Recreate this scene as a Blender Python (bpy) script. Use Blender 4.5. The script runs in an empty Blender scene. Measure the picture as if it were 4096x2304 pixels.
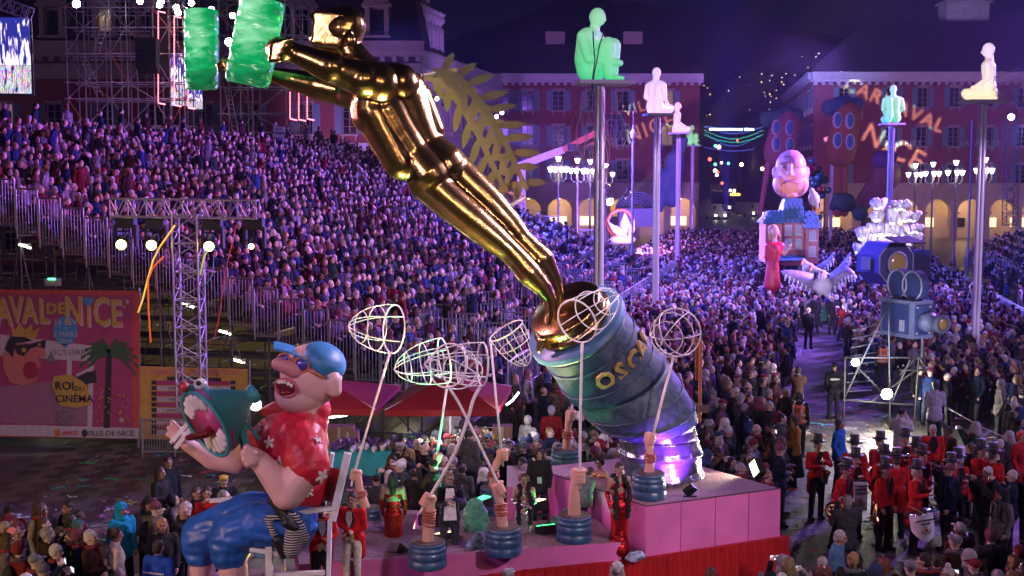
import bpy, bmesh, math, random
import numpy as np
from mathutils import Vector as V, Matrix as MX, Quaternion, Euler
random.seed(7); np.random.seed(7)
R = math.radians; PI = math.pi
sc = bpy.context.scene; COL = sc.collection
# ------------------------------------------------------------------ camera
FPX, EYE, PIT = 5000.0, 7.5, R(5.4)
cam = bpy.data.objects.new('camera', bpy.data.cameras.new('camera')); COL.objects.link(cam)
cam.location = (0, 0, EYE); cam.rotation_euler = (PI/2-PIT, 0, 0)
cam.data.sensor_width = 36; cam.data.lens = 36*FPX/4096; cam.data.clip_start = .1; cam.data.clip_end = 9000
sc.camera = cam
# ------------------------------------------------------------------ world: night sky
w = bpy.data.worlds.new('World'); sc.world = w; w.use_nodes = True
nt = w.node_tree; nt.nodes.clear()
wo = nt.nodes.new('ShaderNodeOutputWorld'); b1 = nt.nodes.new('ShaderNodeBackground'); b2 = nt.nodes.new('ShaderNodeBackground')
sky = nt.nodes.new('ShaderNodeTexSky'); sky.sky_type = 'NISHITA'; sky.sun_disc = False; sky.sun_elevation = R(1); sky.sun_rotation = R(150)
ad = nt.nodes.new('ShaderNodeAddShader')
nt.links.new(sky.outputs[0], b1.inputs[0]); b1.inputs[1].default_value = .0008
b2.inputs[0].default_value = (.003, .003, .02, 1); b2.inputs[1].default_value = 1.0
nt.links.new(b1.outputs[0], ad.inputs[0]); nt.links.new(b2.outputs[0], ad.inputs[1]); nt.links.new(ad.outputs[0], wo.inputs[0])
sc.view_settings.view_transform = 'Standard'; sc.view_settings.look = 'None'; sc.view_settings.exposure = 0; sc.view_settings.gamma = 1
sc.view_settings.use_curve_mapping = False
cy = sc.cycles; cy.use_denoising = True; cy.max_bounces = 5; cy.diffuse_bounces = 2; cy.glossy_bounces = 3; cy.transmission_bounces = 3
cy.volume_bounces = 0; cy.transparent_max_bounces = 6; cy.use_light_tree = True; cy.sample_clamp_indirect = 4; cy.volume_step_rate = 4
cy.caustics_reflective = False; cy.caustics_refractive = False
try: cy.denoiser = 'OPENIMAGEDENOISE'
except Exception: pass
# ------------------------------------------------------------------ geometry of the place
CP, SP = math.cos(PIT), math.sin(PIT)
def W(px, py, Y):                       # point of the place at distance Y seen at photo pixel
    x = (px-2048)/FPX; y = -(py-1152)/FPX
    s = Y/(CP+y*SP); return V((x*s, Y, EYE+(-SP+y*CP)*s))
def G(px, py, z=0.):                    # point at height z seen at photo pixel
    x = (px-2048)/FPX; y = -(py-1152)/FPX
    s = (z-EYE)/(-SP+y*CP); return V((x*s, s*(CP+y*SP), z))
def PR(p):                              # project a point to photo pixels
    d = V(p)-V((0, 0, EYE)); dep = d.y*CP-d.z*SP
    return 2048+FPX*d.x/dep, 1152-FPX*(d.y*SP+d.z*CP)/dep
def pxm(n, Y): return n*Y/FPX
# ------------------------------------------------------------------ lamps
def aim(o, t):
    o.rotation_euler = (V(t)-o.location).to_track_quat('-Z', 'Y').to_euler()
def spot(loc, tgt, col, power, ang=50, blend=.5, rad=.25, name='spot_light'):
    l = bpy.data.lights.new(name, 'SPOT'); l.color = col; l.energy = power; l.spot_size = R(ang); l.spot_blend = blend; l.shadow_soft_size = rad
    o = bpy.data.objects.new(name, l); COL.objects.link(o); o.location = loc; aim(o, tgt); return o
def area(loc, tgt, col, power, sx=1, sy=1, name='area_light', spread=180):
    l = bpy.data.lights.new(name, 'AREA'); l.shape = 'RECTANGLE'; l.size = sx; l.size_y = sy; l.color = col; l.energy = power; l.spread = R(spread)
    o = bpy.data.objects.new(name, l); COL.objects.link(o); o.location = loc; aim(o, tgt); return o
def plight(loc, col, power, rad=.1, name='point_light'):
    l = bpy.data.lights.new(name, 'POINT'); l.color = col; l.energy = power; l.shadow_soft_size = rad
    o = bpy.data.objects.new(name, l); COL.objects.link(o); o.location = loc; return o
VI = (.33, .13, 1.); MG = (1., .12, .5); BL = (.10, .10, 1.)
spot((32, 64, 15), (-6, 52, 4), VI, 200000, 60, .6, .6, 'violet_flood')
spot((24, 90, 16), (0, 68, 4), VI, 80000, 60, .6, .6, 'violet_flood')
spot((22, 36, 14), (-9, 44, 4), (.6, .1, .8), 11000, 60, .7, .6, 'magenta_flood')
spot((4, 25, 14), (-14, 40, 6), MG, 5000, 55, .7, .5, 'magenta_flood')
spot((-8, 66, 15), (14, 66, 0), BL, 120000, 90, .7, .6, 'blue_flood')
spot((34, 62, 16), (14, 52, 0), VI, 90000, 80, .7, .6, 'violet_flood')
spot((0, 70, 16), (16, 100, 0), VI, 50000, 80, .7, .6, 'violet_flood')
spot((30, 20, 12), (12, 34, 0), (.7, .45, 1), 11000, 70, .7, .5, 'violet_flood')
spot((10, 84, 3), (3, 139, 12), (.42, .18, 1.), 60000, 70, .7, .5, 'facade_flood')
spot((-14, 92, 9), (-8, 110, 16), (.5, .25, 1.), 2600, 110, .7, .5, 'facade_flood')
spot((-30, 70, 9), (-30, 99, 10), (.6, .25, .8), 2500, 110, .7, .5, 'facade_flood')
spot((44, 100, 6), (44, 135, 12), (.65, .35, .75), 15000, 90, .7, .5, 'facade_flood')
spot((11, 6, 12), (.3, 21, 2.6), (1, .78, .9), 5400, 34, .8, .7, 'float_key')
spot((-12, 8, 10), (-2, 20.5, 2.5), (.9, .5, 1), 2600, 36, .8, .7, 'float_fill')
area((-1.9, 21.3, 1.2), (-2.6, 22, 8.5), (1, .58, .16), 110, .9, .3, 'gold_batten', 60)
area((-.3, 21.6, 1.2), (-.6, 22.1, 6), (1, .62, .22), 75, .8, .22, 'gold_batten', 60)
area((-11, 24, 9), (-2, 22, 8), (1, .45, .75), 500, 1.0, 4, 'pink_tower_lamp', 60)
area((-1.0, 22.3, 1.3), (-2.4, 22, 8.5), (.05, 1, .25), 95, .8, .1, 'green_batten', 50)
area((8, 26, 12), (0, 22, 7), (.8, .6, 1), 500, 1.5, 3, 'white_tower_lamp', 60)
spot((12, 14, 12), (4, 50, 7), (.7, .4, 1.), 2500, 45, .6, .4, 'violet_flood')
area((1.5, 21.2, 1.1), (-.3, 22, 5.5), (.05, 1, .25), 65, .15, .5, 'green_batten', 60)
spot((14, 9, 9), (3.8, 21.3, 1.5), (1, .7, .9), 3200, 20, .7, .5, 'podium_wash')
spot((-7, 14, 9), (-12, 33, 3), (1, .6, .65), 2800, 34, .7, .5, 'banner_wash')
spot((14, 8, 11), (9, 26, 1), (.9, .65, 1), 1900, 30, .8, .5, 'band_wash')
spot((-13, 13, 3.5), (-5.5, 20, 1.2), (1, .62, .3), 1800, 50, .8, .3, 'warm_side_lamp')
area((-8.6, 1.5, 12.6), (-3.1, 22, 9.6), (1, .75, .85), 80, 2.6, 2.0, 'added_sheen_panel', 50)  # out-of-view panel, added to brighten the golden figure's face plate
area((5, 2, 12.5), (-1.5, 22, 6.5), (1, .7, .5), 45, 3, 1.5, 'added_sheen_panel', 50)  # second panel added out of view, warm sheen for the golden body
# ------------------------------------------------------------------ materials
MATS = {}
def _nodes(m): m.use_nodes = True; n = m.node_tree; return n, n.nodes['Principled BSDF']
def mat(name, col, rough=.6, metal=0., var=.12, scale=8., bump=.0, emit=None, es=0., objcol=False, attr=None, coat=0., sub=0., trans=0., spec=.5):
    if name in MATS: return MATS[name]
    m = bpy.data.materials.new(name); n, p = _nodes(m); L = n.links.new
    tc = n.nodes.new('ShaderNodeTexCoord'); nz = n.nodes.new('ShaderNodeTexNoise'); nz.inputs['Scale'].default_value = scale; nz.inputs['Detail'].default_value = 5
    L(tc.outputs['Object'], nz.inputs['Vector'])
    mr = n.nodes.new('ShaderNodeMapRange'); mr.inputs[1].default_value = .3; mr.inputs[2].default_value = .7; mr.inputs[3].default_value = 1-var; mr.inputs[4].default_value = 1+var
    L(nz.outputs[0], mr.inputs[0])
    mx = n.nodes.new('ShaderNodeVectorMath'); mx.operation = 'MULTIPLY'
    src = None
    if objcol:
        oi = n.nodes.new('ShaderNodeObjectInfo'); src = oi.outputs['Color']
        if attr:
            at = n.nodes.new('ShaderNodeAttribute'); at.attribute_name = attr
            m2 = n.nodes.new('ShaderNodeVectorMath'); m2.operation = 'MULTIPLY'; L(src, m2.inputs[0]); L(at.outputs['Color'], m2.inputs[1]); src = m2.outputs[0]
    elif attr:
        at = n.nodes.new('ShaderNodeAttribute'); at.attribute_name = attr; src = at.outputs['Color']
    if src is None: mx.inputs[0].default_value = col[:3]
    else: L(src, mx.inputs[0])
    cb = n.nodes.new('ShaderNodeCombineXYZ')
    for k in range(3): L(mr.outputs[0], cb.inputs[k])
    L(cb.outputs[0], mx.inputs[1]); L(mx.outputs[0], p.inputs['Base Color'])
    p.inputs['Roughness'].default_value = rough; p.inputs['Metallic'].default_value = metal; p.inputs['Specular IOR Level'].default_value = spec
    if coat: p.inputs['Coat Weight'].default_value = coat; p.inputs['Coat Roughness'].default_value = .15
    if sub: p.inputs['Subsurface Weight'].default_value = sub; p.inputs['Subsurface Scale'].default_value = .1
    if trans: p.inputs['Transmission Weight'].default_value = trans
    if emit: p.inputs['Emission Color'].default_value = (*emit, 1); p.inputs['Emission Strength'].default_value = es
    if bump:
        bp = n.nodes.new('ShaderNodeBump'); bp.inputs['Strength'].default_value = bump; bp.inputs['Distance'].default_value = .05; L(nz.outputs[0], bp.inputs['Height']); L(bp.outputs[0], p.inputs['Normal'])
    MATS[name] = m; return m
def emi(name, col, s): return mat(name, (.02, .02, .02), .5, emit=col, es=s)
# ------------------------------------------------------------------ object helpers
WM = {}
def tag(o, label=None, cat=None, group=None, kind=None):
    if label and not 4 <= len(label.split()) <= 16: print('LONGLAB', label)
    if label: o['label'] = label
    if cat: o['category'] = cat
    if group: o['group'] = group
    if kind: o['kind'] = kind
    return o
def put(o, parent=None, M=None):
    COL.objects.link(o); M = M if M is not None else MX.Identity(4); WM[o] = M
    if parent is not None:
        o.parent = parent; o.matrix_parent_inverse = WM[parent].inverted()
    o.matrix_basis = M; return o
def thing(name, label, cat, loc=(0, 0, 0), rz=0, group=None):
    o = bpy.data.objects.new(name, None); o.empty_display_size = .2
    put(o, None, MX.Translation(V(loc)) @ MX.Rotation(rz, 4, 'Z')); return tag(o, label, cat, group)
def dup(root, M, label=None, group=None):          # copy a thing, its parts and sub-parts
    def rec(o, par):
        c = o.copy(); COL.objects.link(c)
        if par is not None: c.parent = par
        for ch in o.children: rec(ch, c)
        return c
    r = rec(root, None); r.matrix_basis = M; WM[r] = M
    if label: r['label'] = label
    if group: r['group'] = group
    return r
class MB:
    def __init__(s): s.v = []; s.f = []; s.mi = []; s.m = 0
    def add(s, vs, fs):
        b = len(s.v); s.v += [V(v) for v in vs]
        for q in fs: s.f.append([b+i for i in q]); s.mi.append(s.m)
        return s
    def box(s, c, size, rot=None):
        c = V(c); h = [x/2 for x in size]
        vs = [V((x*h[0], y*h[1], z*h[2])) for x in (-1, 1) for y in (-1, 1) for z in (-1, 1)]
        if rot is not None: vs = [rot @ v for v in vs]
        return s.add([c+v for v in vs], [(0, 1, 3, 2), (4, 6, 7, 5), (0, 4, 5, 1), (2, 3, 7, 6), (0, 2, 6, 4), (1, 5, 7, 3)])
    def loft(s, rings, close=True, caps=True):
        n = len(rings[0]); vs = [p for r in rings for p in r]; fs = []
        for i in range(len(rings)-1):
            for j in range(n if close else n-1):
                a = i*n+j; b_ = i*n+(j+1) % n; fs.append((a, b_, b_+n, a+n))
        if caps and close: fs.append(tuple(range(n-1, -1, -1))); fs.append(tuple(range((len(rings)-1)*n, len(rings)*n)))
        return s.add(vs, fs)
    def tube(s, pts, r, seg=8, caps=True, closed=False):
        pts = [V(p) for p in pts]; rs = r if isinstance(r, (list, tuple)) else [r]*len(pts); rings = []; prev = None; n = len(pts)
        for i, p in enumerate(pts):
            if closed: t = pts[(i+1) % n]-pts[i-1]
            else: t = pts[min(i+1, n-1)]-pts[max(i-1, 0)]
            t.normalize()
            if prev is None: prev = t.orthogonal().normalized()
            u = (prev-t*prev.dot(t))
            u = u.normalized() if u.length > 1e-5 else t.orthogonal().normalized()
            prev = u; v = t.cross(u)
            rings.append([p+(u*math.cos(a)+v*math.sin(a))*rs[i] for a in [2*PI*k/seg for k in range(seg)]])
        if closed: rings.append(rings[0]); caps = False
        return s.loft(rings, True, caps)
    def lathe(s, prof, seg=24, c=(0, 0, 0), M=None):
        c = V(c); rings = []
        for r, z in prof:
            rg = [V((r*math.cos(2*PI*k/seg), r*math.sin(2*PI*k/seg), z)) for k in range(seg)]
            rings.append([(M @ p if M else p)+c for p in rg])
        return s.loft(rings, True, True)
    def sphere(s, c, r, M=None, seg=12, ring=8):
        r3 = r if hasattr(r, '__len__') else (r, r, r); c = V(c); rings = []
        for i in range(ring+1):
            th = PI*i/ring; st = max(math.sin(th), 1e-3)
            rg = [V((r3[0]*st*math.cos(2*PI*k/seg), r3[1]*st*math.sin(2*PI*k/seg), -r3[2]*math.cos(th))) for k in range(seg)]
            rings.append([c+(M @ p if M else p) for p in rg])
        return s.loft(rings, True, True)
    def capsule(s, p0, p1, r0, r1, seg=16):
        p0 = V(p0); p1 = V(p1); t = p1-p0
        if t.length < 1e-6: return s.sphere(p0, max(r0, r1))
        t.normalize(); u = t.orthogonal().normalized(); v = t.cross(u); rings = []
        for k in range(5):
            a = PI/2*(k/4.); rings.append((p0-t*r0*math.cos(a), max(r0*math.sin(a), r0*.03)))
        for k in range(5):
            a = PI/2*(1-k/4.); rings.append((p1+t*r1*math.cos(a), max(r1*math.sin(a), r1*.03)))
        return s.loft([[c+(u*math.cos(2*PI*k/seg)+v*math.sin(2*PI*k/seg))*r for k in range(seg)] for c, r in rings])
    def prism(s, poly, d, M=None):        # poly in xz-plane, thickness d along +y
        a = [V((x, 0, z)) for x, z in poly]; b_ = [V((x, d, z)) for x, z in poly]; n = len(poly)
        vs = a+b_
        if M is not None: vs = [M @ v for v in vs]
        return s.add(vs, [tuple(range(n)), tuple(range(2*n-1, n-1, -1))]+[(i, i+n, (i+1) % n+n, (i+1) % n) for i in range(n)])
    def mesh(s, name, mats, smooth=False, origin=None):
        me = bpy.data.meshes.new(name); o = V(origin) if origin is not None else V((0, 0, 0))
        me.from_pydata([tuple(v-o) for v in s.v], [], s.f)
        for m in (mats if isinstance(mats, (list, tuple)) else [mats]): me.materials.append(m)
        me.polygons.foreach_set('material_index', s.mi)
        if smooth: me.polygons.foreach_set('use_smooth', [True]*len(me.polygons))
        bm = bmesh.new(); bm.from_mesh(me); bmesh.ops.recalc_face_normals(bm, faces=bm.faces); bm.to_mesh(me); bm.free()
        me.update(); return me
    def ob(s, name, mats, parent=None, smooth=False, auto=True):
        if not s.v: return None
        lo = V([min(v[i] for v in s.v) for i in range(3)]); hi = V([max(v[i] for v in s.v) for i in range(3)])
        og = V(((lo.x+hi.x)/2, (lo.y+hi.y)/2, lo.z))
        return put(bpy.data.objects.new(name, s.mesh(name, mats, smooth, og)), parent, MX.Translation(og))
UNIT = {}
TS = bpy.data.scenes.new('workshop')                 # scratch scene: shapes are evaluated here, removed at the end
def wdg(): TS.view_layers[0].update(); return TS.view_layers[0].depsgraph
def _unit(kind, m):
    k = (kind, m.name)
    if k not in UNIT:
        b = MB()
        if kind == 'box': b.box((0, 0, 0), (1, 1, 1))
        elif kind == 'rod': b.tube([(0, 0, -.5), (0, 0, .5)], 1, 8)
        elif kind == 'ball': b.sphere((0, 0, 0), 1, seg=14, ring=9)
        elif kind == 'ring': b.tube([(math.cos(a), math.sin(a), 0) for a in [2*PI*i/28 for i in range(28)]], .03, 6, closed=True)
        UNIT[k] = b.mesh(kind+'_mesh', m, kind != 'box')
    return UNIT[k]
def rod(name, m, p0, p1, r, parent=None):
    p0 = V(p0); p1 = V(p1); d = p1-p0
    M = MX.Translation((p0+p1)/2) @ d.to_track_quat('Z', 'Y').to_matrix().to_4x4() @ MX.Diagonal((r, r, d.length, 1))
    return put(bpy.data.objects.new(name, _unit('rod', m)), parent, M)
def bx(name, m, c, size, parent=None, rz=0., rot=None):
    Rm = rot.to_4x4() if rot is not None else MX.Rotation(rz, 4, 'Z')
    return put(bpy.data.objects.new(name, _unit('box', m)), parent, MX.Translation(V(c)) @ Rm @ MX.Diagonal((*size, 1)))
def ball(name, m, c, r, parent=None, rot=None):
    r3 = r if hasattr(r, '__len__') else (r, r, r); Rm = rot.to_4x4() if rot is not None else MX.Identity(4)
    return put(bpy.data.objects.new(name, _unit('ball', m)), parent, MX.Translation(V(c)) @ Rm @ MX.Diagonal((*r3, 1)))
def frame2(z, x=None):                  # rotation whose local Z is z
    z = V(z).normalized(); x = V(x) if x is not None else z.orthogonal(); x = (x-z*x.dot(z)).normalized(); y = z.cross(x)
    return MX((x, y, z)).transposed()
def blobmesh(name, mb, vox, m, smooth=6, target=None, fac=.6):
    me = mb.mesh('tmp', m); o = bpy.data.objects.new('tmp', me); TS.collection.objects.link(o)
    r = o.modifiers.new('r', 'REMESH'); r.mode = 'VOXEL'; r.voxel_size = vox; r.use_smooth_shade = True
    if smooth: s_ = o.modifiers.new('s', 'SMOOTH'); s_.factor = fac; s_.iterations = smooth
    if target:
        dg = wdg(); n = len(o.evaluated_get(dg).data.polygons)*2
        if n > target: d = o.modifiers.new('d', 'DECIMATE'); d.ratio = target/n
    dg = wdg(); out = bpy.data.meshes.new_from_object(o.evaluated_get(dg)); out.name = name
    bpy.data.objects.remove(o); out.materials.clear(); out.materials.append(m)
    out.polygons.foreach_set('use_smooth', [True]*len(out.polygons)); out.polygons.foreach_set('material_index', [0]*len(out.polygons)); return out
def blob(name, mb, vox, m, parent=None, smooth=6, target=None, fac=.6):
    og = sum(mb.v, V((0, 0, 0)))/len(mb.v); og.z = min(v.z for v in mb.v); og = og.copy()
    mb.v = [v-og for v in mb.v]
    return put(bpy.data.objects.new(name, blobmesh(name, mb, vox, m, smooth, target, fac)), parent, MX.Translation(og))
def textmesh(s, size, depth, m, bold=.0, shear=0., align='CENTER', space=1.):
    c = bpy.data.curves.new('t', 'FONT'); c.body = s; c.size = size; c.extrude = depth/2; c.offset = bold; c.shear = shear; c.align_x = align; c.align_y = 'CENTER'; c.space_character = space; c.resolution_u = 2
    o = bpy.data.objects.new('t', c); TS.collection.objects.link(o); dg = wdg()
    me = bpy.data.meshes.new_from_object(o.evaluated_get(dg)); bpy.data.objects.remove(o); me.materials.clear(); me.materials.append(m); me.name = 'lettering'; return me
def text(name, s, size, m, M, parent=None, depth=.01, **k):
    return put(bpy.data.objects.new(name, textmesh(s, size, depth, m, **k)), parent, M)
def fplane(o, xdir, up=(0, 0, 1)):      # matrix: local x along xdir, local y up, z towards viewer
    x = V(xdir).normalized(); y = V(up).normalized(); z = x.cross(y).normalized(); y = z.cross(x)
    return MX.Translation(V(o)) @ MX((x, y, z)).transposed().to_4x4()
TH = R(14)                              # parade axis: rotated 14 deg right of the view
AX = V((math.sin(TH), math.cos(TH), 0)); AU = V((math.cos(TH), -math.sin(TH), 0))
NEAR0 = V((-6.4, 34, 0))                # a point of the stand's near end where its floor is 2.8 m up
def ST(u, t, z=0): return V((NEAR0.x+AU.x*u+AX.x*t, NEAR0.y+AU.y*u+AX.y*t, z))

# ================================================================== GROUND
m_asph = mat('square_paving', (.075, .07, .068), .45, var=.35, scale=1.3, bump=.3)
b = MB(); b.add([(-400, -30, 0), (400, -30, 0), (400, 900, 0), (-400, 900, 0)], [(0, 1, 2, 3)])
ground = b.ob('ground', m_asph); tag(ground, kind='structure')
m_t1 = mat('pale_tile', (.15, .13, .11), .4, var=.2, scale=6, bump=.2); m_t2 = mat('dark_tile', (.06, .05, .048), .35, var=.3, scale=6, bump=.2)
cells = []
for i in range(-24, 9):
    for j in range(0, 40):
        x = i*.5+(.0 if j % 2 else .25); y = 17.5+j*.42
        px, py = PR((x, y, 0))
        if px < -60 or px > 1300 or x+8 < -6.5: continue
        dark = (i+j) % 2
        cells.append((y, x, dark))
cells.sort(key=lambda c: abs(c[0]-25.5)); tm = {}
for k in (0, 1):
    bb = MB(); bb.box((0, 0, 0), (.49, .41, .012)); tm[k] = bb.mesh('tile_mesh', m_t2 if k else m_t1)
rest = MB(); rest2 = MB()
for n_, (y, x, dk) in enumerate(cells):
    z = .006+random.uniform(0, .004)
    if n_ < 290: put(bpy.data.objects.new('paving_tile', tm[dk]), ground, MX.Translation((x, y, z)) @ MX.Rotation(random.uniform(-.01, .01), 4, 'Z'))
    else:
        rest.m = dk; rest.box((x, y, z), (.49, .41, .012))
for j in range(0, 60):
    for i in range(0, 42):
        x = 3.+i*.5+(.0 if j % 2 else .25); y = 19+j*.42; px, py = PR((x, y, 0))
        if px > 4200 or px < 2700: continue
        rest.m = 0 if random.random() < .22 else 1; rest.box((x, y, .006+random.uniform(0, .004)), (.49, .41, .012))
tag(rest.ob('tile_field', [mat('pale_worn_tile', (.13, .11, .1), .62, var=.3, scale=5, bump=.2), mat('dark_worn_tile', (.05, .043, .042), .6, var=.3, scale=5, bump=.2)], ground), kind='stuff')
# litter: paper streamers, confetti
m_lit = mat('confetti_paper', (1, 1, 1), .7, var=.1, attr='Col')
b = MB(); cols = []; cl = [(.7, .7, .7), (.05, .4, .12), (.6, .08, .08), (.5, .45, .1), (.05, .3, .4), (.55, .2, .35)]
def addcol(nf, c): cols.extend([c]*nf)
for k in range(3600):
    if k < 2200:
        a = random.gauss(0, 1); x = random.uniform(-11, -2.5); y = random.uniform(21.5, 33)
        if random.random() < .6: y = 26.3+random.gauss(0, 1.0)+.1*x; x = random.uniform(-9, -3)
    else: x = random.uniform(3.5, 15); y = random.uniform(20, 40)
    s = random.uniform(.015, .045); c = random.choice(cl)
    if random.random() < .12:
        L = random.uniform(.15, .5); an = random.uniform(-.5, .5); pts = []
        for q in range(6): pts.append((x+L*q/5*math.cos(an)+random.gauss(0, .02), y+L*q/5*math.sin(an)+random.gauss(0, .03), .02+random.random()*.05))
        vs = [(p[0], p[1]-.02, p[2]) for p in pts]+[(p[0], p[1]+.02, p[2]+.02) for p in pts]
        b.add(vs, [(q, q+1, q+7, q+6) for q in range(5)]); addcol(5, c)
    else:
        e = random.uniform(0, 3); b.add([(x, y, .016), (x+s*math.cos(e), y+s*math.sin(e), .02), (x+s*math.cos(e)-s*math.sin(e), y+s*math.sin(e)+s*math.cos(e), .03), (x-s*math.sin(e), y+s*math.cos(e), .018)], [(0, 1, 2, 3)]); addcol(1, c)
o = b.ob('confetti', m_lit); tag(o, 'scattered paper confetti and streamers in many colours lying on the paving', 'confetti', kind='stuff')
def facecol(me, cols):
    at = me.color_attributes.new('Col', 'FLOAT_COLOR', 'CORNER'); arr = np.ones((len(me.loops), 4), np.float32); i = 0
    for p, c in zip(me.polygons, cols):
        arr[p.loop_start:p.loop_start+p.loop_total, :3] = c
    at.data.foreach_set('color', arr.ravel())
facecol(o.data, cols)
# ================================================================== HILLS AND FAR LIGHTS
m_hill = mat('hill_scrub', (.03, .03, .035), .9, var=.3, scale=.02)
b = MB(); nx = 60; ny = 14; vs = []
for j in range(ny):
    for i in range(nx):
        x = -1600+i*3200/(nx-1); y = 700+j*110
        h = (j/(ny-1))**1.1*(200+60*math.sin(x*.0035+1)+35*math.sin(x*.009+j)) + 8*math.sin(i*1.7+j*2.3) if j else -2
        vs.append((x, y, h))
b.add(vs, [(j*nx+i, j*nx+i+1, (j+1)*nx+i+1, (j+1)*nx+i) for j in range(ny-1) for i in range(nx-1)])
hills = b.ob('hills', m_hill, smooth=True); tag(hills, kind='structure')
m_warm = emi('far_lamp_warm', (1, .55, .2), 14); m_cool = emi('far_lamp_white', (1, .9, .75), 12)
b = MB()
for k in range(48):
    px = random.choice([random.uniform(2790, 3180), random.uniform(3060, 3500)]); py = random.uniform(265, 520) if px < 3180 else random.uniform(210, 300)
    Y = random.uniform(690, 900); p = W(px, py, Y); b.m = random.random() < .4; b.sphere(p, random.uniform(.12, .26), seg=5, ring=3)
tag(b.ob('hillside_lights', [m_warm, m_cool]), 'tiny warm house and street lights scattered over the dark hillside beyond the avenue', 'city lights', kind='stuff')
# ================================================================== BUILDINGS
m_red = mat('ochre_red_render', (.22, .052, .046), .85, var=.15, scale=.6, bump=.1)
m_cream = mat('cream_stone', (.36, .29, .22), .8, var=.12, scale=1.5, bump=.1)
m_white = mat('white_stucco', (.5, .46, .44), .8, var=.1, scale=1.5)
m_slate = mat('dark_roof_tile', (.05, .035, .04), .75, var=.3, scale=3, bump=.3)
m_shut = mat('blue_grey_shutter', (.13, .18, .2), .6, var=.08)
m_pane = mat('dark_window_glass', (.01, .012, .018), .12, var=.2, spec=.8)
m_lit1 = mat('lit_window_glass', (.1, .07, .03), .3, emit=(1, .62, .3), es=.2)
m_ironw = mat('black_iron', (.02, .02, .025), .5, metal=.6)
def wallgrid(Wd, H, ops, dep=.25):
    b = MB(); xs = sorted({0., Wd, *[o[0] for o in ops], *[o[1] for o in ops]}); zs = sorted({0., H, *[o[2] for o in ops], *[o[3] for o in ops]})
    for i in range(len(xs)-1):
        for j in range(len(zs)-1):
            cx = (xs[i]+xs[i+1])/2; cz = (zs[j]+zs[j+1])/2
            if any(o[0] < cx < o[1] and o[2] < cz < o[3] for o in ops): continue
            b.add([(xs[i], 0, zs[j]), (xs[i+1], 0, zs[j]), (xs[i+1], 0, zs[j+1]), (xs[i], 0, zs[j+1])], [(0, 1, 2, 3)])
    for x0, x1, z0, z1 in ops:
        for q in [[(x0, 0, z0), (x1, 0, z0), (x1, dep, z0), (x0, dep, z0)], [(x0, 0, z1), (x0, dep, z1), (x1, dep, z1), (x1, 0, z1)], [(x0, 0, z0), (x0, dep, z0), (x0, dep, z1), (x0, 0, z1)], [(x1, 0, z0), (x1, 0, z1), (x1, dep, z1), (x1, dep, z0)]]: b.add(q, [(0, 1, 2, 3)])
    return b
def localob(b, name, m, parent, M, smooth=False):
    return put(bpy.data.objects.new(name, b.mesh(name, m, smooth)), parent, M)
WMESH = {}
def window(par, M, w_, h_, dep=.22, shut=True, lit=False, sill=True, mull=2):
    k = (round(w_, 2), round(h_, 2))
    if k not in WMESH:
        f = MB(); t = .07
        f.box((0, 0, h_-t/2), (w_, .08, t)); f.box((0, 0, t/2), (w_, .08, t))
        for s in (-1, 0, 1): f.box((s*(w_/2-t/2), -.002*abs(s), h_/2), (t, .08, h_-2*t-.004))
        for q in range(1, 4): f.box((0, .002, h_*q/4), (w_-2*t, .05, .035))
        p = MB(); p.box((0, .0, h_/2), (w_-.02, .02, h_-.02))
        s = MB(); s.box((0, 0, h_/2), (w_*.52, .05, h_))
        for q in range(14): s.box((0, -.034, h_*(q+.8)/15), (w_*.4, .014, h_/40))
        l = MB(); l.box((0, 0, 0), (w_*1.25, .28, .12)); l.box((-w_*.45, .05, -.25), (.12, .18, .38)); l.box((w_*.45, .05, -.25), (.12, .18, .38)); 
        hd = MB(); hd.box((0, 0, 0), (w_*1.2, .16, .16))
        WMESH[k] = (f.mesh('window_mesh', m_cream), p.mesh('pane_mesh', m_pane), p.mesh('lit_pane_mesh', m_lit1), s.mesh('shutter_mesh', m_shut), l.mesh('sill_mesh', m_cream), hd.mesh('lintel_mesh', m_cream))
    f, p, pl, s, l, hd = WMESH[k]
    wo_ = put(bpy.data.objects.new('window', f), par, M @ MX.Translation((0, dep, 0)))
    put(bpy.data.objects.new('pane', pl if lit else p), wo_, M @ MX.Translation((0, dep+.05, 0)))
    if shut:
        for sx in (-1, 1): put(bpy.data.objects.new('shutter', s), wo_, M @ MX.Translation((sx*w_*.78, -.04, 0)))
    if sill: put(bpy.data.objects.new('sill', l), wo_, M @ MX.Translation((0, -.14, -.08)))
    put(bpy.data.objects.new('lintel', hd), wo_, M @ MX.Translation((0, -.08, h_+.12)))
def facade(par, o, d, Wd, H, wins, wz, ww=1.15, wh=2.15, litp=.15, base=0., mwall=None, shut=True):
    # o: lower-left corner seen from outside, d: unit direction to the right; outward = local -y
    M = MX.Translation(V(o)) @ MX((V(d).normalized(), V((-d[1], d[0], 0)).normalized(), V((0, 0, 1)))).transposed().to_4x4()
    ops = [(x-ww/2, x+ww/2, z, z+wh) for x in wins for z in wz]
    localob(wallgrid(Wd, H, ops), 'wall', mwall or m_red, par, M @ MX.Translation((0, 0, 0)))
    for x in wins:
        for z in wz: window(par, M @ MX.Translation((x, 0, z)), ww-.02, wh-.02, lit=random.random() < litp, shut=shut)
    return M
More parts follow.
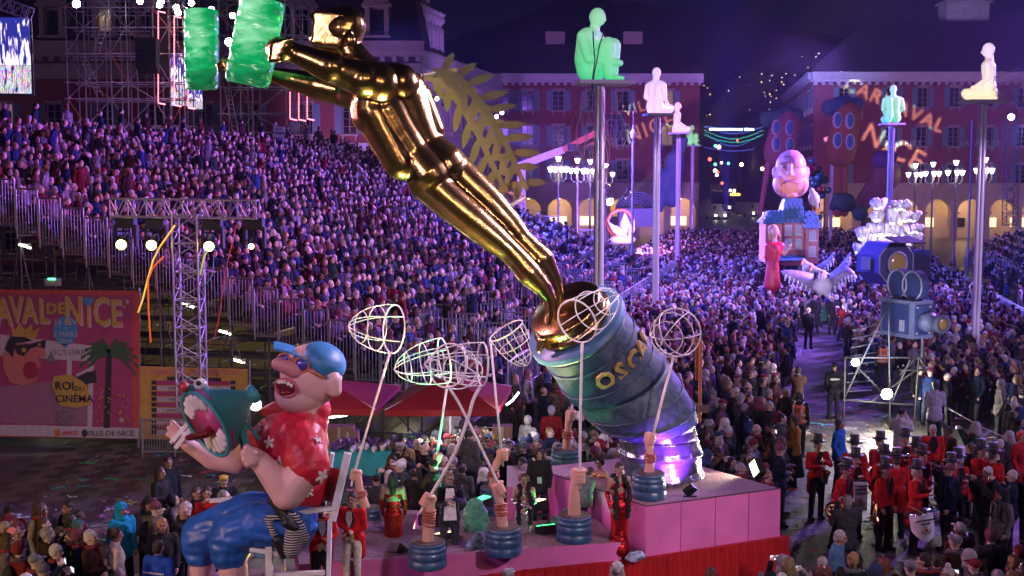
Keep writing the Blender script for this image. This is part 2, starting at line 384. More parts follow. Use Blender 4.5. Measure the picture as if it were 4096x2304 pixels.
def band(par, M, x0, x1, z, h, dep, m=None, name='cornice', dent=0):
    b = MB(); b.box(((x0+x1)/2, -dep/2-.003, z+h/2), (x1-x0, dep, h)); b.box(((x0+x1)/2, -dep*.35-.003, z-h*.2-.002), (x1-x0, dep*.7, h*.4)); b.box(((x0+x1)/2, -dep*.6-.004, z+h*1.08), (x1-x0+.1, dep*1.2, h*.15))
    o = localob(b, name, m or m_cream, par, M)
    if dent:
        n = int((x1-x0)/dent); bb = MB(); bb.box((0, 0, 0), (dent*.4, dep*.8, h*.5)); me = bb.mesh('corbel_mesh', m or m_cream)
        for i in range(min(n, 60)): put(bpy.data.objects.new('corbel', me), o, M @ MX.Translation((x0+(i+.5)*(x1-x0)/min(n, 60), -dep*.4-.01, z-h*.65)))
    return o
# ---- left building (behind the grandstand)
bl = thing('town_building', 'long dark red building with cream cornices and dormers behind the grandstand', 'building', (-27, 99, 0))
X0 = W(-60, 680, 99).x; X1 = W(1690, 680, 99).x
def bxp(px): return W(px, 680, 99).x-X0
ML = facade(bl, (X0, 99, 0), (1, 0, 0), X1-X0, 17.2, [bxp(p) for p in (30, 222, 430, 628, 826, 1010, 1225, 1400, 1570)], (.9, 5.6, 10.3), 1.15, 2.4, .1)
WZ = W(222, 430, 99).z
band(bl, ML, -.2, X1-X0, 14.9, .75, .35); band(bl, ML, -.3, X1-X0+.2, 16.6, .75, .7, dent=.9)
b = MB(); b.add([(X0-.5, 98.4, 17.55), (X1, 98.4, 17.55), (X1-1, 103.5, 22.6), (X0-.5, 103.5, 22.6), (X0-.5, 112, 22.8), (X1-1, 112, 22.8), (X1, 112, 17.5), (X0-.5, 112, 17.5)], [(0, 1, 2, 3), (3, 2, 5, 4), (1, 6, 5, 2), (0, 3, 4, 7), (0, 7, 6, 1), (4, 5, 6, 7)])
b.ob('roof', m_slate, bl)
for px in (215, 425, 600, 1215, 1510):
    c = W(px, 165, 98.9); d = put(bpy.data.objects.new('dormer', None), bl, MX.Translation((c.x, c.y, 17.7)))
    b = MB(); pr = [(-.95, 0), (-.95, 2.3), (-.6, 2.3), (-.6, .1), (.6, .1), (.6, 2.3), (.95, 2.3), (.95, 0)]
    for s in (-1, 1): b.box((c.x+s*.75, 98.9, 18.9), (.36, 1.0, 2.4))
    b.box((c.x, 100.2, 18.9), (1.86, 1.9, 2.36)); b.box((c.x, 98.7, 20.2), (2.3, 1.3, .22)); b.box((c.x, 98.8, 17.8), (2.1, 1.2, .2))
    ps = [(1.0*math.cos(a), .62*math.sin(a)) for a in [PI*k/10 for k in range(11)]]; b.prism(ps, 1.2, MX.Translation((c.x, 98.1, 20.31)))
    b.ob('dormer_frame', m_cream, d)
    bx('pane', m_pane if px != 425 else m_lit1, (c.x, 99.2, 18.9), (1.1, .05, 2.0), d)
    bx('chimney', m_cream, (c.x, 103, 22.2), (1.1, .8, 3.0), bl)
b = MB()   # door with heavy entablature at the right end
dx = W(1400, 600, 99).x
b = MB(); b.box((dx, 98.8, 9.35), (3.0, .5, .5)); b.box((dx, 98.85, 8.95), (2.6, .36, .26)); b.box((dx-1.1, 98.86, 6.4), (.35, .3, 4.8)); b.box((dx+1.1, 98.86, 6.4), (.35, .3, 4.8)); b.ob('door_case', m_white, bl)
bx('door', m_cream, (dx, 98.9, 6.4), (1.8, .1, 4.6), bl)
# ---- pale wing receding behind the statue, with balustrade and urns
bw = thing('theatre_wing', 'pale stone wing with deep cornice and an urn balustrade lit violet behind the golden figure', 'building', (-6, 120, 0))
p0 = V((W(1560, 680, 101).x, 101, 0)); p1 = V((W(2000, 680, 142).x, 142, 0)); dd = (p1-p0).normalized(); L_ = (p1-p0).length
MWg = facade(bw, p0, dd, L_, 17.0, [3+i*4.1 for i in range(10)], (1.5, 6.4, 11.2), 1.2, 2.6, .0, mwall=mat('violet_grey_stone', (.34, .3, .3), .8), shut=False)
band(bw, MWg, -.2, L_, 16.2, 1.2, 1.0, m_white, dent=.8); band(bw, MWg, -.2, L_, 14.9, .35, .3, m_white)
b = MB(); b.add([p0+V((0, 0, 17.6)), p1+V((0, 0, 17.6)), p1+V((-8, 3, 20.5)), p0+V((-8, 3, 20.5))], [(0, 1, 2, 3)]); b.ob('roof', m_slate, bw)
q0 = MWg @ V((7.5, .3, 17.6)); q1 = MWg @ V((17.0, .3, 17.6))
pb = V((q0.x, q0.y, 17.5)); 
bal = put(bpy.data.objects.new('balustrade', None), bw, MX.Translation(pb))
b = MB(); n = 8
def Lw(x, y, z): return MWg @ V((x, y, z))
rotw = MWg.to_3x3()
b.box(Lw(12.2, .3, 17.95), (10, .6, .7), rotw); b.box(Lw(12.2, .3, 20.15), (10, .7, .25), rotw)
for i in range(8): b.box(Lw(7.6+i*1.32, .298, 19.1), (.5, .68, 1.9), rotw)
b.ob('parapet', m_white, bal)
bu = MB(); bu.tube([(0, 0, 0), (0, 0, .25), (0, 0, .8), (0, 0, 1.35), (0, 0, 1.5)], [.09, .14, .18, .12, .12], 6); bme = bu.mesh('baluster_mesh', m_white, True)
for i in range(7):
    for k in range(3): put(bpy.data.objects.new('baluster', bme), bal, MX.Translation(Lw(7.6+i*1.32+.4+k*.27, .3, 18.4)))
um = MB(); um.lathe([(.28, 0), (.3, .12), (.12, .22), (.14, .4), (.4, .62), (.36, .95), (.3, 1.0), (.46, 1.15), (.46, 1.25), (.1, 1.25)], 14); ume = um.mesh('urn_mesh', m_white, True)
for i in range(8): put(bpy.data.objects.new('urn', ume), bal, MX.Translation(Lw(7.6+i*1.32, .3, 20.28)) @ MX.Scale(1.25, 4))
# clutter on the roofs: chimneys, dish, aerials
for px, py, hh, ww_ in ((1510, 125, 2, 1.2), (1560, 135, 1.8, 1), (1640, 150, 1.5, .8), (1690, 165, 1.5, 1.5), (1480, 100, 2.6, 1.6)):
    p = W(px, py, 118); bx('chimney', m_cream, (p.x, p.y, 20.6+hh/2), (ww_, 1, hh+4), bl)
# ---- arcaded blocks
m_arc = mat('arcade_render', (.42, .33, .22), .8, var=.1, scale=1); m_arcd = mat('arcade_inner_wall', (.5, .42, .28), .8)
m_shop = mat('lit_shopfront', (.5, .4, .25), .4, emit=(1, .75, .4), es=1.6)
def arcade(par, M, x0, n, pitch, zc, rad, H, dep=4.0, lit=True):
    b = MB(); seg = 12
    for i in range(n):
        a = x0+i*pitch; c = a+pitch/2
        arc = [(c+rad*math.cos(PI-PI*k/seg), zc+rad*math.sin(PI-PI*k/seg)) for k in range(seg+1)]
        for k in range(seg):
            (xa, za), (xb, zb) = arc[k], arc[k+1]
            b.add([(xa, -.3, za), (xb, -.3, zb), (xb, -.3, H), (xa, -.3, H)], [(0, 1, 2, 3)])
            b.add([(xa, -.3, za), (xa, .5, za), (xb, .5, zb), (xb, -.3, zb)], [(0, 1, 2, 3)])
            b.add([(xa, .5, za), (xb, .5, zb), (xb, .5, H), (xa, .5, H)], [(0, 3, 2, 1)])
        for xa, xb in ((a, c-rad), (c+rad, a+pitch)): b.add([(xa, -.3, 0), (xb, -.3, 0), (xb, -.3, H), (xa, -.3, H), (xa, .5, 0), (xb, .5, 0), (xb, .5, H), (xa, .5, H)], [(0, 1, 2, 3), (5, 4, 7, 6), (0, 3, 7, 4), (1, 5, 6, 2)])
        b.box((a, -.36, zc-.1), (pitch-2*rad+.12, .9, .22))
    b.box((x0+n*pitch/2, -.36, H+.2), (n*pitch, .3, .36))
    localob(b, 'arcade', m_arc, par, M)
    b = MB(); b.box((x0+n*pitch/2, dep, H/2), (n*pitch, .1, H)); b.box((x0+n*pitch/2, dep/2, H-.1), (n*pitch, dep, .1)); localob(b, 'arcade_back_wall', m_arcd, par, M)
    for i in range(n):
        put(bpy.data.objects.new('shopfront', _unit('box', m_shop if (i*7) % 3 != 1 else m_pane)), par, M @ MX.Translation((x0+(i+.5)*pitch, dep-.12, 1.7)) @ MX.Diagonal((pitch*.55, .1, 1.0, 1)))
        lm = M @ V((x0+(i+.5)*pitch, 1.8, H-1.2)); ln = put(bpy.data.objects.new('lantern', _unit('ball', emi('lantern_glass', (1, .75, .4), 18))), par, MX.Translation(lm) @ MX.Scale(.17, 4))
        rod('lantern_chain', m_ironw, lm, lm+V((0, 0, 1.1)), .02, par)
        if i % 2 == 0: plight(lm+V((0, 0, -.35)), (1, .58, .22), 280, .3, 'arcade_lamp')
# middle building
bm_ = thing('town_building', 'red building with blue shutters and lit arcades left of the dark avenue', 'building', (8, 139, 0))
XA = W(1930, 680, 139).x; XB = W(2795, 680, 139).x
def mbx(px): return W(px, 680, 139).x-XA
MMb = facade(bm_, (XA, 139, 5.8), (1, 0, 0), XB-XA, 11.6, [mbx(p) for p in (2010, 2110, 2233, 2370, 2490, 2668)], (.6, 4.4, 8.2), 1.3, 2.2, .12)
arcade(bm_, MX.Translation((XA, 139, 0)), 0, 7, (XB-XA)/7, 3.0, 1.35, 5.6)
band(bm_, MMb, -.3, XB-XA+.3, 11.5, .6, .7, m_white, dent=.8); band(bm_, MMb, -.1, XB-XA+.1, .0, .3, .2, m_cream)
b = MB(); b.add([(XA-3, 138.4, 18), (XB+.8, 138.4, 18), (XB-3.6, 147, 22.2), (XA-3, 147, 22.2), (XB+.8, 160, 18), (XB-3.6, 155, 22.2), (XA-3, 155, 22.2)], [(0, 1, 2, 3), (1, 4, 5, 2), (3, 2, 5, 6)]); b.ob('roof', m_slate, bm_)
b = MB(); b.box((XB, 150, 9), (.1, 21.8, 17.9)); b.ob('side_wall', m_red, bm_)
for px in (2220, 2530): p = W(px, 215, 147); bx('chimney', m_cream, (p.x, p.y, 22.6), (2.2, 1, 1.6), bm_)
# right building
br = thing('town_building', 'red department store with white cornice, blue shutters and warm arcades at the far right', 'building', (46, 135, 0))
XC = W(3250, 680, 135).x; XD = W(4330, 680, 135).x
def rbx(px): return W(px, 680, 135).x-XC
MRb = facade(br, (XC, 135, 5.8), (1, 0, 0), XD-XC, 11.4, [rbx(p) for p in (3370, 3560, 3683, 3810, 3945, 4085, 4220)], (.2, 4.2, 8.4), 1.15, 2.1, .15)
arcade(br, MX.Translation((XC+1.4, 135, 0)), 0, 8, 3.47, 3.0, 1.35, 5.6)
band(br, MRb, -.4, XD-XC, 11.3, .65, .8, m_white, dent=.8); band(br, MRb, -.1, XD-XC, -.1, .35, .25, m_cream)
sd = V((W(3140, 680, 178).x, 178, 0)); sv = (V((XC, 135, 0))-sd).normalized(); sl = (V((XC, 135, 0))-sd).length
MRs = facade(br, sd+V((0, 0, .02)), sv, sl-.02, 17.2, [3+i*4.3 for i in range(10)], (1.5, 5.9, 10.2, 14.1), 1.15, 2.1, .1)
band(br, MRs, -.2, sl-.05, 17.15, .6, .7, m_white)
b = MB(); b.add([(XC-.8, 134.3, 17.9), (XD+3, 134.3, 17.9), (XD+3, 147, 24.6), (XC+8.5, 147, 24.6), (sd.x-.5, 178, 17.9), (sd.x+9, 165, 24.6), (XD+3, 165, 24.6)], [(0, 1, 2, 3), (0, 3, 5, 4), (3, 2, 6, 5)]); b.ob('roof', m_slate, br)
b = MB(); pp = W(3850, 160, 150); b.box((pp.x, pp.y, 25.6), (5, 3, 2.6)); b.box((pp.x, pp.y, 27), (5.6, 3.6, .3)); b.box((pp.x-1.5, pp.y, 27.9), (.8, .8, 1.6)); b.ob('roof_turret', m_cream, br)
m_let = mat('grey_metal_letters', (.35, .36, .42), .35, metal=.5)
for s, px, sp in (('GALERIES', 3607, 1.3), ('LAFAYETTE', 3930, 1.3)):
    p = W(px, 573, 134.93); text('sign_letters', s, .78, m_let, fplane((p.x, 134.93, p.z), (1, 0, 0)), br, depth=.08, space=sp)
# far avenue: side facades fading away
for sgn, px in ((-1, 2770), (1, 3150)):
    base = XB if sgn < 0 else sd.x
    av = thing('avenue_block', 'dark tall blocks lining the %s side of the avenue' % ('left' if sgn < 0 else 'right'), 'building', (base, 200, 0))
    for k in range(5):
        y0 = 185+k*75; h = 17+random.uniform(-2, 4); x = (27 if sgn < 0 else 46)+k*(12.5 if sgn < 0 else 17)
        b = MB(); b.box((x+sgn*9, y0+36, h/2), (18, 70, h)); b.ob('wall', mat('avenue_render', (.12, .08, .07), .85), av)
        for q in range(3):
            for r_ in range(3):
                bx('window', m_lit1 if random.random() < .4 else m_pane, (x+sgn*9-6+q*6, y0+.95, 4+r_*4), (1.4, .06, 2.0), av)

# ================================================================== GRANDSTAND
RISE, RUN = .27, .735
def row_z(u): return 2.8-u*RISE/RUN      # floor height at lateral offset u from NEAR0
U_FRONT = (2.8-.9)/RISE*RUN; U_TOP = -(8.35-2.8)/RISE*RUN; T_END = 44
m_galv = mat('galvanised_steel', (.34, .34, .37), .42, metal=.75, var=.15, scale=20)
m_dksteel = mat('dull_scaffold_steel', (.13, .13, .14), .5, metal=.6, var=.2)
m_ply = mat('weathered_deck_board', (.1, .085, .07), .8, var=.3, scale=4)
m_pink = mat('pink_hoarding', (.6, .16, .33), .75, var=.06)
stand = thing('grandstand', 'huge raked grandstand full of seated spectators rising to the left', 'grandstand', ST(0, 0))
nrow = int(round((U_FRONT-U_TOP)/RUN))
RotT = MX.Rotation(-TH, 4, 'Z')
for k in range(nrow+1):
    u = U_FRONT-k*RUN; z = .9+k*RISE
    bx('deck_board', m_ply, ST(u, T_END/2, z-.04), (RUN+.02, T_END, .06), stand, rz=-TH)
    bx('bench_plank', m_dksteel, ST(u-.2, T_END/2, z+.36), (.26, T_END, .05), stand, rz=-TH)
bx('rear_parapet', m_pink, ST(U_TOP-.5, T_END/2, 8.75), (.08, T_END, 1.0), stand, rz=-TH)
# near-end railing panels stepping down, each with its own bars
def railing(o, d, w_, h_, nb, parent, name='railing_panel', m=None, zoff=0):
    m = m or m_galv; d = V(d).normalized(); o = V(o)
    pan = put(bpy.data.objects.new(name, None), parent, MX.Translation(o))
    rod('top_rail', m, o+V((0, 0, h_)), o+d*w_+V((0, 0, h_)), .026, pan); rod('bottom_rail', m, o+V((0, 0, .1)), o+d*w_+V((0, 0, .1)), .022, pan)
    for s in (0, 1): rod('post', m, o+d*w_*s, o+d*w_*s+V((0, 0, h_+.01)), .028, pan)
    for i in range(nb): q = o+d*w_*(i+1)/(nb+1); rod('bar', m, q+V((0, 0, .1)), q+V((0, 0, h_)), .011, pan)
    return pan
k = 0; u = U_FRONT
while u > -10.5:
    z = row_z(u); railing(ST(u-RUN+.02, -.05, z+.05), AU, RUN-.05, 1.42, 6, stand)
    u -= RUN
# under-structure at the near end: standards, ledgers, diagonals
for i in range(0, 20):
    u = U_FRONT-i*RUN*1.5
    if u < -13: break
    for t in (.1, 2.2, 4.5):
        rod('standard', m_dksteel, ST(u, t, 0), ST(u, t, row_z(u)-.05), .03, stand)
    if i < 19 and u-RUN*1.5 > -13.5:
        zt = row_z(u)
        zz = .4
        while zz < zt-.3:
            rod('ledger', m_dksteel, ST(u, .1, zz), ST(u-RUN*1.5, .1, zz), .022, stand); 
            rod('transom', m_dksteel, ST(u, .1, zz), ST(u, 4.5, zz), .022, stand); zz += .75
        if i % 2: rod('brace', m_dksteel, ST(u, .12, .2), ST(u-RUN*1.5, .12, zt), .022, stand)
        else: rod('brace', m_dksteel, ST(u-RUN*1.5, .12, .2), ST(u, .12, zt), .022, stand)
for z_ in (1.1, 1.6, 2.1, 2.6, 3.1, 3.6, 4.1): # undersides of the bench rows seen end on, sunlit by work lamps below
    u1 = -(z_+.25-2.8)/RISE*RUN
    bx('under_beam', m_dksteel, ST((u1-13)/2, 1.2+z_*.2, z_), (max(.5, u1+13), .12, .12), stand, rz=-TH)
    bx('under_beam', m_dksteel, ST((u1-13)/2, 3+z_*.2, z_-.2), (max(.5, u1+13), .12, .12), stand, rz=-TH)
m_tan = mat('tan_ground_sheet', (.3, .24, .12), .8)
bx('backing_board', m_tan, ST(-8, 9, 1.6), (12, .1, 3.0), stand, rz=-TH)
# front railing along the parade side + far-end stair railing
for i in range(22): railing(ST(U_FRONT+.55, 3+i*1.9, .9), AX, 1.85, 1.1, 6, stand)
k = 0; u = U_FRONT
while u > U_TOP+6: railing(ST(u-2*RUN, T_END+.2, row_z(u)), AU, 2*RUN-.05, 1.3, 6, stand, 'far_railing_panel'); u -= 3*RUN
# vomitory gates breaking the lower rows
for t, s in ((5.5, '21'), (10, '22'), (16, '23'), (24, None), (32, None)):
    vo = put(bpy.data.objects.new('entrance_gate', None), stand, MX.Translation(ST(3, t, 1)))
    for tt in (t, t+1.5):
        u = U_FRONT
        for j in range(4):
            z = row_z(u); o = ST(u-RUN+.02, tt, z+.1)
            rod('top_rail', m_galv, o+V((0, 0, 1.35)), o+AU*RUN+V((0, 0, 1.35)), .026, vo); rod('post', m_galv, o, o+V((0, 0, 1.36)), .028, vo)
            for i in range(5): q = o+AU*RUN*(i+1)/6; rod('bar', m_galv, q, q+V((0, 0, 1.35)), .011, vo)
            u -= RUN
    if s:
        b = ST(U_FRONT-4*RUN+.1, t+.1, row_z(U_FRONT-3*RUN)+.95)
        bx('gate_board', mat('grey_board', (.3, .3, .33), .6), b, (.5, .04, .75), vo, rz=-TH)
        text('gate_number', 'E'+s[1], .42, mat('white_print', (.75, .75, .75), .6), fplane(b+V((-.0, -.035, .1)), AU), vo, depth=.01)
# ================================================================== crowd barriers along the route
m_barrier = mat('barrier_sheet_metal', (.3, .29, .36), .5, metal=.4, var=.15, scale=5)
def barrier_line(p0, p1, n, label, h=1.15, z=0., solid=True):
    p0 = V(p0); p1 = V(p1); t = thing('crowd_barrier', label, 'barrier', p0); d = (p1-p0)/n; dn = d.normalized()
    rz = math.atan2(d.y, d.x)
    for i in range(n):
        a = p0+d*i+V((0, 0, z))
        if solid: bx('barrier_panel', m_barrier, a+d/2+V((0, 0, h*.5)), (d.length-.06, .04, h*.86), t, rz=rz)
        rod('top_rail', m_galv, a+V((0, 0, h)), a+d*.98+V((0, 0, h)), .025, t); rod('post', m_galv, a, a+V((0, 0, h)), .028, t)
        if not solid:
            for k in range(12): q = a+d*(k+.5)/12; rod('bar', m_galv, q+V((0, 0, .15)), q+V((0, 0, h)), .01, t)
            rod('bottom_rail', m_galv, a+V((0, 0, .15)), a+d*.98+V((0, 0, .15)), .022, t)
FL0 = G(2240, 1185, 1.15); FL1 = G(2560, 1005, 1.15)
barrier_line((FL0.x, FL0.y, 0), (FL1.x, FL1.y, 0), 14, 'long grey sheet metal barrier running away along the left edge of the parade route', h=1.15)
FR0 = G(4110, 1245, 1.2); FR1 = G(3730, 1030, 1.2)
barrier_line((FR0.x, FR0.y, 0), (FR1.x, FR1.y, 0), 14, 'long grey sheet metal barrier along the right edge of the parade route', h=1.2)
a_ = G(2060, 1620, .0); c_ = G(2230, 1500, 0)
barrier_line((a_.x, a_.y, 0), (c_.x, c_.y, 0), 3, 'grey slatted barrier behind the big drum column', h=1.3, solid=False)
a_ = G(570, 1830, .0); c_ = G(830, 1828, 0)
barrier_line((a_.x, a_.y, 0), (c_.x, c_.y, 0), 2, 'low galvanised pedestrian barrier in front of the yellow timetable banner', h=1.0, solid=False)
a_ = G(0, 1700, .0); c_ = G(250, 1770, 0)
# right hand grandstand
st2 = thing('grandstand', 'smaller raked grandstand with white railings at the far right edge', 'grandstand', ST(40, 40))
def S2(u, t, z): return V((FR0.x, FR0.y, 0))+AU*u+AX*t+V((0, 0, z))
for k in range(14):
    bx('deck_board', m_ply, S2(3.2+k*.8, 31, .3+k*.3), (.82, 40, .07), st2, rz=-TH)
for i in range(12): railing(S2(2.7, 11+i*3, .4), AX, 2.9, 1.1, 9, st2)
for i in range(6): railing(S2(2.8+i*1.6, 10.9, .35+i*.6), AU, 1.55, 1.3, 8, st2)
# ================================================================== lighting towers, screens, trusses
m_tube = mat('scaffold_tube', (.42, .42, .46), .4, metal=.7, var=.15, scale=15)
m_orange = mat('orange_brace', (.6, .2, .05), .5); m_blk = mat('black_case', (.012, .012, .014), .45); m_alu = mat('aluminium_truss', (.55, .55, .6), .35, metal=.8, var=.1)
def tower(name, label, xs, Y0, deps, ztop, zs, m=m_tube):
    t = thing(name, label, 'scaffolding', ((xs[0]+xs[-1])/2, Y0, 0))
    for x in xs:
        for d in deps: rod('standard', m, (x, Y0+d, 4.5), (x+random.uniform(-.03, .03), Y0+d, ztop), .045, t)
    for z in zs:
        for d in deps: rod('ledger', m, (xs[0]-.2, Y0+d-.05, z), (xs[-1]+.2, Y0+d-.05, z), .04, t)
        for x in xs: rod('transom', m, (x+.05, Y0+deps[0], z+.05), (x+.05, Y0+deps[-1], z+.05), .04, t)
    for i in range(len(xs)-1):
        for j in range(len(zs)-1):
            mm = m_orange if (i*3+j*2) % 5 == 0 else m
            a, b = (i, i+1) if (i+j) % 2 else (i+1, i)
            rod('brace', mm, (xs[a], Y0-.08, zs[j]), (xs[b], Y0-.08, zs[j+1]), .03, t)
    return t
YT = 84.
xs = [W(p, 300, YT).x for p in (270, 342, 445, 510, 615, 680, 737)]
zz = [W(300, p, YT).z for p in (505, 395, 330, 215, 110, 30, -30)]
tw = tower('scaffold_tower', 'tall scaffold tower with ladders and orange braces behind the top row of the grandstand', xs, YT, (0, 2.2, 4.4), zz[-1]+1, zz)
def ladder(par, p0, p1, wd=.4):
    p0 = V(p0); p1 = V(p1); s = V((wd/2, 0, 0)); la = put(bpy.data.objects.new('ladder', None), par, MX.Translation(p0))
    rod('stile', m_alu, p0-s, p1-s, .03, la); rod('stile', m_alu, p0+s, p1+s, .03, la); n = int((p1-p0).length/.3)
    for i in range(1, n): q = p0+(p1-p0)*i/n; rod('rung', m_alu, q-s, q+s, .018, la)
ladder(tw, W(400, 385, YT-.3), W(330, 225, YT-.3)); ladder(tw, W(385, 210, YT-.3), W(430, 60, YT-.3))
# hanging line-array and black drapes on the tower
for i in range(9):
    p = W(590, 165+i*13, YT-1.2); bx('speaker_cabinet', m_blk, p, (1.35, .9, .34), tw, rot=MX.Rotation(-.1-.07*i, 3, 'X'))
bx('drape', m_blk, W(640, 170, YT+1.5), (1.3, .05, 4.6), tw)
xs2 = [W(p, 300, 88).x for p in (880, 960, 1010, 1143, 1178, 1213)]
zz2 = [W(300, p, 88).z for p in (530, 455, 350, 250, 140, 60, 0)]
tw2 = tower('scaffold_tower', 'second scaffold tower half hidden behind the glowing green slabs', xs2, 88, (0, 2.5), zz2[-1]+1, zz2)
ladder(tw2, W(945, 540, 87.7), W(905, 330, 87.7))
# red LED strips
m_led = emi('red_led', (1, .12, .16), 9); 
for x_, y0, y1, par in ((633, 45, 412, tw), (697, 65, 420, tw), (752, 355, 430, tw), (1160, 370, 475, tw2), (1195, 365, 478, tw2), (1229, 378, 475, tw2)):
    s_ = put(bpy.data.objects.new('led_strip', None), par, MX.Translation(W(x_, y1, YT-.6)))
    n = int((y1-y0)/6.5)
    for i in range(n): ball('led', m_led, W(x_, y0+(y1-y0)*i/n, YT-.6), .038, s_)
    for yy in ((y0, y1) if x_ < 740 else (y1,)): rod('led_bar', m_led, W(x_, yy, YT-.6), W(x_+28, yy+6, YT-.6), .035, s_)
# bright white profile lamps
m_lamp = emi('lamp_lens_white', (.85, .9, 1), 160)
LAMPS = [(305, 15, 83), (560, 5, 83), (638, 20, 83), (705, 30, 83), (712, 50, 83), (765, 12, 86), (845, 38, 86), (930, 62, 86), (915, 168, 86), (645, 4, 83)]
def stage_lamp(p, d, label, r=.22, lens=m_lamp, group=None, body=True):
    p = V(p); d = V(d).normalized(); t = thing('stage_lamp', label, 'spotlight', p, group=group)
    if body:
        b = MB(); b.tube([p-d*.75, p-d*.55, p-d*.1, p], [r*.55, r*.9, r, r*1.12], 12); b.ob('housing', m_blk, t, True)
        b = MB(); s = d.cross(V((0, 0, 1))).normalized()*(r*1.25); up = V((0, 0, 1)); q = p-d*.35
        b.tube([q-s, q-s+up*r*1.8, q+s+up*r*1.8, q+s], .025, 6); b.tube([q+up*r*1.8, q+up*(r*1.8+.25)], .04, 6); b.ob('yoke', m_blk, t)
    b = MB(); Rm = frame2(d); b.lathe([(r*.2, .02), (r*.95, .0), (r*.95, .03), (r*.2, .06)], 14, p+d*.005, Rm); b.ob('lens', lens, t, True)
    return t
for i, (x_, y_, Y_) in enumerate(LAMPS):
    p = W(x_, y_, Y_); stage_lamp(p, V((10, 25, 4))-p, 'white profile lamp glaring on the scaffold, %s' % ['far left beside the dormer', 'at the very top edge', 'above the red light strip', 'second above the red strips', 'just under its twin right of the strips', 'left above the slanted green slab', 'middle one above the green slabs', 'right above the narrow green slab', 'low one between the two green slabs', 'topmost in the picture'][i], .2 if i not in (0, 8) else .26, group='white lamps on the scaffold towers')
# video screens
def screen(label, c, wd, ht, Mrot, name='video_screen'):
    t = thing(name, label, 'screen', c)
    M = MX.Translation(V(c)) @ Mrot
    b = MB(); b.box((0, .12, 0), (wd+.2, .2, ht+.2)); localob(b, 'cabinet', m_blk, t, M)
    m = bpy.data.materials.get('led_picture')
    if not m:
        m = bpy.data.materials.new('led_picture'); n, p = _nodes(m); L = n.links.new
        tc = n.nodes.new('ShaderNodeTexCoord'); sp = n.nodes.new('ShaderNodeSeparateXYZ'); L(tc.outputs['Generated'], sp.inputs[0])
        nz = n.nodes.new('ShaderNodeTexNoise'); nz.inputs['Scale'].default_value = 5; nz.inputs['Detail'].default_value = 6
        mp = n.nodes.new('ShaderNodeMapping'); mp.inputs['Scale'].default_value = (3, 1, .8); L(tc.outputs['Generated'], mp.inputs[0]); L(mp.outputs[0], nz.inputs[0])
        cr = n.nodes.new('ShaderNodeValToRGB'); cr.color_ramp.elements[0].color = (.015, .02, .22, 1); cr.color_ramp.elements[1].color = (.9, .75, 1, 1); cr.color_ramp.elements[0].position = .46; cr.color_ramp.elements[1].position = .53
        mm = n.nodes.new('ShaderNodeMath'); mm.operation = 'MULTIPLY_ADD'; mm.inputs[1].default_value = -.28; L(sp.outputs['Z'], mm.inputs[0]); L(nz.outputs[0], mm.inputs[2])
        m2 = n.nodes.new('ShaderNodeMath'); m2.operation = 'ADD'; m2.inputs[1].default_value = .15; L(mm.outputs[0], m2.inputs[0]); L(m2.outputs[0], cr.inputs[0])
        vo = n.nodes.new('ShaderNodeTexVoronoi'); vo.inputs['Scale'].default_value = 30; L(mp.outputs[0], vo.inputs[0])
        mixc = n.nodes.new('ShaderNodeMixRGB'); mixc.blend_type = 'MULTIPLY'; L(cr.outputs[0], mixc.inputs[1]); L(vo.outputs['Color'], mixc.inputs[2])
        lt = n.nodes.new('ShaderNodeMath'); lt.operation = 'LESS_THAN'; lt.inputs[1].default_value = .38; L(sp.outputs['Z'], lt.inputs[0]); L(lt.outputs[0], mixc.inputs[0])
        L(mixc.outputs[0], p.inputs['Emission Color']); p.inputs['Emission Strength'].default_value = 1.6; p.inputs['Base Color'].default_value = (.01, .01, .01, 1)
    b = MB(); b.box((0, 0, 0), (wd, .03, ht)); localob(b, 'display', m, t, M)
    return t
def truss(label, p0, p1, hgt=.5, n=8, m=m_alu, par=None, up=(0, 0, 1), name='lighting_truss', r=.03):
    p0 = V(p0); p1 = V(p1); t = par or thing(name, label, 'truss', p0); d = (p1-p0).normalized(); up = V(up); s = d.cross(up).normalized()*hgt/2; u = s.cross(d).normalized()*hgt/2
    cs = [u+s, u-s, -u-s, -u+s]
    for c in cs: rod('chord', m, p0+c, p1+c, r, t)
    for i in range(n):
        a = p0+(p1-p0)*i/n; b = p0+(p1-p0)*(i+1)/n
        for k in range(4):
            c0, c1 = cs[k], cs[(k+1) % 4]
            rod('lacing', m, a+(c0 if i % 2 else c1), b+(c1 if i % 2 else c0), r*.6, t)
            if i % 2 == 0: rod('lacing', m, a+c0, a+c1, r*.6, t)
    for k in range(4): rod('lacing', m, p1+cs[k], p1+cs[(k+1) % 4], r*.6, t)
    return t
p = W(20, 222, 60); screen('large video wall showing a blurred bright stage at the left edge', p, W(102, 222, 60).x-W(-90, 222, 60).x, 3.55, MX.Rotation(R(12), 4, 'Z'))
truss('purple lit lighting truss above the video wall at the top left corner', W(-60, -10, 59), W(122, 55, 59), .55, 7)
p = W(745, 318, 87.5); screen('smaller video wall half hidden by scaffolding behind the narrow green slab', p, 2.2, 3.6, MX.Identity(4))
screen('narrow video wall strip right of the narrow green slab', W(782, 395, 87), .95, 1.4, MX.Identity(4))
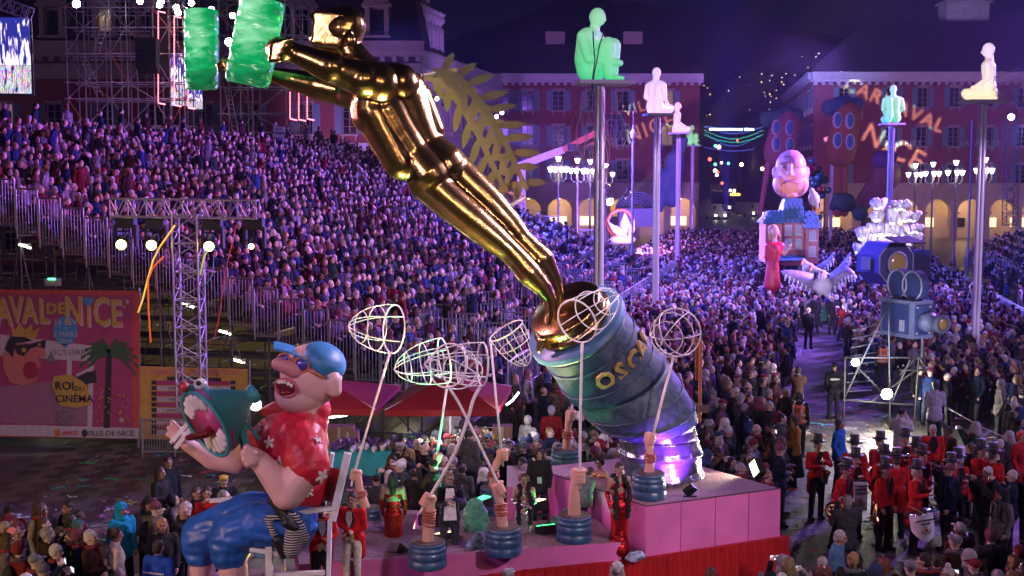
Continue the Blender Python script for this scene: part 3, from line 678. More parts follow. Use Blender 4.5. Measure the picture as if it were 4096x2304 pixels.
# tribune signs
m_wb = mat('white_sign_board', (.75, .72, .75), .6); m_ink = mat('black_lettering', (.02, .02, .03), .6)
t = thing('stand_sign', 'white board reading ENS at the left edge above the top row', 'sign', W(0, 485, 56)); c = W(-5, 450, 56); M = MX.Translation(c) @ MX.Rotation(R(8), 4, 'Y')
localob(MB().box((0, 0, 0), (.95, .04, .85)), 'board', m_wb, t, M); text('lettering', 'PHOCEENS', .3, m_ink, M @ MX.Translation((-.14, -.03, -.05)) @ MX.Rotation(PI/2, 4, 'X'), t, bold=.008)
t = thing('stand_sign', 'white board reading TRIBUNE PHOCEENS on the parapet beside the second scaffold tower', 'sign', W(1115, 550, 68)); c = W(1115, 528, 68); M = MX.Translation(c) @ MX.Rotation(R(4), 4, 'Y')
localob(MB().box((0, 0, 0), (.62, .04, .6)), 'board', m_wb, t, M); text('lettering', 'TRIBUNE', .1, m_ink, M @ MX.Translation((0, -.03, .15)) @ MX.Rotation(PI/2, 4, 'X'), t); text('lettering', 'PHOCEENS', .13, m_ink, M @ MX.Translation((0, -.03, -.05)) @ MX.Rotation(PI/2, 4, 'X'), t, bold=.004)
rod('post', m_galv, c+V((-.2, .05, -.9)), c+V((-.2, .05, -.3)), .02, t); rod('post', m_galv, c+V((.2, .05, -.9)), c+V((.2, .05, -.3)), .02, t)
# T shaped truss with moving heads left of centre (in front of the stand)
YQ = 31.5
tt = truss('T shaped aluminium truss with moving head lamps in front of the grandstand', W(450, 830, YQ), W(1030, 838, YQ), .45, 16)
truss('', W(748, 860, YQ), W(770, 1640, YQ), .62, 14, par=tt, up=(0, 1, 0))
m_yl = emi('lamp_lens_yellow', (1, .72, .15), 25)
for i, (x_, y_) in enumerate(((485, 978), (606, 980), (836, 985), (1005, 985))):
    p = W(x_, y_, YQ-.3); b = stage_lamp(p, V((.1, -1, -.25)), 'moving head lamp with yellow lens under the T truss, %s' % ['leftmost', 'second from left', 'right of the truss tower', 'last at the right end'][i], .13 if i < 3 else .07, m_yl, 'moving head lamps on the T truss')
    bb = MB(); c = p+V((0, .45, 0)); bb.box(c+V((0, 0, .55)), (.45, .35, .3)); bb.box(c+V((-.24, 0, .2)), (.07, .25, .55)); bb.box(c+V((.24, 0, .2)), (.07, .25, .55)); bb.ob('base_unit', m_blk, b)
# junk sheet on top
b = MB(); 
for i in range(12): b.box(W(480+i*22, 797+random.uniform(-4, 4), YQ), (.28, .3, .02), MX.Rotation(random.uniform(-.3, .3), 3, 'Y'))
b.ob('cable_tray', m_alu, tt)
# ================================================================== banners on the stand's near end
def onplane(px, py, Y): return W(px, py, Y)
m_ban = mat('magenta_banner_cloth', (.30, .045, .13), .75, var=.07, scale=3); m_banb = mat('orange_red_banner_edge', (.42, .06, .05), .75)
m_yel = mat('mustard_print', (.42, .28, .06), .75); m_whp = mat('pale_banner_print', (.42, .38, .42), .75); m_gry = mat('grey_banner_print', (.16, .15, .17), .7)
m_blu = mat('sky_blue_print', (.05, .22, .42), .75); m_grn = mat('palm_green_print', (.03, .09, .04), .75); m_ski = mat('flesh_print', (.4, .15, .12), .75); m_dkp = mat('near_black_print', (.025, .02, .03), .7)
ban = thing('carnival_banner', 'large magenta carnival banner with yellow lettering and a shouting cartoon face', 'banner', W(270, 1755, 33.2))
BY = 33.2
def flat(poly, m, name, dz, par=None, Y=BY):     # flat print: polygon in photo pixels on the banner plane, dz layers proud
    b = MB(); pts = [W(x, y, Y-.006*dz) for x, y in poly]; q = V((0, .003, 0)); n = len(pts)
    b.add(pts+[p+q for p in pts], [tuple(range(n)), tuple(range(2*n-1, n-1, -1))]+[(i, (i+1) % n, (i+1) % n+n, i+n) for i in range(n)]); return b.ob(name, m, par or ban)
def disc(cx, cy, rx, ry, n=18, a0=0): return [(cx+rx*math.cos(a0+2*PI*i/n), cy+ry*math.sin(a0+2*PI*i/n)) for i in range(n)]
def star(cx, cy, r): return [(cx+(r if i % 2 == 0 else r*.42)*math.sin(PI*i/5), cy-(r if i % 2 == 0 else r*.42)*math.cos(PI*i/5)) for i in range(10)]
flat([(-140, 1156), (560, 1163), (554, 1755), (-140, 1745)], m_banb, 'banner_cloth', 0)
flat([(-140, 1172), (532, 1180), (530, 1712), (-140, 1700)], m_ban, 'field', 1)
flat([(0, 1338), (385, 1385), (380, 1448), (0, 1422)], m_whp, 'studio_wall', 2); flat([(268, 1440), (288, 1442), (284, 1560), (266, 1560)], m_whp, 'column_print', 2); flat([(356, 1440), (375, 1442), (368, 1715), (348, 1715)], m_whp, 'column_print', 2)
flat([(-100, 1560), (230, 1520), (350, 1600), (350, 1700), (-100, 1690)], mat('mauve_print', (.26, .12, .2), .75), 'floor_print', 2)
flat([(0, 1700), (0, 1742), (554, 1755), (555, 1712), (245, 1704), (150, 1700)], m_whp, 'bottom_strip', 3)
def btext(s, px, py, hpx, m, dz=4, Y=BY, par=None, rot=0., bold=.0, shear=0., sp=1., align='CENTER', cw=1.):
    c = W(px, py, Y-.006*dz-.006); sz = pxm(hpx, Y)/.72
    return text('lettering', s, sz, m, MX.Translation(c) @ MX.Rotation(-rot, 4, 'Y') @ MX.Rotation(PI/2, 4, 'X') @ MX.Diagonal((cw, 1, 1, 1)), par or ban, depth=.006, bold=bold, shear=shear, space=sp, align=align)
for ox, m_, dz in ((5, m_whp, 4), (0, m_yel, 5)):
    for s, px, py, h in (('V', -42, 1246, 106), ('A', 14, 1252, 112), ('V', 64, 1242, 106), ('A', 117, 1246, 104), ('L', 174, 1248, 100), ('N', 294, 1248, 116), ('I', 354, 1268, 84), ('C', 404, 1252, 118), ('E', 464, 1258, 108)):
        btext(s, px+ox, py+ox, h, m_, dz, bold=.02, cw=.6)
btext('DE', 222, 1236, 44, m_yel, 5, bold=.014)
flat([(332, 1192), (345, 1188), (353, 1196), (364, 1188), (374, 1195), (372, 1210), (355, 1230), (338, 1212)], m_blu, 'heart', 6)
flat(disc(262, 1322, 50, 60), m_blu, 'balloon', 6); flat([(245, 1375), (262, 1393), (272, 1378)], m_blu, 'balloon_neck', 6)
for s, y, h in (('16 FÉV', 1290, 24), ('>', 1314, 12), ('2 MARS', 1338, 22), ('2019', 1366, 18)): btext(s, 262, y, h, m_whp, 8)
btext('ST VICTORINE', 262, 1410, 24, m_gry, 4, sp=1.1)
# caricature face with crown and star glasses
flat([(10, 1420), (40, 1380), (100, 1370), (150, 1385), (178, 1400), (185, 1425), (150, 1432), (165, 1460), (140, 1490), (150, 1520), (100, 1545), (40, 1530), (15, 1480)], m_ski, 'face_print', 6)
flat([(45, 1300), (60, 1322), (80, 1292), (100, 1320), (128, 1295), (130, 1325), (160, 1310), (140, 1358), (50, 1345)], m_yel, 'crown_print', 7)
flat([(18, 1395), (40, 1345), (95, 1348), (130, 1362), (60, 1375), (52, 1430)], m_dkp, 'hair_print', 7)
flat([(55, 1380), (120, 1375), (184, 1358), (180, 1395), (150, 1385), (120, 1395), (95, 1425), (68, 1415)], m_dkp, 'sunglasses_print', 8); flat(star(95, 1400, 14), m_yel, 'star', 9); flat(star(158, 1378, 10), m_yel, 'star', 9)
flat(disc(122, 1480, 30, 36), mat('mouth_red_print', (.25, .02, .06), .7), 'mouth_print', 8)
flat([(180, 1445), (205, 1408), (228, 1452)], m_gry, 'party_cone', 8)
# palm, clapper, reel, speech blob
flat([(425, 1420), (448, 1420), (440, 1712), (415, 1712)], m_dkp, 'palm_trunk_print', 4)
for i in range(13):
    a = PI*(-.12+1.24*i/12); L = 118; x0, y0 = 437, 1400
    pts = []
    for k in range(6): s = k/5; pts.append((x0+L*s*math.cos(a), y0-L*s*math.sin(a)*.9+60*s*s-6*(1 if k % 2 else 0)))
    for k in range(5, -1, -1): s = k/5; pts.append((x0+L*s*math.cos(a)*.98, y0-L*s*math.sin(a)*.9+60*s*s+14*(1-s)+(8 if k % 2 else 3)))
    flat(pts, m_grn, 'palm_frond_print', 5+i % 3)
flat([(305, 1505), (380, 1480), (388, 1530), (320, 1538)], m_dkp, 'clapper_print', 6); flat([(303, 1498), (372, 1462), (376, 1472), (308, 1508)], m_whp, 'clapper_stick_print', 7)
flat([(215, 1505), (280, 1498), (330, 1525), (350, 1545), (365, 1620), (300, 1632), (240, 1622), (222, 1575), (208, 1545)], m_yel, 'speech_blob', 8)
btext('ROI', 258, 1545, 34, m_dkp, 10, bold=.006); btext('DU', 318, 1555, 20, m_dkp, 10); btext('CINÉMA', 297, 1596, 30, m_dkp, 10, bold=.004)
flat(disc(264, 1666, 38, 36), m_gry, 'film_reel_print', 8)
for k in range(6): flat(disc(264+21*math.cos(k*PI/3), 1666+20*math.sin(k*PI/3), 7, 7, 10), m_whp if 0 else m_ban, 'reel_hole_print', 9)
for x, y, r in ((509, 1207, 12), (497, 1226, 9), (486, 1680, 14), (478, 1654, 8)): flat(star(x, y, r), m_whp if x > 500 or y == 1680 else m_yel, 'star', 6)
for _ in range(34):
    x = random.choice([random.uniform(468, 528), random.uniform(380, 445)]); y = random.uniform(1555, 1690); flat(disc(x, y, 3.5, 3.5, 6), m_yel, 'mimosa_dot', 6)
btext('#NICE', 280, 1732, 15, mat('red_print', (.5, .06, .05), .7), 6, bold=.004); btext('VILLE DE NICE', 440, 1734, 22, m_dkp, 6)
flat(disc(338, 1733, 12, 16, 8), m_dkp, 'crest', 6); flat([(220, 1718), (240, 1718), (240, 1745), (220, 1745)], mat('orange_print', (.5, .15, .03), .7), 'logo_print', 6)
# yellow timetable banner
b2_ = thing('timetable_banner', 'mustard yellow carnival timetable banner behind the giant megaphone', 'banner', W(770, 1760, 33.3)); B2 = 33.3
flat([(562, 1464), (992, 1476), (990, 1760), (560, 1756)], m_yel, 'banner_cloth', 0, b2_, B2)
btext('CARNAVAL DE NICE 2019', 777, 1490, 22, mat('pink_print', (.5, .1, .22), .7), 3, B2, b2_)
flat([(668, 1506), (885, 1512), (885, 1526), (668, 1520)], m_dkp, 'title_bar', 3, b2_, B2)
for i in range(10):
    y = 1522+i*22; flat([(628, y), (920, y+2), (920, y+20), (628, y+18)], m_whp if i % 2 else m_ban, 'table_row', 2, b2_, B2)
    for x in (606, 922): flat([(x, y), (x+20, y), (x+20, y+16), (x, y+16)], m_dkp, 'day_box', 2, b2_, B2)
    if i % 2: btext(['DÉFILÉ', 'CORSO', 'BATAILLE', 'CORSO', 'FLEURS'][i//2], 690, y+9, 8, m_dkp, 4, B2, b2_)
b2f = rod('frame_pole', m_galv, W(998, 1440, 33.4), W(998, 1780, 33.4), .04, b2_); rod('frame_pole', m_galv, W(556, 1150, 33.3), W(554, 1790, 33.3), .04, ban)
# exit light under the stand
t = thing('exit_sign', 'small green lit exit sign under the near end of the grandstand', 'sign', W(210, 1130, 33.8)); bx('box', mat('sign_box', (.3, .3, .32), .5), W(212, 1128, 33.8), (.42, .1, .2), t); bx('lamp_panel', emi('green_exit', (.1, 1, .4), 4), W(207, 1116, 33.74), (.2, .03, .05), t)
# under-stand tube lights
for i, (x_, y_) in enumerate(((752, 1222), (900, 1330), (955, 1445), (100, 985))):
    t = thing('work_lamp', 'white tube lamp glowing under the grandstand, %s' % ['beside the truss tower', 'right of the truss tower', 'lowest, above the yellow banner', 'far left below the railings'][i], 'lamp', W(x_, y_, 36)); bx('tube', emi('tube_white', (1, .95, .8), 9), W(x_, y_, 36), (.35, .05, .05), t, rot=MX.Rotation(R(18), 3, 'Y')); bx('reflector', m_galv, W(x_, y_-8, 36.1), (.4, .12, .04), t)
for u, t_ in ((-10, 5), (-5, 5), (-1, 4.5), (2, 5)): plight(ST(u, t_, min(2.2, row_z(u)-.5)), (1, .85, .5), 50, .15, 'work_light')

# ================================================================== PEOPLE: templates
m_skin = mat('skin', (1, 1, 1), .55, var=.05, objcol=True, attr='Col', sub=.0); m_cloth = mat('clothing_fabric', (1, 1, 1), .85, var=.22, scale=14, bump=.4, objcol=True, spec=.2)
m_hair = mat('hair', (1, 1, 1), .6, var=.35, scale=30, bump=.5, objcol=True); m_shiny = mat('metallic_costume_fabric', (1, 1, 1), .25, metal=.75, var=.3, scale=12, bump=.6, objcol=True)
m_wool = mat('knitted_wool', (1, 1, 1), .95, var=.25, scale=50, bump=.8, objcol=True)
m_sequin = mat('sequined_fabric', (1, 1, 1), .2, metal=.9, var=.9, scale=90, bump=1, objcol=True)
def headblob(b, c=V((0, 0, 1.62)), s=1.):
    c = V(c); b.sphere(c+V((0, .012, .012))*s, (.074*s, .092*s, .098*s), seg=18, ring=12); b.sphere(c+V((0, -.02, -.055))*s, (.052*s, .062*s, .066*s), seg=14, ring=10)
    b.capsule(c+V((0, -.082, .012))*s, c+V((0, -.103, -.022))*s, .009*s, .016*s, 8); b.sphere(c+V((0, -.068, -.09))*s, (.024*s, .02*s, .016*s)); b.capsule(c+V((-.018, -.083, -.052))*s, c+V((.018, -.083, -.052))*s, .008*s, .008*s, 8)
    for q in (-1, 1): b.sphere(c+V((q*.076, .01, -.01))*s, (.012*s, .022*s, .032*s)); b.sphere(c+V((q*.04, -.062, -.02))*s, (.024*s, .02*s, .02*s)); b.capsule(c+V((q*.012, -.086, .028))*s, c+V((q*.045, -.074, .03))*s, .008*s, .008*s, 8)
def handblob(b, wr, d, n, s=1., curl=.3, side=1):
    # wr wrist, d finger direction, n palm normal (fingers curl towards n)
    wr = V(wr); d = V(d).normalized(); n = V(n); n = (n-d*n.dot(d)).normalized(); x = d.cross(n)*side
    b.capsule(wr, wr+d*.05*s, .026*s, .034*s, 10); b.capsule(wr+d*.055*s-x*.02*s, wr+d*.055*s+x*.02*s, .022*s, .022*s, 10)
    for k, (o, L) in enumerate(((-.03, .062), (-.01, .074), (.011, .07), (.031, .055))):
        a = wr+d*.085*s+x*o*s; r1 = MX.Rotation(0, 3, 'X'); m1 = a+(d*math.cos(curl)+n*math.sin(curl))*L*.5*s; m2 = m1+(d*math.cos(curl*2.3)+n*math.sin(curl*2.3))*L*.5*s
        b.capsule(a, m1, .0105*s, .0095*s, 8); b.capsule(m1, m2, .0095*s, .008*s, 8)
    a = wr+d*.03*s-x*.03*s; m1 = a+(d*.6-x*.75+n*.3).normalized()*.038*s; m2 = m1+(d*.9-x*.2+n*.4).normalized()*.032*s; b.capsule(a, m1, .013*s, .011*s, 8); b.capsule(m1, m2, .011*s, .009*s, 8)
POSES = {
 'stand': dict(L=[(-.185, .0, 1.41), (-.235, .03, 1.14), (-.21, -.08, .9)], R=[(.185, .0, 1.41), (.235, .03, 1.14), (.21, -.09, .9)], hip=.93, legs=[((-.09, 0, .9), (-.1, -.02, .5), (-.11, .03, .08)), ((.09, 0, .9), (.11, -.04, .5), (.12, -.02, .08))]),
 'phone': dict(L=[(-.185, .0, 1.41), (-.24, -.12, 1.2), (-.08, -.34, 1.5)], R=[(.185, .0, 1.41), (.24, -.12, 1.2), (.08, -.34, 1.52)], hip=.93, legs=[((-.09, 0, .9), (-.1, -.02, .5), (-.1, .02, .08)), ((.09, 0, .9), (.1, -.02, .5), (.13, .0, .08))]),
 'fold': dict(L=[(-.185, .0, 1.41), (-.23, -.02, 1.15), (.02, -.22, 1.12)], R=[(.185, .0, 1.41), (.23, -.02, 1.15), (-.0, -.2, 1.06)], hip=.93, legs=[((-.09, 0, .9), (-.12, -.02, .5), (-.14, .02, .08)), ((.09, 0, .9), (.09, -.04, .5), (.08, .0, .08))]),
 'play': dict(L=[(-.185, .0, 1.41), (-.25, -.08, 1.17), (-.06, -.28, 1.22)], R=[(.185, .0, 1.41), (.25, -.1, 1.2), (.05, -.27, 1.32)], hip=.93, legs=[((-.09, 0, .9), (-.12, -.04, .5), (-.13, .0, .08)), ((.09, 0, .9), (.1, .0, .5), (.12, .06, .08))]),
 'sit': dict(L=[(-.185, .0, .98), (-.22, -.06, .72), (-.08, -.3, .68)], R=[(.185, .0, .98), (.22, -.06, .72), (.08, -.3, .66)], hip=.47, legs=[((-.09, 0, .47), (-.11, -.42, .5), (-.11, -.4, .08)), ((.09, 0, .47), (.11, -.42, .5), (.12, -.38, .08))]),
}
PM = {}
def colface(me, dz=0.):
    at = me.color_attributes.new('Col', 'FLOAT_COLOR', 'POINT'); a = np.ones((len(me.vertices), 4), np.float32)
    for i, v in enumerate(me.vertices):
        x, y, z = v.co; z -= dz
        if y < -.05 and 1.5 < z < 1.72:
            if abs(abs(x)-.03) < .014 and abs(z-1.63) < .0105: a[i, :3] = (.12, .1, .1)
            elif abs(x) < .026 and abs(z-1.568) < .009: a[i, :3] = (.75, .35, .35)
    at.data.foreach_set('color', a.ravel())
def rough_(me, a, f):
    for v in me.vertices: v.co += v.normal*a*mnoise.noise(V((v.co.x*f[0], v.co.y*f[1], v.co.z*f[2])))
from mathutils import noise as mnoise
ff = MB()
for s in (-1, 1): ff.sphere((s*.032, -.094, 1.628), (.0135, .012, .0085), seg=8, ring=5); ff.capsule((s*.015, -.104, 1.648), (s*.048, -.092, 1.65), .0055, .0045, 6)
ff.capsule((-.02, -.103, 1.566), (.02, -.103, 1.566), .0065, .0065, 6)
FACEM = ff.mesh('face_features_mesh', mat('dark_eyes_and_brows', (.035, .015, .012), .4), True)
def build_pose(key):
    P = POSES[key]; dz = P['hip']-.93
    S = lambda p: V(p)
    b = MB(); hz = V((0, -.012, 1.62+dz)); headblob(b, hz)
    b.capsule((0, .015, 1.42+dz), (0, .0, 1.55+dz), .062, .052)
    b.capsule((-.1, .01, 1.36+dz), (.1, .01, 1.36+dz), .085, .085); b.sphere((0, .0, 1.24+dz), (.15, .1, .2)); b.sphere((0, 0, 1.0+dz), (.135, .1, .14))
    for k, sd in (('L', -1), ('R', 1)):
        s, e, w_ = [S(p) for p in P[k]]; b.capsule(s, e, .052, .038); b.capsule(e, w_, .038, .026)
        dd = (w_-e).normalized(); handblob(b, w_, dd, V((-sd*.8, -.1, 0)) if abs(dd.z) > .6 else V((0, 0, -1)) if key != 'phone' else V((-sd, 0, .0)), 1., .5, sd)
    for h, k_, a_ in P['legs']:
        h, k_, a_ = S(h), S(k_), S(a_); b.capsule(h, k_, .08, .05); b.capsule(k_, a_, .052, .035); b.capsule(a_+V((0, .02, -.04)), a_+V((0, -.15, -.045)), .036, .03)
    body = blobmesh('body_mesh', b, .0125, m_skin, 2, 4200); colface(body, dz)
    b = MB(); b.capsule((-.115, .01, 1.37+dz), (.115, .01, 1.37+dz), .1, .1); b.sphere((0, 0, 1.22+dz), (.19, .14, .24)); b.sphere((0, .005, 1.0+dz), (.185, .145, .2))
    if key != 'sit': b.capsule((-.05, .0, .86), (.05, 0, .86), .15, .15)
    b.tube([(0, .02, 1.42+dz), (0, .008, 1.51+dz)], [.1, .082], 14)
    for k, sd in (('L', -1), ('R', 1)):
        s, e, w_ = [S(p) for p in P[k]]; b.capsule(s, e, .075, .06); b.capsule(e, w_-(w_-e).normalized()*.02, .06, .047)
    coat = blobmesh('coat_mesh', b, .014, m_cloth, 3, 3400); rough_(coat, .014, (7, 7, 16))
    b = MB(); b.sphere((0, .0, P['hip']), (.155, .12, .12))
    for h, k_, a_ in P['legs']:
        h, k_, a_ = S(h), S(k_), S(a_); b.capsule(h, k_, .095, .07); b.capsule(k_, a_, .07, .058)
    tr = blobmesh('trousers_mesh', b, .018, m_cloth, 3, 1200)
    b = MB()
    for h, k_, a_ in P['legs']: a_ = S(a_); b.capsule(a_+V((0, .03, -.035)), a_+V((0, -.16, -.04)), .048, .04)
    sh = b.mesh('shoes_mesh', m_cloth, True)
    PM[key] = (body, coat, tr, sh, dz)
for k_ in POSES: build_pose(k_)
HZ = V((0, -.012, 1.62))
def hairmesh(kind):
    b = MB(); c = HZ
    if kind == 'short': b.sphere(c+V((0, .024, .034)), (.084, .096, .092)); b.sphere(c+V((0, .05, -.02)), (.078, .065, .075))
    elif kind == 'long': b.sphere(c+V((0, .026, .036)), (.09, .1, .094)); b.capsule(c+V((0, .06, 0)), c+V((0, .085, -.27)), .085, .06); b.capsule(c+V((-.072, .01, 0)), c+V((-.08, .03, -.2)), .03, .03); b.capsule(c+V((.072, .01, 0)), c+V((.08, .03, -.2)), .03, .03)
    elif kind == 'bob': b.sphere(c+V((0, .03, .03)), (.1, .105, .098)); b.capsule(c+V((-.07, .03, -.02)), c+V((-.08, .03, -.09)), .04, .035); b.capsule(c+V((.07, .03, -.02)), c+V((.08, .03, -.09)), .04, .035)
    elif kind == 'curly':
        for i in range(26):
            a = i*2.4; z = i/26.; r = math.sqrt(1-(z*1.1-.25)**2)*.09; p = c+V((r*math.cos(a), .035+r*math.sin(a), -.02+z*.12)); 
            if p.y < -.055 and p.z < 1.67: continue
            b.sphere(p, .036, seg=8, ring=6)
    elif kind == 'beanie': b.sphere(c+V((0, .014, .045)), (.094, .106, .094)); b.capsule(c+V((0, .03, .03)), c+V((0, .035, .0)), .098, .092)
    elif kind == 'bobble': b.sphere(c+V((0, .014, .045)), (.094, .106, .096)); b.sphere(c+V((0, .03, .16)), .045)
    elif kind == 'hood': b.sphere(c+V((0, .035, .02)), (.115, .12, .125)); b.capsule(c+V((0, .05, -.06)), c+V((0, .05, -.14)), .11, .13)
    elif kind == 'cap': b.sphere(c+V((0, .02, .035)), (.09, .1, .088)); b.sphere(c+V((0, -.1, .05)), (.07, .075, .012))
    elif kind == 'bald': b.sphere(c+V((0, .052, -.02)), (.078, .05, .05))
    elif kind == 'flatcap': b.sphere(c+V((0, .0, .065)), (.098, .125, .04)); b.sphere(c+V((0, .03, .03)), (.088, .09, .07))
    elif kind == 'horns': b.sphere(c+V((0, .01, .05)), (.1, .1, .09)); [b.capsule(c+V((s*.05, 0, .12)), c+V((s*.08, 0, .2)), .022, .006) for s in (-1, 1)]
    hm_ = blobmesh('hair_mesh', b, .011, m_wool if kind in ('beanie', 'bobble', 'flatcap') else m_cloth if kind in ('hood', 'cap') else m_hair, 2, 1200)
    rough_(hm_, .012 if kind in ('short', 'long', 'bob', 'curly', 'bald') else .006, (40, 40, 14)); return hm_
HM = {k: hairmesh(k) for k in ('short', 'long', 'bob', 'curly', 'beanie', 'bobble', 'hood', 'cap', 'bald', 'flatcap', 'horns')}
b = MB(); b.tube([(0, -.1, 1.36), (0, -.1, 1.55)], .01); scm = MB(); scm.tube([(.1*math.cos(a), .01+.095*math.sin(a), 1.475+.01*math.sin(3*a)) for a in [2*PI*i/14 for i in range(14)]], .034, 8, closed=True); scm.capsule((.04, -.1, 1.46), (.07, -.15, 1.2), .035, .03, 8); SCARF = scm.mesh('scarf_mesh', m_wool, True)
bg = MB(); bg.sphere((0, .17, 1.2), (.15, .1, .2)); bg.tube([(-.12, .1, 1.35), (-.12, -.09, 1.4), (-.12, -.15, 1.2), (-.14, .02, 1.05)], .02, 6); bg.tube([(.12, .1, 1.35), (.12, -.09, 1.4), (.12, -.15, 1.2), (.14, .02, 1.05)], .02, 6); BAG = bg.mesh('backpack_mesh', m_cloth, True)
bg = MB(); bg.box((0, -.45, 1.56), (.15, .012, .08)); PHONE = bg.mesh('phone_mesh', mat('phone_case', (.02, .02, .02), .3)); bg = MB(); bg.box((0, -.441, 1.56), (.14, .004, .07)); PSCR = bg.mesh('phone_screen_mesh', emi('phone_screen', (.8, .85, 1), 1.6))
def person(label, loc, rz, pose='stand', skin=(.42, .24, .17), hair='short', hc=(.03, .02, .015), coat=(.03, .03, .04), trou=(.02, .02, .03), s=1., group=None, cat='person', shoes=(.02, .015, .012), coatmesh=None, scarf=None, bag=None, phone=False, coatmat=None, extra=None, lean=0., legs=True):
    M = MX.Translation(V(loc)) @ MX.Rotation(rz, 4, 'Z') @ MX.Rotation(lean, 4, 'X') @ MX.Scale(s, 4)
    t = put(bpy.data.objects.new('person', None), None, M); t.empty_display_size = .2; tag(t, label, cat, group)
    bo, co, tr, sh, dz = PM[pose]; D = MX.Translation((0, 0, dz))
    def P_(n, me, c, MM=None, mm=None):
        if me is None: return None
        o = put(bpy.data.objects.new(n, me), t, M @ MM if MM is not None else M); o.color = (*c, 1)
        if mm is not None: o.material_slots[0].link = 'OBJECT'; o.material_slots[0].material = mm
        return o
    tag(put(bpy.data.objects.new('face_features', FACEM), P_('body', bo, skin), M @ D), kind='stuff'); P_('coat', coatmesh or co, coat, None, coatmat)
    if legs: P_('trousers', tr, trou); P_('shoes', sh, shoes)
    if hair: P_({'beanie': 'woolly_hat', 'bobble': 'bobble_hat', 'hood': 'hood', 'cap': 'cap', 'flatcap': 'flat_cap'}.get(hair, 'hair'), HM[hair], hc, D)
    if scarf: P_('scarf', SCARF, scarf, D)
    if bag: P_('backpack', BAG, bag, D)
    if phone:
        ph = put(bpy.data.objects.new('phone', PHONE), t, M @ D); put(bpy.data.objects.new('phone_screen', PSCR), ph, M @ D)
    if extra: extra(t, M, P_)
    return t
# ================================================================== CROWD
SKINS = [(.6, .42, .34), (.66, .47, .39), (.5, .33, .25), (.2, .1, .06), (.55, .35, .28)]
COATS = [(tuple(q*.5 for q in c), n) for c, n in [((.018, .02, .03), 'black'), ((.02, .02, .025), 'black'), ((.03, .04, .1), 'navy'), ((.02, .03, .09), 'dark blue'), ((.03, .06, .2), 'blue'), ((.08, .08, .09), 'grey'), ((.25, .02, .025), 'red'), ((.1, .012, .03), 'burgundy'), ((.38, .35, .36), 'white'), ((.25, .2, .15), 'beige'), ((.06, .03, .02), 'brown'), ((.08, .03, .02), 'russet'), ((.03, .07, .05), 'bottle green'), ((.25, .2, .25), 'pale grey'), ((.02, .02, .022), 'black')]]
HAIRS = [((.02, .014, .01), 'dark'), ((.06, .03, .015), 'brown'), ((.25, .15, .06), 'blond'), ((.3, .28, .27), 'grey'), ((.5, .47, .46), 'white'), ((.2, .13, .06), 'blond'), ((.018, .012, .01), 'dark'), ((.12, .03, .01), 'auburn')]
HATC = [((.03, .03, .04), 'black'), ((.6, .57, .58), 'white'), ((.35, .33, .36), 'pale'), ((.2, .02, .03), 'red'), ((.03, .05, .14), 'blue'), ((.2, .2, .22), 'grey'), ((.2, .06, .1), 'plum')]
HK = ['short']*9+['long']*6+['bob']*3+['curly', 'bald', 'bald']+['beanie']*5+['bobble']*2+['hood']*4+['cap']*3+['flatcap']
HN = {'short': 'short %s hair', 'long': 'long %s hair', 'bob': '%s bobbed hair', 'curly': 'curly %s hair', 'bald': 'balding %s head', 'beanie': '%s woolly hat', 'bobble': '%s bobble hat', 'hood': '%s hood', 'cap': '%s peaked cap', 'flatcap': '%s flat cap'}
PN = {'stand': 'standing', 'phone': 'phone holding', 'fold': 'arms folded', 'sit': 'seated', 'play': 'gesturing'}
crowd = []     # (x,y,z,rz,pose,region)
FACE = PI/2-TH
for k in range(nrow):
    u = U_FRONT-k*RUN-.3; z = .9+k*RISE; t = .35+random.random()*.2
    while t < T_END-.3:
        gate = any(a < t < a+1.5 for a in (5.5, 10, 16, 24, 32)) and k < 4
        empty = gate or random.random() < (.05 if k > 1 else .2)
        if not empty:
            st_ = random.random() < .06; p = ST(u+random.uniform(-.06, .06), t, z)
            crowd.append((p.x, p.y, p.z, FACE+random.gauss(-.1, .45), ('phone' if random.random() < .4 else 'stand') if st_ else 'sit', 'stand'))
        t += random.uniform(.46, .58)
for i in range(20): p = ST(U_TOP-.2, 3+i*2+random.random(), 8.35); crowd.append((p.x, p.y, p.z, FACE+random.gauss(0, .6), 'stand', 'stand'))
def inpoly(x, y, P):
    c = False; j = len(P)-1
    for i in range(len(P)):
        if (P[i][1] > y) != (P[j][1] > y) and x < (P[j][0]-P[i][0])*(y-P[i][1])/(P[j][1]-P[i][1])+P[i][0]: c = not c
        j = i
    return c
def gpoly(pts): return [(G(x, y).x, G(x, y).y) for x, y in pts]
EXC = [gpoly([(3200, 1330), (3330, 1310), (3440, 1560), (3440, 1800), (3090, 1800)]),
       gpoly([(3150, 1780), (3960, 1720), (4096, 2000), (4096, 2200), (3230, 2270), (3110, 2230)]),
       gpoly([(3380, 1560), (3660, 1560), (3700, 1760), (3300, 1760)]),
       gpoly([(3060, 1160), (3430, 1170), (3400, 1260), (3060, 1250)]),
       gpoly([(2500, 965), (2570, 965), (2570, 985), (2500, 985)]),
       gpoly([(3400, 1050), (3650, 1050), (3650, 1110), (3400, 1110)])]
FLOATPOLY = [(-7, 16.8), (-6.5, 21.2), (-2, 22.6), (2.2, 24.8), (4.1, 24.8), (5.2, 21.3), (2.2, 19.6), (-2, 18.6)]
def free(x, y): return not inpoly(x, y, FLOATPOLY) and not any(inpoly(x, y, P) for P in EXC)
y = 24.
fl = lambda yy, A, B: A.x+(B.x-A.x)*(yy-A.y)/(B.y-A.y)
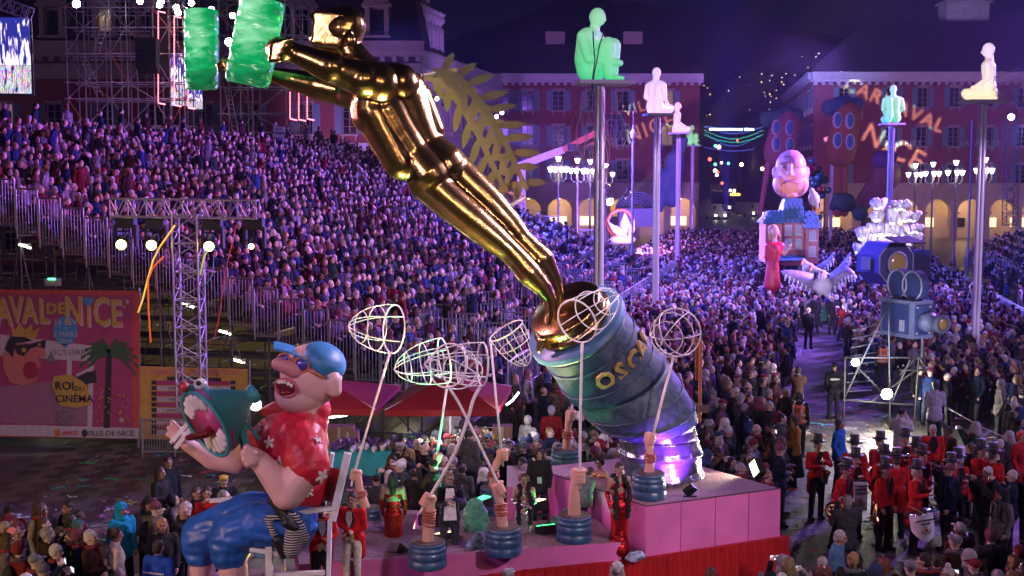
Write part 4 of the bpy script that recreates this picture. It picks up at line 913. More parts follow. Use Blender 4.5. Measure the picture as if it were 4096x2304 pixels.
while y < 128:
    sp_ = .56+.0022*y; x = 2.0 if y < 55 else fl(y, FL0, FL1)+.5
    xr = fl(y, FR0, FR1)-.6 if y > 45 else 26
    while x < xr:
        xx = x+random.uniform(-.2, .2); yy = y+random.uniform(-.2, .2); px, py = PR((xx, yy, 1.6))
        if free(xx, yy) and random.random() < .9 and -50 < px < 4150 and (px > 2150):
            d = random.gauss(.5, .9)
            # people beside the lane look towards it
            crowd.append((xx, yy, 0, PI+random.gauss(0, .9) if yy > 45 else random.uniform(0, 6.28) if yy > 38 else (random.gauss(1.2, .5) if px < 3200 else random.gauss(-1.2, .6)), 'phone' if random.random() < .12 else random.choice(['stand', 'fold']), 'route'))
        x += sp_
    y += sp_*1.05
# behind the float, between it and the stalls
for i in range(70):
    x = random.uniform(-2.5, 3.6); yy = random.uniform(24.0, 27.3)
    if free(x, yy): crowd.append((x, yy, 0, random.uniform(-1.5, 1.5), random.choice(['stand', 'fold', 'phone']), 'behind'))
for i in range(30):
    x = random.uniform(.8, 3.8); yy = random.uniform(27.5, 38); crowd.append((x, yy, 0, random.uniform(0, 2.5), random.choice(['stand', 'fold']), 'behind'))
# lower seating right of the gates
for i in range(260):
    t = random.uniform(2, 42); o = random.uniform(.9, 5.5); p = ST(U_FRONT+o, t, 0)
    if PR((p.x, p.y, 1.5))[0] > 1700: crowd.append((p.x, p.y, .0, FACE+random.gauss(0, .4), random.choice(['stand', 'stand', 'phone']), 'lower'))
# right stand
for k in range(14):
    t = 3.
    while t < 50:
        if random.random() < .9: p = S2(3.2+k*.8, t, .35+k*.3); crowd.append((p.x, p.y, p.z if t > 11 else 0, -PI/2-TH+random.gauss(0, .4), 'sit' if t > 11 else 'stand', 'rightstand'))
        t += .55
for t in range(60): p = S2(random.uniform(.5, 2.6), random.uniform(0, 34), 0); crowd.append((p.x, p.y, 0, -PI/2+random.gauss(0, .5), 'stand', 'rightstand'))
# bottom strip (backs of heads) and lower left
def strip(px0, px1, y0, y1, n, reg, mind, face, zz=0.):
    out = []; tries = 0
    while len(out) < n and tries < n*60:
        tries += 1; px = random.uniform(px0, px1); py = random.uniform(y0, y1); p = G(px, py, 1.72)
        if any((p.x-q[0])**2+(p.y-q[1])**2 < mind**2 for q in out) or inpoly(p.x, p.y, FLOATPOLY): continue
        out.append((p.x, p.y)); crowd.append((p.x, p.y, 0, face()+0., 'phone' if random.random() < .15 else random.choice(['stand', 'fold']), reg))
strip(3130, 4130, 2190, 2560, 50, 'front', .46, lambda: PI+random.gauss(.0, .35))
strip(1950, 3130, 2250, 2480, 22, 'frontmid', .5, lambda: PI+random.gauss(0, .3))
strip(3780, 4120, 2090, 2200, 6, 'front', .5, lambda: PI+random.gauss(.3, .3))
strip(-30, 330, 2020, 2380, 20, 'left', .46, lambda: PI/2+random.gauss(.35, .3))
strip(330, 700, 2110, 2480, 15, 'left', .5, lambda: PI/2+random.gauss(.3, .3))
strip(560, 900, 1960, 2130, 6, 'left', .5, lambda: PI/2+random.gauss(.2, .4))
strip(3760, 4130, 1660, 1960, 10, 'rightside', .6, lambda: -PI/2+random.gauss(0, .4))
#HANDMADE#
vis = []
for c in crowd:
    px, py = PR((c[0], c[1], c[2]+1.55)); 
    if -40 < px < 4140 and -20 < py < 2400 and c[1] > 12: vis.append((c, px, py))
# people hidden by the opaque hero pieces are left to the mass
def hidden(px, py, Y):
    if Y > 24 and 2300 < px < 2780 and 1150 < py < 1950: return True
    if Y > 22 and 640 < px < 1380 and 1400 < py < 2304: return True
    if Y > 23 and 2480 < px < 3120 and 1930 < py: return True
    if Y > 36 and -50 < px < 560 and 1160 < py < 1760: return True
    return False
vis.sort(key=lambda v: math.hypot(v[0][0], v[0][1])+(200 if hidden(v[1], v[2], v[0][1]) else 0))
NIND = 275
used_lab = {}
RG = {'stand': 'on the left grandstand', 'route': 'in the packed crowd', 'behind': 'behind the float', 'lower': 'below the left grandstand', 'rightstand': 'at the right barrier', 'front': 'bottom right crowd facing the band', 'frontmid': 'before the red pleated skirt', 'left': 'in the lower left crowd', 'rightside': 'right of the band'}
COLN = ['far left', 'left', 'centre left', 'centre', 'centre right', 'right', 'far right']
def place_words(px, py):
    return COLN[min(6, max(0, int(px/4096*7)))]+(' upper' if py < 1000 else ' middle' if py < 1600 else ' lower')+' part of the picture'
for c, px, py in vis[:NIND]:
    x, y, z, rz, pose, reg = c
    for tr_ in range(60):
        co, cn = random.choice(COATS); hk = random.choice(HK); hc, hn = random.choice(HATC if hk in ('beanie', 'bobble', 'hood', 'cap', 'flatcap') else HAIRS)
        lab = '%s spectator, %s coat, %s, %s' % (PN[pose], cn, HN[hk] % hn, RG[reg]) if reg not in ('stand', 'route') else '%s spectator, %s coat, %s, %s' % (PN[pose], cn, HN[hk] % hn, {'stand': 'left grandstand ', 'route': 'packed crowd '}[reg]+COLN[min(6, max(0, int(px/4096*7)))])
        if lab not in used_lab: break
    used_lab[lab] = 1
    person(lab, (x, y, z), rz, pose, skin=random.choice(SKINS), hair=hk, hc=hc, coat=co, trou=random.choice([(.015, .015, .02), (.03, .04, .08), (.05, .05, .055), (.03, .025, .02)]), s=random.uniform(.92, 1.05), group='spectators watching the parade', phone=(pose == 'phone'), scarf=random.choice([None, None, (.1, .1, .12), (.25, .03, .03)]), bag=random.choice([None]*5+[(.03, .03, .04)]), legs=not (reg in ('front', 'frontmid')))
# the rest as one mass ------------------------------------------------
def lowp(pose, lod, hat):
    b = MB(); P = POSES[pose]; dz = P['hip']-.93; sg = (8, 6) if lod == 0 else (6, 4)
    b.m = 0; b.sphere((0, -.012, 1.60+dz), (.076, .095, .115), seg=sg[0], ring=sg[1])
    if lod == 0: b.tube([(0, 0, 1.42+dz), (0, -.01, 1.54+dz)], .05, 5)
    b.m = 1
    if hat == 0: b.sphere((0, .028, 1.655+dz), (.086, .098, .09), seg=sg[0], ring=sg[1])
    elif hat == 1: b.sphere((0, .03, 1.65+dz), (.092, .1, .095), seg=sg[0], ring=sg[1]); b.tube([(0, .07, 1.62+dz), (0, .09, 1.36+dz)], [.08, .06], 6)
    elif hat == 2: b.sphere((0, .01, 1.67+dz), (.094, .108, .095), seg=sg[0], ring=sg[1])
    else: b.sphere((0, .045, 1.63+dz), (.115, .11, .13), seg=sg[0], ring=sg[1])
    b.m = 2; n = 8 if lod == 0 else 6
    def ring(z, a, bb, yo=0): return [V((a*math.cos(2*PI*k/n), yo+bb*math.sin(2*PI*k/n), z)) for k in range(n)]
    zb = (.45 if pose == 'sit' else .72)
    b.loft([ring(zb, .19, .14), ring(1.1+dz, .18, .13), ring(1.33+dz, .2, .13, .01), ring(1.44+dz, .15, .1, .01), ring(1.5+dz, .07, .07, .005)])
    for k in ('L', 'R'): b.tube(P[k], [.07, .055, .045], 5 if lod == 0 else 4)
    b.m = 0
    for k, sd in (('L', -1), ('R', 1)): w_ = V(P[k][2]); b.sphere(w_+(w_-V(P[k][1])).normalized()*.05, .045, seg=5, ring=3)
    b.m = 3
    for h, k_, a_ in P['legs']:
        if pose == 'sit' or lod == 0: b.tube([h, k_, a_], [.09, .07, .06], 5 if lod == 0 else 4)
    return np.array([tuple(v) for v in b.v], np.float32), np.array([i for f in b.f for i in f], np.int32), np.array([len(f) for f in b.f], np.int32), np.array(b.mi)
TPL = {}
for pose in POSES:
    for lod in (0, 1):
        for hat in range(4): TPL[(pose, lod, hat)] = lowp(pose, lod, hat)
VV = []; FC = []; LT = []; CC = []; base = 0
for c, px, py in vis[NIND:]:
    x, y, z, rz, pose, reg = c; lod = 1 if y > 62 else 0; hat = random.choice([0, 0, 0, 0, 0, 1, 1, 1, 2, 2, 3])
    v, fl_, ln_, mi = TPL[(pose, lod, hat)]; s = random.uniform(.92, 1.06); cr, sr = math.cos(rz), math.sin(rz); w_ = random.uniform(.95, 1.12); a = random.gauss(0, .08); aa = random.gauss(0, .08)
    q = v.copy(); q[:, 0] *= w_; q[:, 0] += a*q[:, 2]; q[:, 1] += aa*q[:, 2]; q *= s; X = q[:, 0]*cr-q[:, 1]*sr+x; Y_ = q[:, 0]*sr+q[:, 1]*cr+y; VV.append(np.stack([X, Y_, q[:, 2]+z], 1))
    hc = random.choice(HATC)[0] if hat in (2, 3) else random.choice(HAIRS)[0]
    pal = np.array([random.choice(SKINS), hc, random.choice(COATS)[0], random.choice([(.015, .015, .02), (.03, .04, .08), (.05, .05, .055)])], np.float32)
    FC.append(fl_+base); LT.append(ln_); CC.append(np.repeat(pal[mi], ln_, axis=0)); base += len(v)
VV = np.concatenate(VV); CC = np.concatenate(CC); FC = np.concatenate(FC).astype(np.int32); LT = np.concatenate(LT).astype(np.int32)
me = bpy.data.meshes.new('crowd_mesh'); me.vertices.add(len(VV)); me.vertices.foreach_set('co', VV.ravel()); me.loops.add(len(FC)); me.loops.foreach_set('vertex_index', FC)
me.polygons.add(len(LT)); me.polygons.foreach_set('loop_start', np.concatenate([[0], np.cumsum(LT)[:-1]]).astype(np.int32)); me.polygons.foreach_set('use_smooth', np.ones(len(LT), bool)); me.update(calc_edges=True)
at = me.color_attributes.new('Col', 'FLOAT_COLOR', 'CORNER'); at.data.foreach_set('color', np.concatenate([CC, np.ones((len(CC), 1), np.float32)], 1).ravel())
me.materials.append(mat('crowd_clothing', (1, 1, 1), .85, var=.55, scale=7, attr='Col', spec=.12))
tag(put(bpy.data.objects.new('distant_crowd', me)), 'dense mass of distant spectators filling the grandstands and the parade route', 'crowd', kind='stuff')
print('CROWD', len(vis), len(LT))

# ================================================================== THE FLOAT
m_pinkp = mat('pink_float_paint', (.66, .15, .42), .6, var=.2, scale=1.1, bump=.08); m_deck = mat('gritty_deck', (.3, .17, .22), .85, var=.5, scale=30, bump=.3)
m_skirt = mat('red_skirt_satin', (.42, .008, .012), .5, var=.15, scale=3)
def P2(v, z): return V((v[0], v[1], z))
A_ = G(2581, 2229, 1.0); A_ = V((A_.x, A_.y, 0)); e1 = V((.905, .425, 0)).normalized(); e2 = V((-.56, .83, 0)).normalized()
flo = thing('carnival_float', 'long carnival float platform with pink painted podiums and a red pleated skirt', 'float', A_)
def slab(name, pts, z0, z1, ms, parent=flo):     # top gets material 1
    b = MB(); n = len(pts); b.add([P2(p, z0) for p in pts]+[P2(p, z1) for p in pts], [(i, (i+1) % n, (i+1) % n+n, i+n) for i in range(n)]); b.m = 1; b.add([P2(p, z1) for p in pts], [tuple(range(n))])
    return b.ob(name, ms, parent)
PD = [A_, A_+e1*2.78, A_+e1*2.78+e2*3.3, A_+e2*3.3]
slab('podium', PD, .9, 1.87, [m_pinkp, m_deck])
m_seam = mat('panel_seam', (.16, .03, .09), .7)
for k in (.7, 1.4, 2.1): bx('panel_seam', m_seam, P2(A_+e1*k+V((e1.y, -e1.x, 0))*.002, 1.43), (.008, .008, .86), flo, rz=math.atan2(e1.y, e1.x))
for i in range(2): rod('edge_trim', mat('brown_edge', (.08, .03, .03), .7), P2(PD[[3, 0][i]], 1.88), P2(PD[[0, 1][i]], 1.88), .012, flo)
A2 = G(2485, 2169, 1.32); A2.z = 0; f1 = V((-.975, -.222, 0)); f2 = V((-.222, .975, 0))
slab('podium', [A2+f1*5.3, A2, A2+f2*1.55, A2+f1*5.3+f2*1.55], .9, 1.32, [m_pinkp, m_deck])
g_ = G(1330, 2205, 1.0); g_.z = 0
slab('podium', [g_, g_+V((1.35, .3, 0)), g_+V((1.35, 1.7, 0)), g_+V((0, 1.7, 0))], .72, 1.28, [m_pinkp, m_deck])
slab('podium', [V((-.1, 22.9, 0)), V((2.3, 22.9, 0)), V((2.0, 24.6, 0)), V((-.1, 24.6, 0))], .9, 1.6, [m_pinkp, m_deck])
slab('deck', [(-2.6, 20.0), (2.1, 20.7), (4.9, 21.9), (3.4, 25), (-.5, 24.2), (-2.4, 21.9)], .85, .985, [m_deck, m_deck])
slab('deck', [(-5.2, 18.2), (-1.7, 18.7), (-2.0, 21.3), (-5.2, 20.6)], .6, .72, [m_deck, m_deck])
def skirt(path, z0, z1):
    b = MB(); top = []; bot = []; L = 0
    for i in range(len(path)-1):
        a = V(path[i]); c = V(path[i+1]); n = max(2, int((c-a).length/.035)); d = (c-a).normalized(); o = V((d.y, -d.x, 0))
        for k in range(n):
            p = a+(c-a)*k/n; L += 1; w_ = .03*math.sin(L*1.15)+.012*math.sin(L*.37); top.append(p+o*w_*.6+V((0, 0, z1))); bot.append(p+o*(w_*1.4+.03)+V((0, 0, z0)))
    b.add(top+bot, [(i, i+1, i+1+len(top), i+len(top)) for i in range(len(top)-1)]); return b.ob('pleated_skirt', m_skirt, flo, True)
of = V((e1.y, -e1.x, 0))*.12; B_ = A_+e1*2.9
skirt([V((-3.4, 18.25, 0)), A2+f1*1.8+V((0, -.16, 0)), A_+of+V((-.3, -.1, 0)), B_+of, B_+e2*3.2+V((.15, .1, 0))], .05, 1.02)
slab('deck_ledge', [A2+f1*2+V((0, -.16, 0)), A_+of+V((-.3, -.1, 0)), B_+of, B_+e2*.5, A_], .98, 1.01, [m_skirt, m_skirt])
# ------------------------------------------------------------------ big bent drum column
m_navy = mat('navy_brushed_paint', (.014, .036, .085), .55, var=.5, scale=7, bump=.3); m_steelb = mat('blue_silver_brushed_paint', (.05, .075, .12), .5, var=.5, scale=9, bump=.3)
m_holo = mat('holographic_foil', (.32, .3, .4), .22, metal=.9, var=.25, scale=5, bump=.25); m_rimb = mat('blue_rim', (.05, .13, .26), .45, var=.2); m_crm = mat('cream_rim', (.6, .5, .38), .6)
col = thing('drum_column', 'huge bent navy drum column with raised gold letters carrying the golden figure', 'sculpture', W(2645, 1890, 22.3))
def nrm(x, y, z): return V((x, y, z)).normalized()
RG_ = [((2300, 1290), 212, nrm(-.50, -.42, .76)), ((2312, 1312), 214, nrm(-.50, -.42, .76)), ((2318, 1322), 198, nrm(-.50, -.42, .76)), ((2360, 1375), 196, nrm(-.48, -.40, .78)), ((2425, 1462), 203, nrm(-.44, -.36, .82)), ((2462, 1505), 212, nrm(-.40, -.34, .85)),
       ((2470, 1512), 206, nrm(-.38, -.33, .86)), ((2530, 1590), 206, nrm(-.30, -.28, .9)), ((2580, 1655), 200, nrm(-.2, -.22, .95)), ((2605, 1690), 188, nrm(-.12, -.2, .97)),
       ((2612, 1700), 172, nrm(-.06, -.1, .99)), ((2632, 1745), 160, nrm(0, 0, 1)), ((2640, 1790), 164, nrm(0, 0, 1)), ((2642, 1806), 172, nrm(0, 0, 1)), ((2642, 1822), 164, nrm(0, 0, 1)), ((2645, 1870), 166, nrm(0, 0, 1)), ((2648, 1895), 176, nrm(0, 0, 1))]
def rg(i, k=72, rip=0.):
    (px, py), r, n = RG_[i]; Y = 22.35; c = W(px, py, Y); R_ = pxm(r, Y); x = (V((1, 0, 0))-n*n.x).normalized(); y = n.cross(x); ph = i*1.3
    return [c+(x*math.cos(a)+y*math.sin(a))*R_*(1+rip*math.sin(a*9+ph)+rip*math.sin(a*17-ph)) for a in [2*PI*j/k for j in range(k)]]
def seg(name, ids, m, rip=0., caps=True):
    b = MB(); rs = []
    for i in ids: rs.append(rg(i, rip=rip))
    # densify
    out = []
    for q in range(len(rs)-1):
        for s in range(5):
            t = s/5.; out.append([a.lerp(c, t) for a, c in zip(rs[q], rs[q+1])])
    out.append(rs[-1]); b.loft(out, True, caps); return b.ob(name, m, col, True)
seg('rim_ring', [0, 1], m_rimb); seg('rim_band', [1, 2], m_crm); seg('upper_drum', [2, 3, 4, 5], m_navy); seg('middle_drum', [6, 7, 8, 9], m_steelb); seg('foil_collar', [9, 10, 11], m_holo, .012); seg('foil_column', [11, 12, 13, 14, 15, 16], m_holo, .008)
for q, (a, c) in enumerate(((5, 6), (9, 10))): seg('seam_band', [a, c], mat('dark_seam', (.01, .015, .03), .5))
for i_, s_ in ((3, 1.012), (4, 1.012), (7, 1.012), (8, 1.015)):
    cc_ = sum(rg(i_), V((0, 0, 0)))/72; b = MB(); b.tube([cc_+(p-cc_)*s_ for p in rg(i_)], .018, 6, closed=True); b.ob('ridge', m_steelb, col, True)
m_goldl = mat('gold_letter_paint', (.6, .38, .13), .4, metal=.2, var=.15)
n = RG_[4][2]; x = (V((1, 0, 0))-n*n.x).normalized(); y = n.cross(x)
c0, c1 = W(2318, 1322, 22.35), W(2462, 1505, 22.35); cm = W(2388, 1418, 22.35); Rm = pxm(203, 22.35)
for ch, a in zip('OSCAR', (-84, -64, -44, -24, -3)):
    d = (x*math.cos(R(a))+y*math.sin(R(a))); tx = n.cross(d).normalized(); M = MX.Translation(cm+d*(Rm+.012)-n*.02) @ MX((tx, n, d)).transposed().to_4x4()
    text('raised_letter', ch, .44, m_goldl, M, col, depth=.05, bold=.012)
# ------------------------------------------------------------------ golden diving figure (plain generic figure)
m_gold = mat('polished_gold', (.52, .3, .12), .22, metal=1., var=.15, scale=5, bump=.16)
gf = thing('golden_figure', 'gigantic polished gold human figure leaning out in a dive above the grandstand', 'statue', W(2290, 1300, 22.2))
def c_(b, x0, y0, r0, x1, y1, r1, Y0=22.2, Y1=None):
    Y1 = Y0 if Y1 is None else Y1; b.capsule(W(x0, y0, Y0), W(x1, y1, Y1), pxm(r0, Y0), pxm(r1, Y1), 24)
b = MB()
LG = [(1745, 690, 128), (1840, 775, 121), (1925, 850, 112), (2005, 925, 96), (2058, 978, 80), (2095, 1015, 80), (2142, 1066, 88), (2188, 1128, 64), (2215, 1185, 48), (2216, 1240, 41), (2204, 1300, 40), (2180, 1350, 34)]
for s in (-1, 1):
    P = [(x+s*.43*T*.66, y-s*.43*T*.75, .6*T) for x, y, T in LG]; Yo = 22.2+s*.16
    for p_, q in zip(P, P[1:]): c_(b, p_[0], p_[1], p_[2], q[0], q[1], q[2], Yo)
    c_(b, P[-1][0], P[-1][1], 24, P[-1][0]-14, P[-1][1]+42, 13, Yo-.15)
for s in (-1, 1):
    Yo = 22.15+s*.1; o = s*.3
    TR = [(1740, 680, 122), (1672, 602, 100), (1612, 505, 126), (1572, 425, 140), (1560, 360, 112)]
    P = [(x+o*T*.8, y-o*T*.5, .78*T) for x, y, T in TR]
    for p_, q in zip(P, P[1:]): c_(b, p_[0], p_[1], p_[2], q[0], q[1], q[2], Yo)
b.sphere(W(1482, 440, 21.85), (pxm(86, 22), .34, pxm(100, 22)))
c_(b, 1490, 450, 78, 1600, 660, 62, 21.85)
c_(b, 1640, 345, 62, 1560, 320, 72, 22.2); c_(b, 1600, 330, 76, 1470, 312, 66, 21.95); c_(b, 1665, 380, 62, 1730, 520, 50, 22.3)
c_(b, 1520, 335, 82, 1405, 298, 70, 21.75, 21.6); c_(b, 1405, 298, 68, 1290, 258, 58, 21.6, 21.5); c_(b, 1290, 258, 58, 1205, 222, 44, 21.5, 21.45); b.sphere(W(1330, 270, 21.5), pxm(64, 22)); b.sphere(W(1455, 320, 21.6), pxm(72, 22))
c_(b, 1195, 218, 38, 1130, 196, 48, 21.45); b.sphere(W(1120, 198, 21.4), (pxm(60, 22), .2, pxm(52, 22)))
for k in range(4): c_(b, 1158-k*14, 160+k*26, 15, 1092-k*3, 178+k*20, 14, 21.26)
c_(b, 1500, 400, 70, 1390, 372, 62, 22.4, 22.55); c_(b, 1390, 372, 60, 1265, 342, 56, 22.6); c_(b, 1265, 342, 54, 1130, 308, 36, 22.6); c_(b, 1130, 308, 32, 960, 262, 24, 22.6, 22.5); b.sphere(W(915, 255, 22.5), pxm(36, 22)); c_(b, 900, 240, 13, 872, 262, 10, 22.35); c_(b, 905, 262, 13, 878, 280, 10, 22.35)
# neck and head
c_(b, 1455, 280, 62, 1395, 200, 56, 21.95)
b.sphere(W(1368, 118, 21.95), (pxm(92, 22), pxm(84, 22), pxm(90, 22))); b.sphere(W(1392, 100, 21.95), (pxm(74, 22), pxm(78, 22), pxm(76, 22)))
c_(b, 1330, 70, 40, 1390, 62, 40, 21.95); b.sphere(W(1400, 160, 21.6), (pxm(22, 22), .05, pxm(30, 22)))
body = blob('body', b, .03, m_gold, gf, 4, fac=.5)
# face plate: smooth flattened mask on the front of the head
b = MB(); b.box(W(1318, 122, 21.9), (pxm(120, 22), pxm(120, 22), pxm(132, 22)), MX.Rotation(R(6), 3, 'Y')); b.box(W(1300, 64, 21.9), (pxm(112, 22), pxm(112, 22), pxm(20, 22)), MX.Rotation(R(-6), 3, 'Y')); b.capsule(W(1262, 128, 21.9), W(1254, 150, 21.9), .05, .1); b.capsule(W(1275, 185, 21.9), W(1335, 200, 21.9), pxm(24, 22), pxm(30, 22)); blob('face', b, .026, m_gold, gf, 9)
b = MB(); nn = RG_[0][2]; cc = W(2293, 1282, 22.3); Mr = frame2(nn)
b.lathe([(.74, 0), (.76, .04), (.76, .1), (.70, .13), (.68, .17), (.70, .2), (.70, .32), (.66, .36), (.1, .37)], 56, cc-nn*.02, Mr); b.ob('round_base', m_gold, gf, True)
# ------------------------------------------------------------------ glowing green slabs held in the hands
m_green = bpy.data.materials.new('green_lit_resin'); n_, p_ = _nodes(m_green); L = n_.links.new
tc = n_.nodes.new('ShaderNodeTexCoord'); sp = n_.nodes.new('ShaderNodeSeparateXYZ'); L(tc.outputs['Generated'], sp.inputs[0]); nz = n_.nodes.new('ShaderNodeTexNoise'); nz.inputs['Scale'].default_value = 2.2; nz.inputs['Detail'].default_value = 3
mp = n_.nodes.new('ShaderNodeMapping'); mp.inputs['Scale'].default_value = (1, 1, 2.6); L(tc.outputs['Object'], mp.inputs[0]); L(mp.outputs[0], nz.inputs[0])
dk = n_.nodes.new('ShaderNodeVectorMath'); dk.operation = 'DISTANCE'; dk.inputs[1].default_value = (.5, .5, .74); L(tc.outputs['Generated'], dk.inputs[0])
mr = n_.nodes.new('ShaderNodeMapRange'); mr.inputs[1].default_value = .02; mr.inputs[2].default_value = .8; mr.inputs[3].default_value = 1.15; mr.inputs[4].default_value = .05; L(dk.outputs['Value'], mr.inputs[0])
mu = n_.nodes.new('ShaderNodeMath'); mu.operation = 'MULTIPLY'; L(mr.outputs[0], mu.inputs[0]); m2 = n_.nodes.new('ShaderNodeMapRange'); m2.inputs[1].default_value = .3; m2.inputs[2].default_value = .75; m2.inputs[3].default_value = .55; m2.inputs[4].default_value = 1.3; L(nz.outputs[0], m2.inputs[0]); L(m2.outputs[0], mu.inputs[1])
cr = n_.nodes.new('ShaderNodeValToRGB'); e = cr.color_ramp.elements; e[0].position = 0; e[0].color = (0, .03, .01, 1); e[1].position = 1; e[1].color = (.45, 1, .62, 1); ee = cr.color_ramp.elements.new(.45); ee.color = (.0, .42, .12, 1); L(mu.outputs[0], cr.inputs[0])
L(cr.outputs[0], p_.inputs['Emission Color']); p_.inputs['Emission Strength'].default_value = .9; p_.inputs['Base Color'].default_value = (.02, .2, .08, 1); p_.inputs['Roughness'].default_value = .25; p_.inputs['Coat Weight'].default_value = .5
from mathutils import noise as mnoise
def slabthing(label, c, w_, h_, d_, rot, amp=.05):
    t = thing('glowing_slab', label, 'lantern', c, group=None); b = MB(); nx, nz_ = 26, 50; rr = MX.Rotation(rot, 3, 'Y') @ MX.Rotation(R(-12), 3, 'Z')
    rings = []
    for j in range(nz_+1):
        z = -h_/2+h_*j/nz_; rg_ = []; e_ = 1-.1*math.exp(-min(j, nz_-j)/1.2)
        for k in range(nx*2):
            a = 2*PI*k/(nx*2); ca, sa = math.cos(a), math.sin(a); ex = .35; x = math.copysign(abs(ca)**ex, ca)*w_/2*e_; y = math.copysign(abs(sa)**ex, sa)*d_/2*e_
            q = V((x*5, y*3, z*5)); nn_ = mnoise.noise(V((q.x*.7, q.y, q.z*1.6)))+.6*mnoise.noise(V((q.x*1.4+9, q.y, q.z*4)))
            rg_.append(c+rr @ V((x+amp*nn_*.5, y-amp*nn_*1.6, z+amp*.4*nn_)))
        rings.append(rg_)
    b.loft(rings); b.ob('slab', m_green, t, True)
    return t
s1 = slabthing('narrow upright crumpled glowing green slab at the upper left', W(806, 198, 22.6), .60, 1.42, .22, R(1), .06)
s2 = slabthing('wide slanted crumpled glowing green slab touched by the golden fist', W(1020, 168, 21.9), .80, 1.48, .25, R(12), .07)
# ------------------------------------------------------------------ golden palm branches behind the figure
m_palm = mat('tan_gold_painted_wood', (.24, .15, .12), .6, var=.08, metal=.15)
def branch(label, pts, Y, dark=False, nl=14):
    t = thing('palm_branch', label, 'decoration', W(*pts[-1], Y)); P = [W(x, y, Y) for x, y in pts]; b = MB()
    # smooth stem, flat board
    sp_ = []
    for i in range(len(P)-1):
        for s in range(6):
            t0 = s/6.; a = P[max(i-1, 0)]; b0 = P[i]; c0_ = P[i+1]; d0 = P[min(i+2, len(P)-1)]
            sp_.append(.5*((2*b0)+(c0_-a)*t0+(2*a-5*b0+4*c0_-d0)*t0*t0+(3*b0-a-3*c0_+d0)*t0**3))
    sp_.append(P[-1]); th = V((0, .05, 0)); n = len(sp_); up = []; dn = []
    for i, q in enumerate(sp_):
        d = (sp_[min(i+1, n-1)]-sp_[max(i-1, 0)]).normalized(); s = V((-d.z, 0, d.x)); w_ = .085*(1-.5*i/n); up.append(q+s*w_); dn.append(q-s*w_)
    fs = [(i, i+1, n+i+1, n+i) for i in range(n-1)]; b.add(up+dn, fs); b.add([p+th for p in up+dn], [f[::-1] for f in fs])
    for e_ in (0, n): b.add([*(up if e_ == 0 else dn), *[p+th for p in (up if e_ == 0 else dn)]], [(i, i+1, n+i+1, n+i) for i in range(n-1)])
    b.ob('stem', m_palm, t)
    for i in range(nl):
        for sd in (-1, 1):
            k = int((i+.55+.3*(sd > 0))/nl*(n-1)*.94)+1; q = sp_[k]; d = (sp_[min(k+1, n-1)]-sp_[k-1]).normalized(); s = V((-d.z, 0, d.x))*sd
            dirn = (d*.45+s*.9).normalized() if sd > 0 else (d*.7+s*.7).normalized(); Ln = random.uniform(.52, .62)*(1 if 1 < i < nl-2 else .8); sw = V((-dirn.z, 0, dirn.x))
            a = []; c = []
            for z in range(9): u = z/8.; wd = .075*math.sin(PI*min(1, u*.97+.03))**.8; mid = q+dirn*Ln*u; a.append(mid+sw*wd); c.append(mid-sw*wd)
            o = (i % 2)*.012+.006; bb = MB(); loop = [p+V((0, o, 0)) for p in a+c[::-1]]; m_ = len(loop); bb.add(loop+[p+V((0, .03, 0)) for p in loop], [tuple(range(m_)), tuple(range(2*m_-1, m_-1, -1))]+[(z, (z+1) % m_, (z+1) % m_+m_, z+m_) for z in range(m_)])
            bb.ob('leaf', m_palm, t)
    return t
branch('large tan gold palm branch with lens shaped leaves arching behind the golden figure', [(1730, 292), (1790, 295), (1850, 330), (1908, 395), (1960, 465), (2003, 540), (2040, 610), (2075, 690), (2110, 760)], 23.0, nl=10)
branch('second palm branch in the shade just behind the first one', [(1700, 300), (1770, 330), (1830, 400), (1880, 480), (1925, 560), (1960, 640), (1995, 710), (2030, 770)], 23.9, True, nl=8)
# support arm hidden behind the figure
pa = thing('support_post', 'slim gold painted steel arm bracing the palm branches behind the figure', 'support', W(1900, 830, 23.3)); rod('post', m_palm, W(1690, 300, 22.6), W(1745, 290, 23.0), .03, pa); rod('post', m_palm, W(2100, 790, 23.2), W(1990, 850, 22.5), .04, pa); rod('post', m_palm, W(2040, 770, 23.9), W(2100, 790, 23.15), .03, pa)
# ------------------------------------------------------------------ drums with forearms, and the wire nets
m_flesh = mat('painted_flesh', (.62, .34, .25), .5, var=.06, scale=4, sub=.0); m_brac = mat('copper_bangle', (.42, .12, .07), .35, metal=.4); m_wire = mat('white_wire', (.72, .68, .66), .5)
m_drum = mat('blue_drum_paint', (.035, .09, .19), .42, var=.4, scale=10, bump=.25, coat=.4); m_grit = mat('grit', (.1, .07, .06), .95, var=.6, scale=60, bump=.5)
def fist(b, c, p, f, Rr):
    p = V(p).normalized(); f = V(f); f = (f-p*f.dot(p)).normalized(); s = p.cross(f)
    b.capsule(c-f*.5*Rr-p*.32*Rr, c-f*.5*Rr+p*.3*Rr, .42*Rr, .46*Rr); 
    for i in range(4):
        o = p*((i-1.5)*.34*Rr); rr = (.19, .2, .2, .18)[i]*Rr; pts = [c+o+(f*math.cos(a)+s*math.sin(a))*.4*Rr for a in (R(-150), R(-80), R(-15), R(50), R(105))]
        for k in range(4): b.capsule(pts[k], pts[k+1], rr, rr*.94, 12)
    b.capsule(c-f*.5*Rr+p*.5*Rr, c+s*.55*Rr+p*.62*Rr, .2*Rr, .2*Rr); b.capsule(c+s*.55*Rr+p*.62*Rr, c+s*.45*Rr+f*.45*Rr+p*.5*Rr, .19*Rr, .16*Rr)
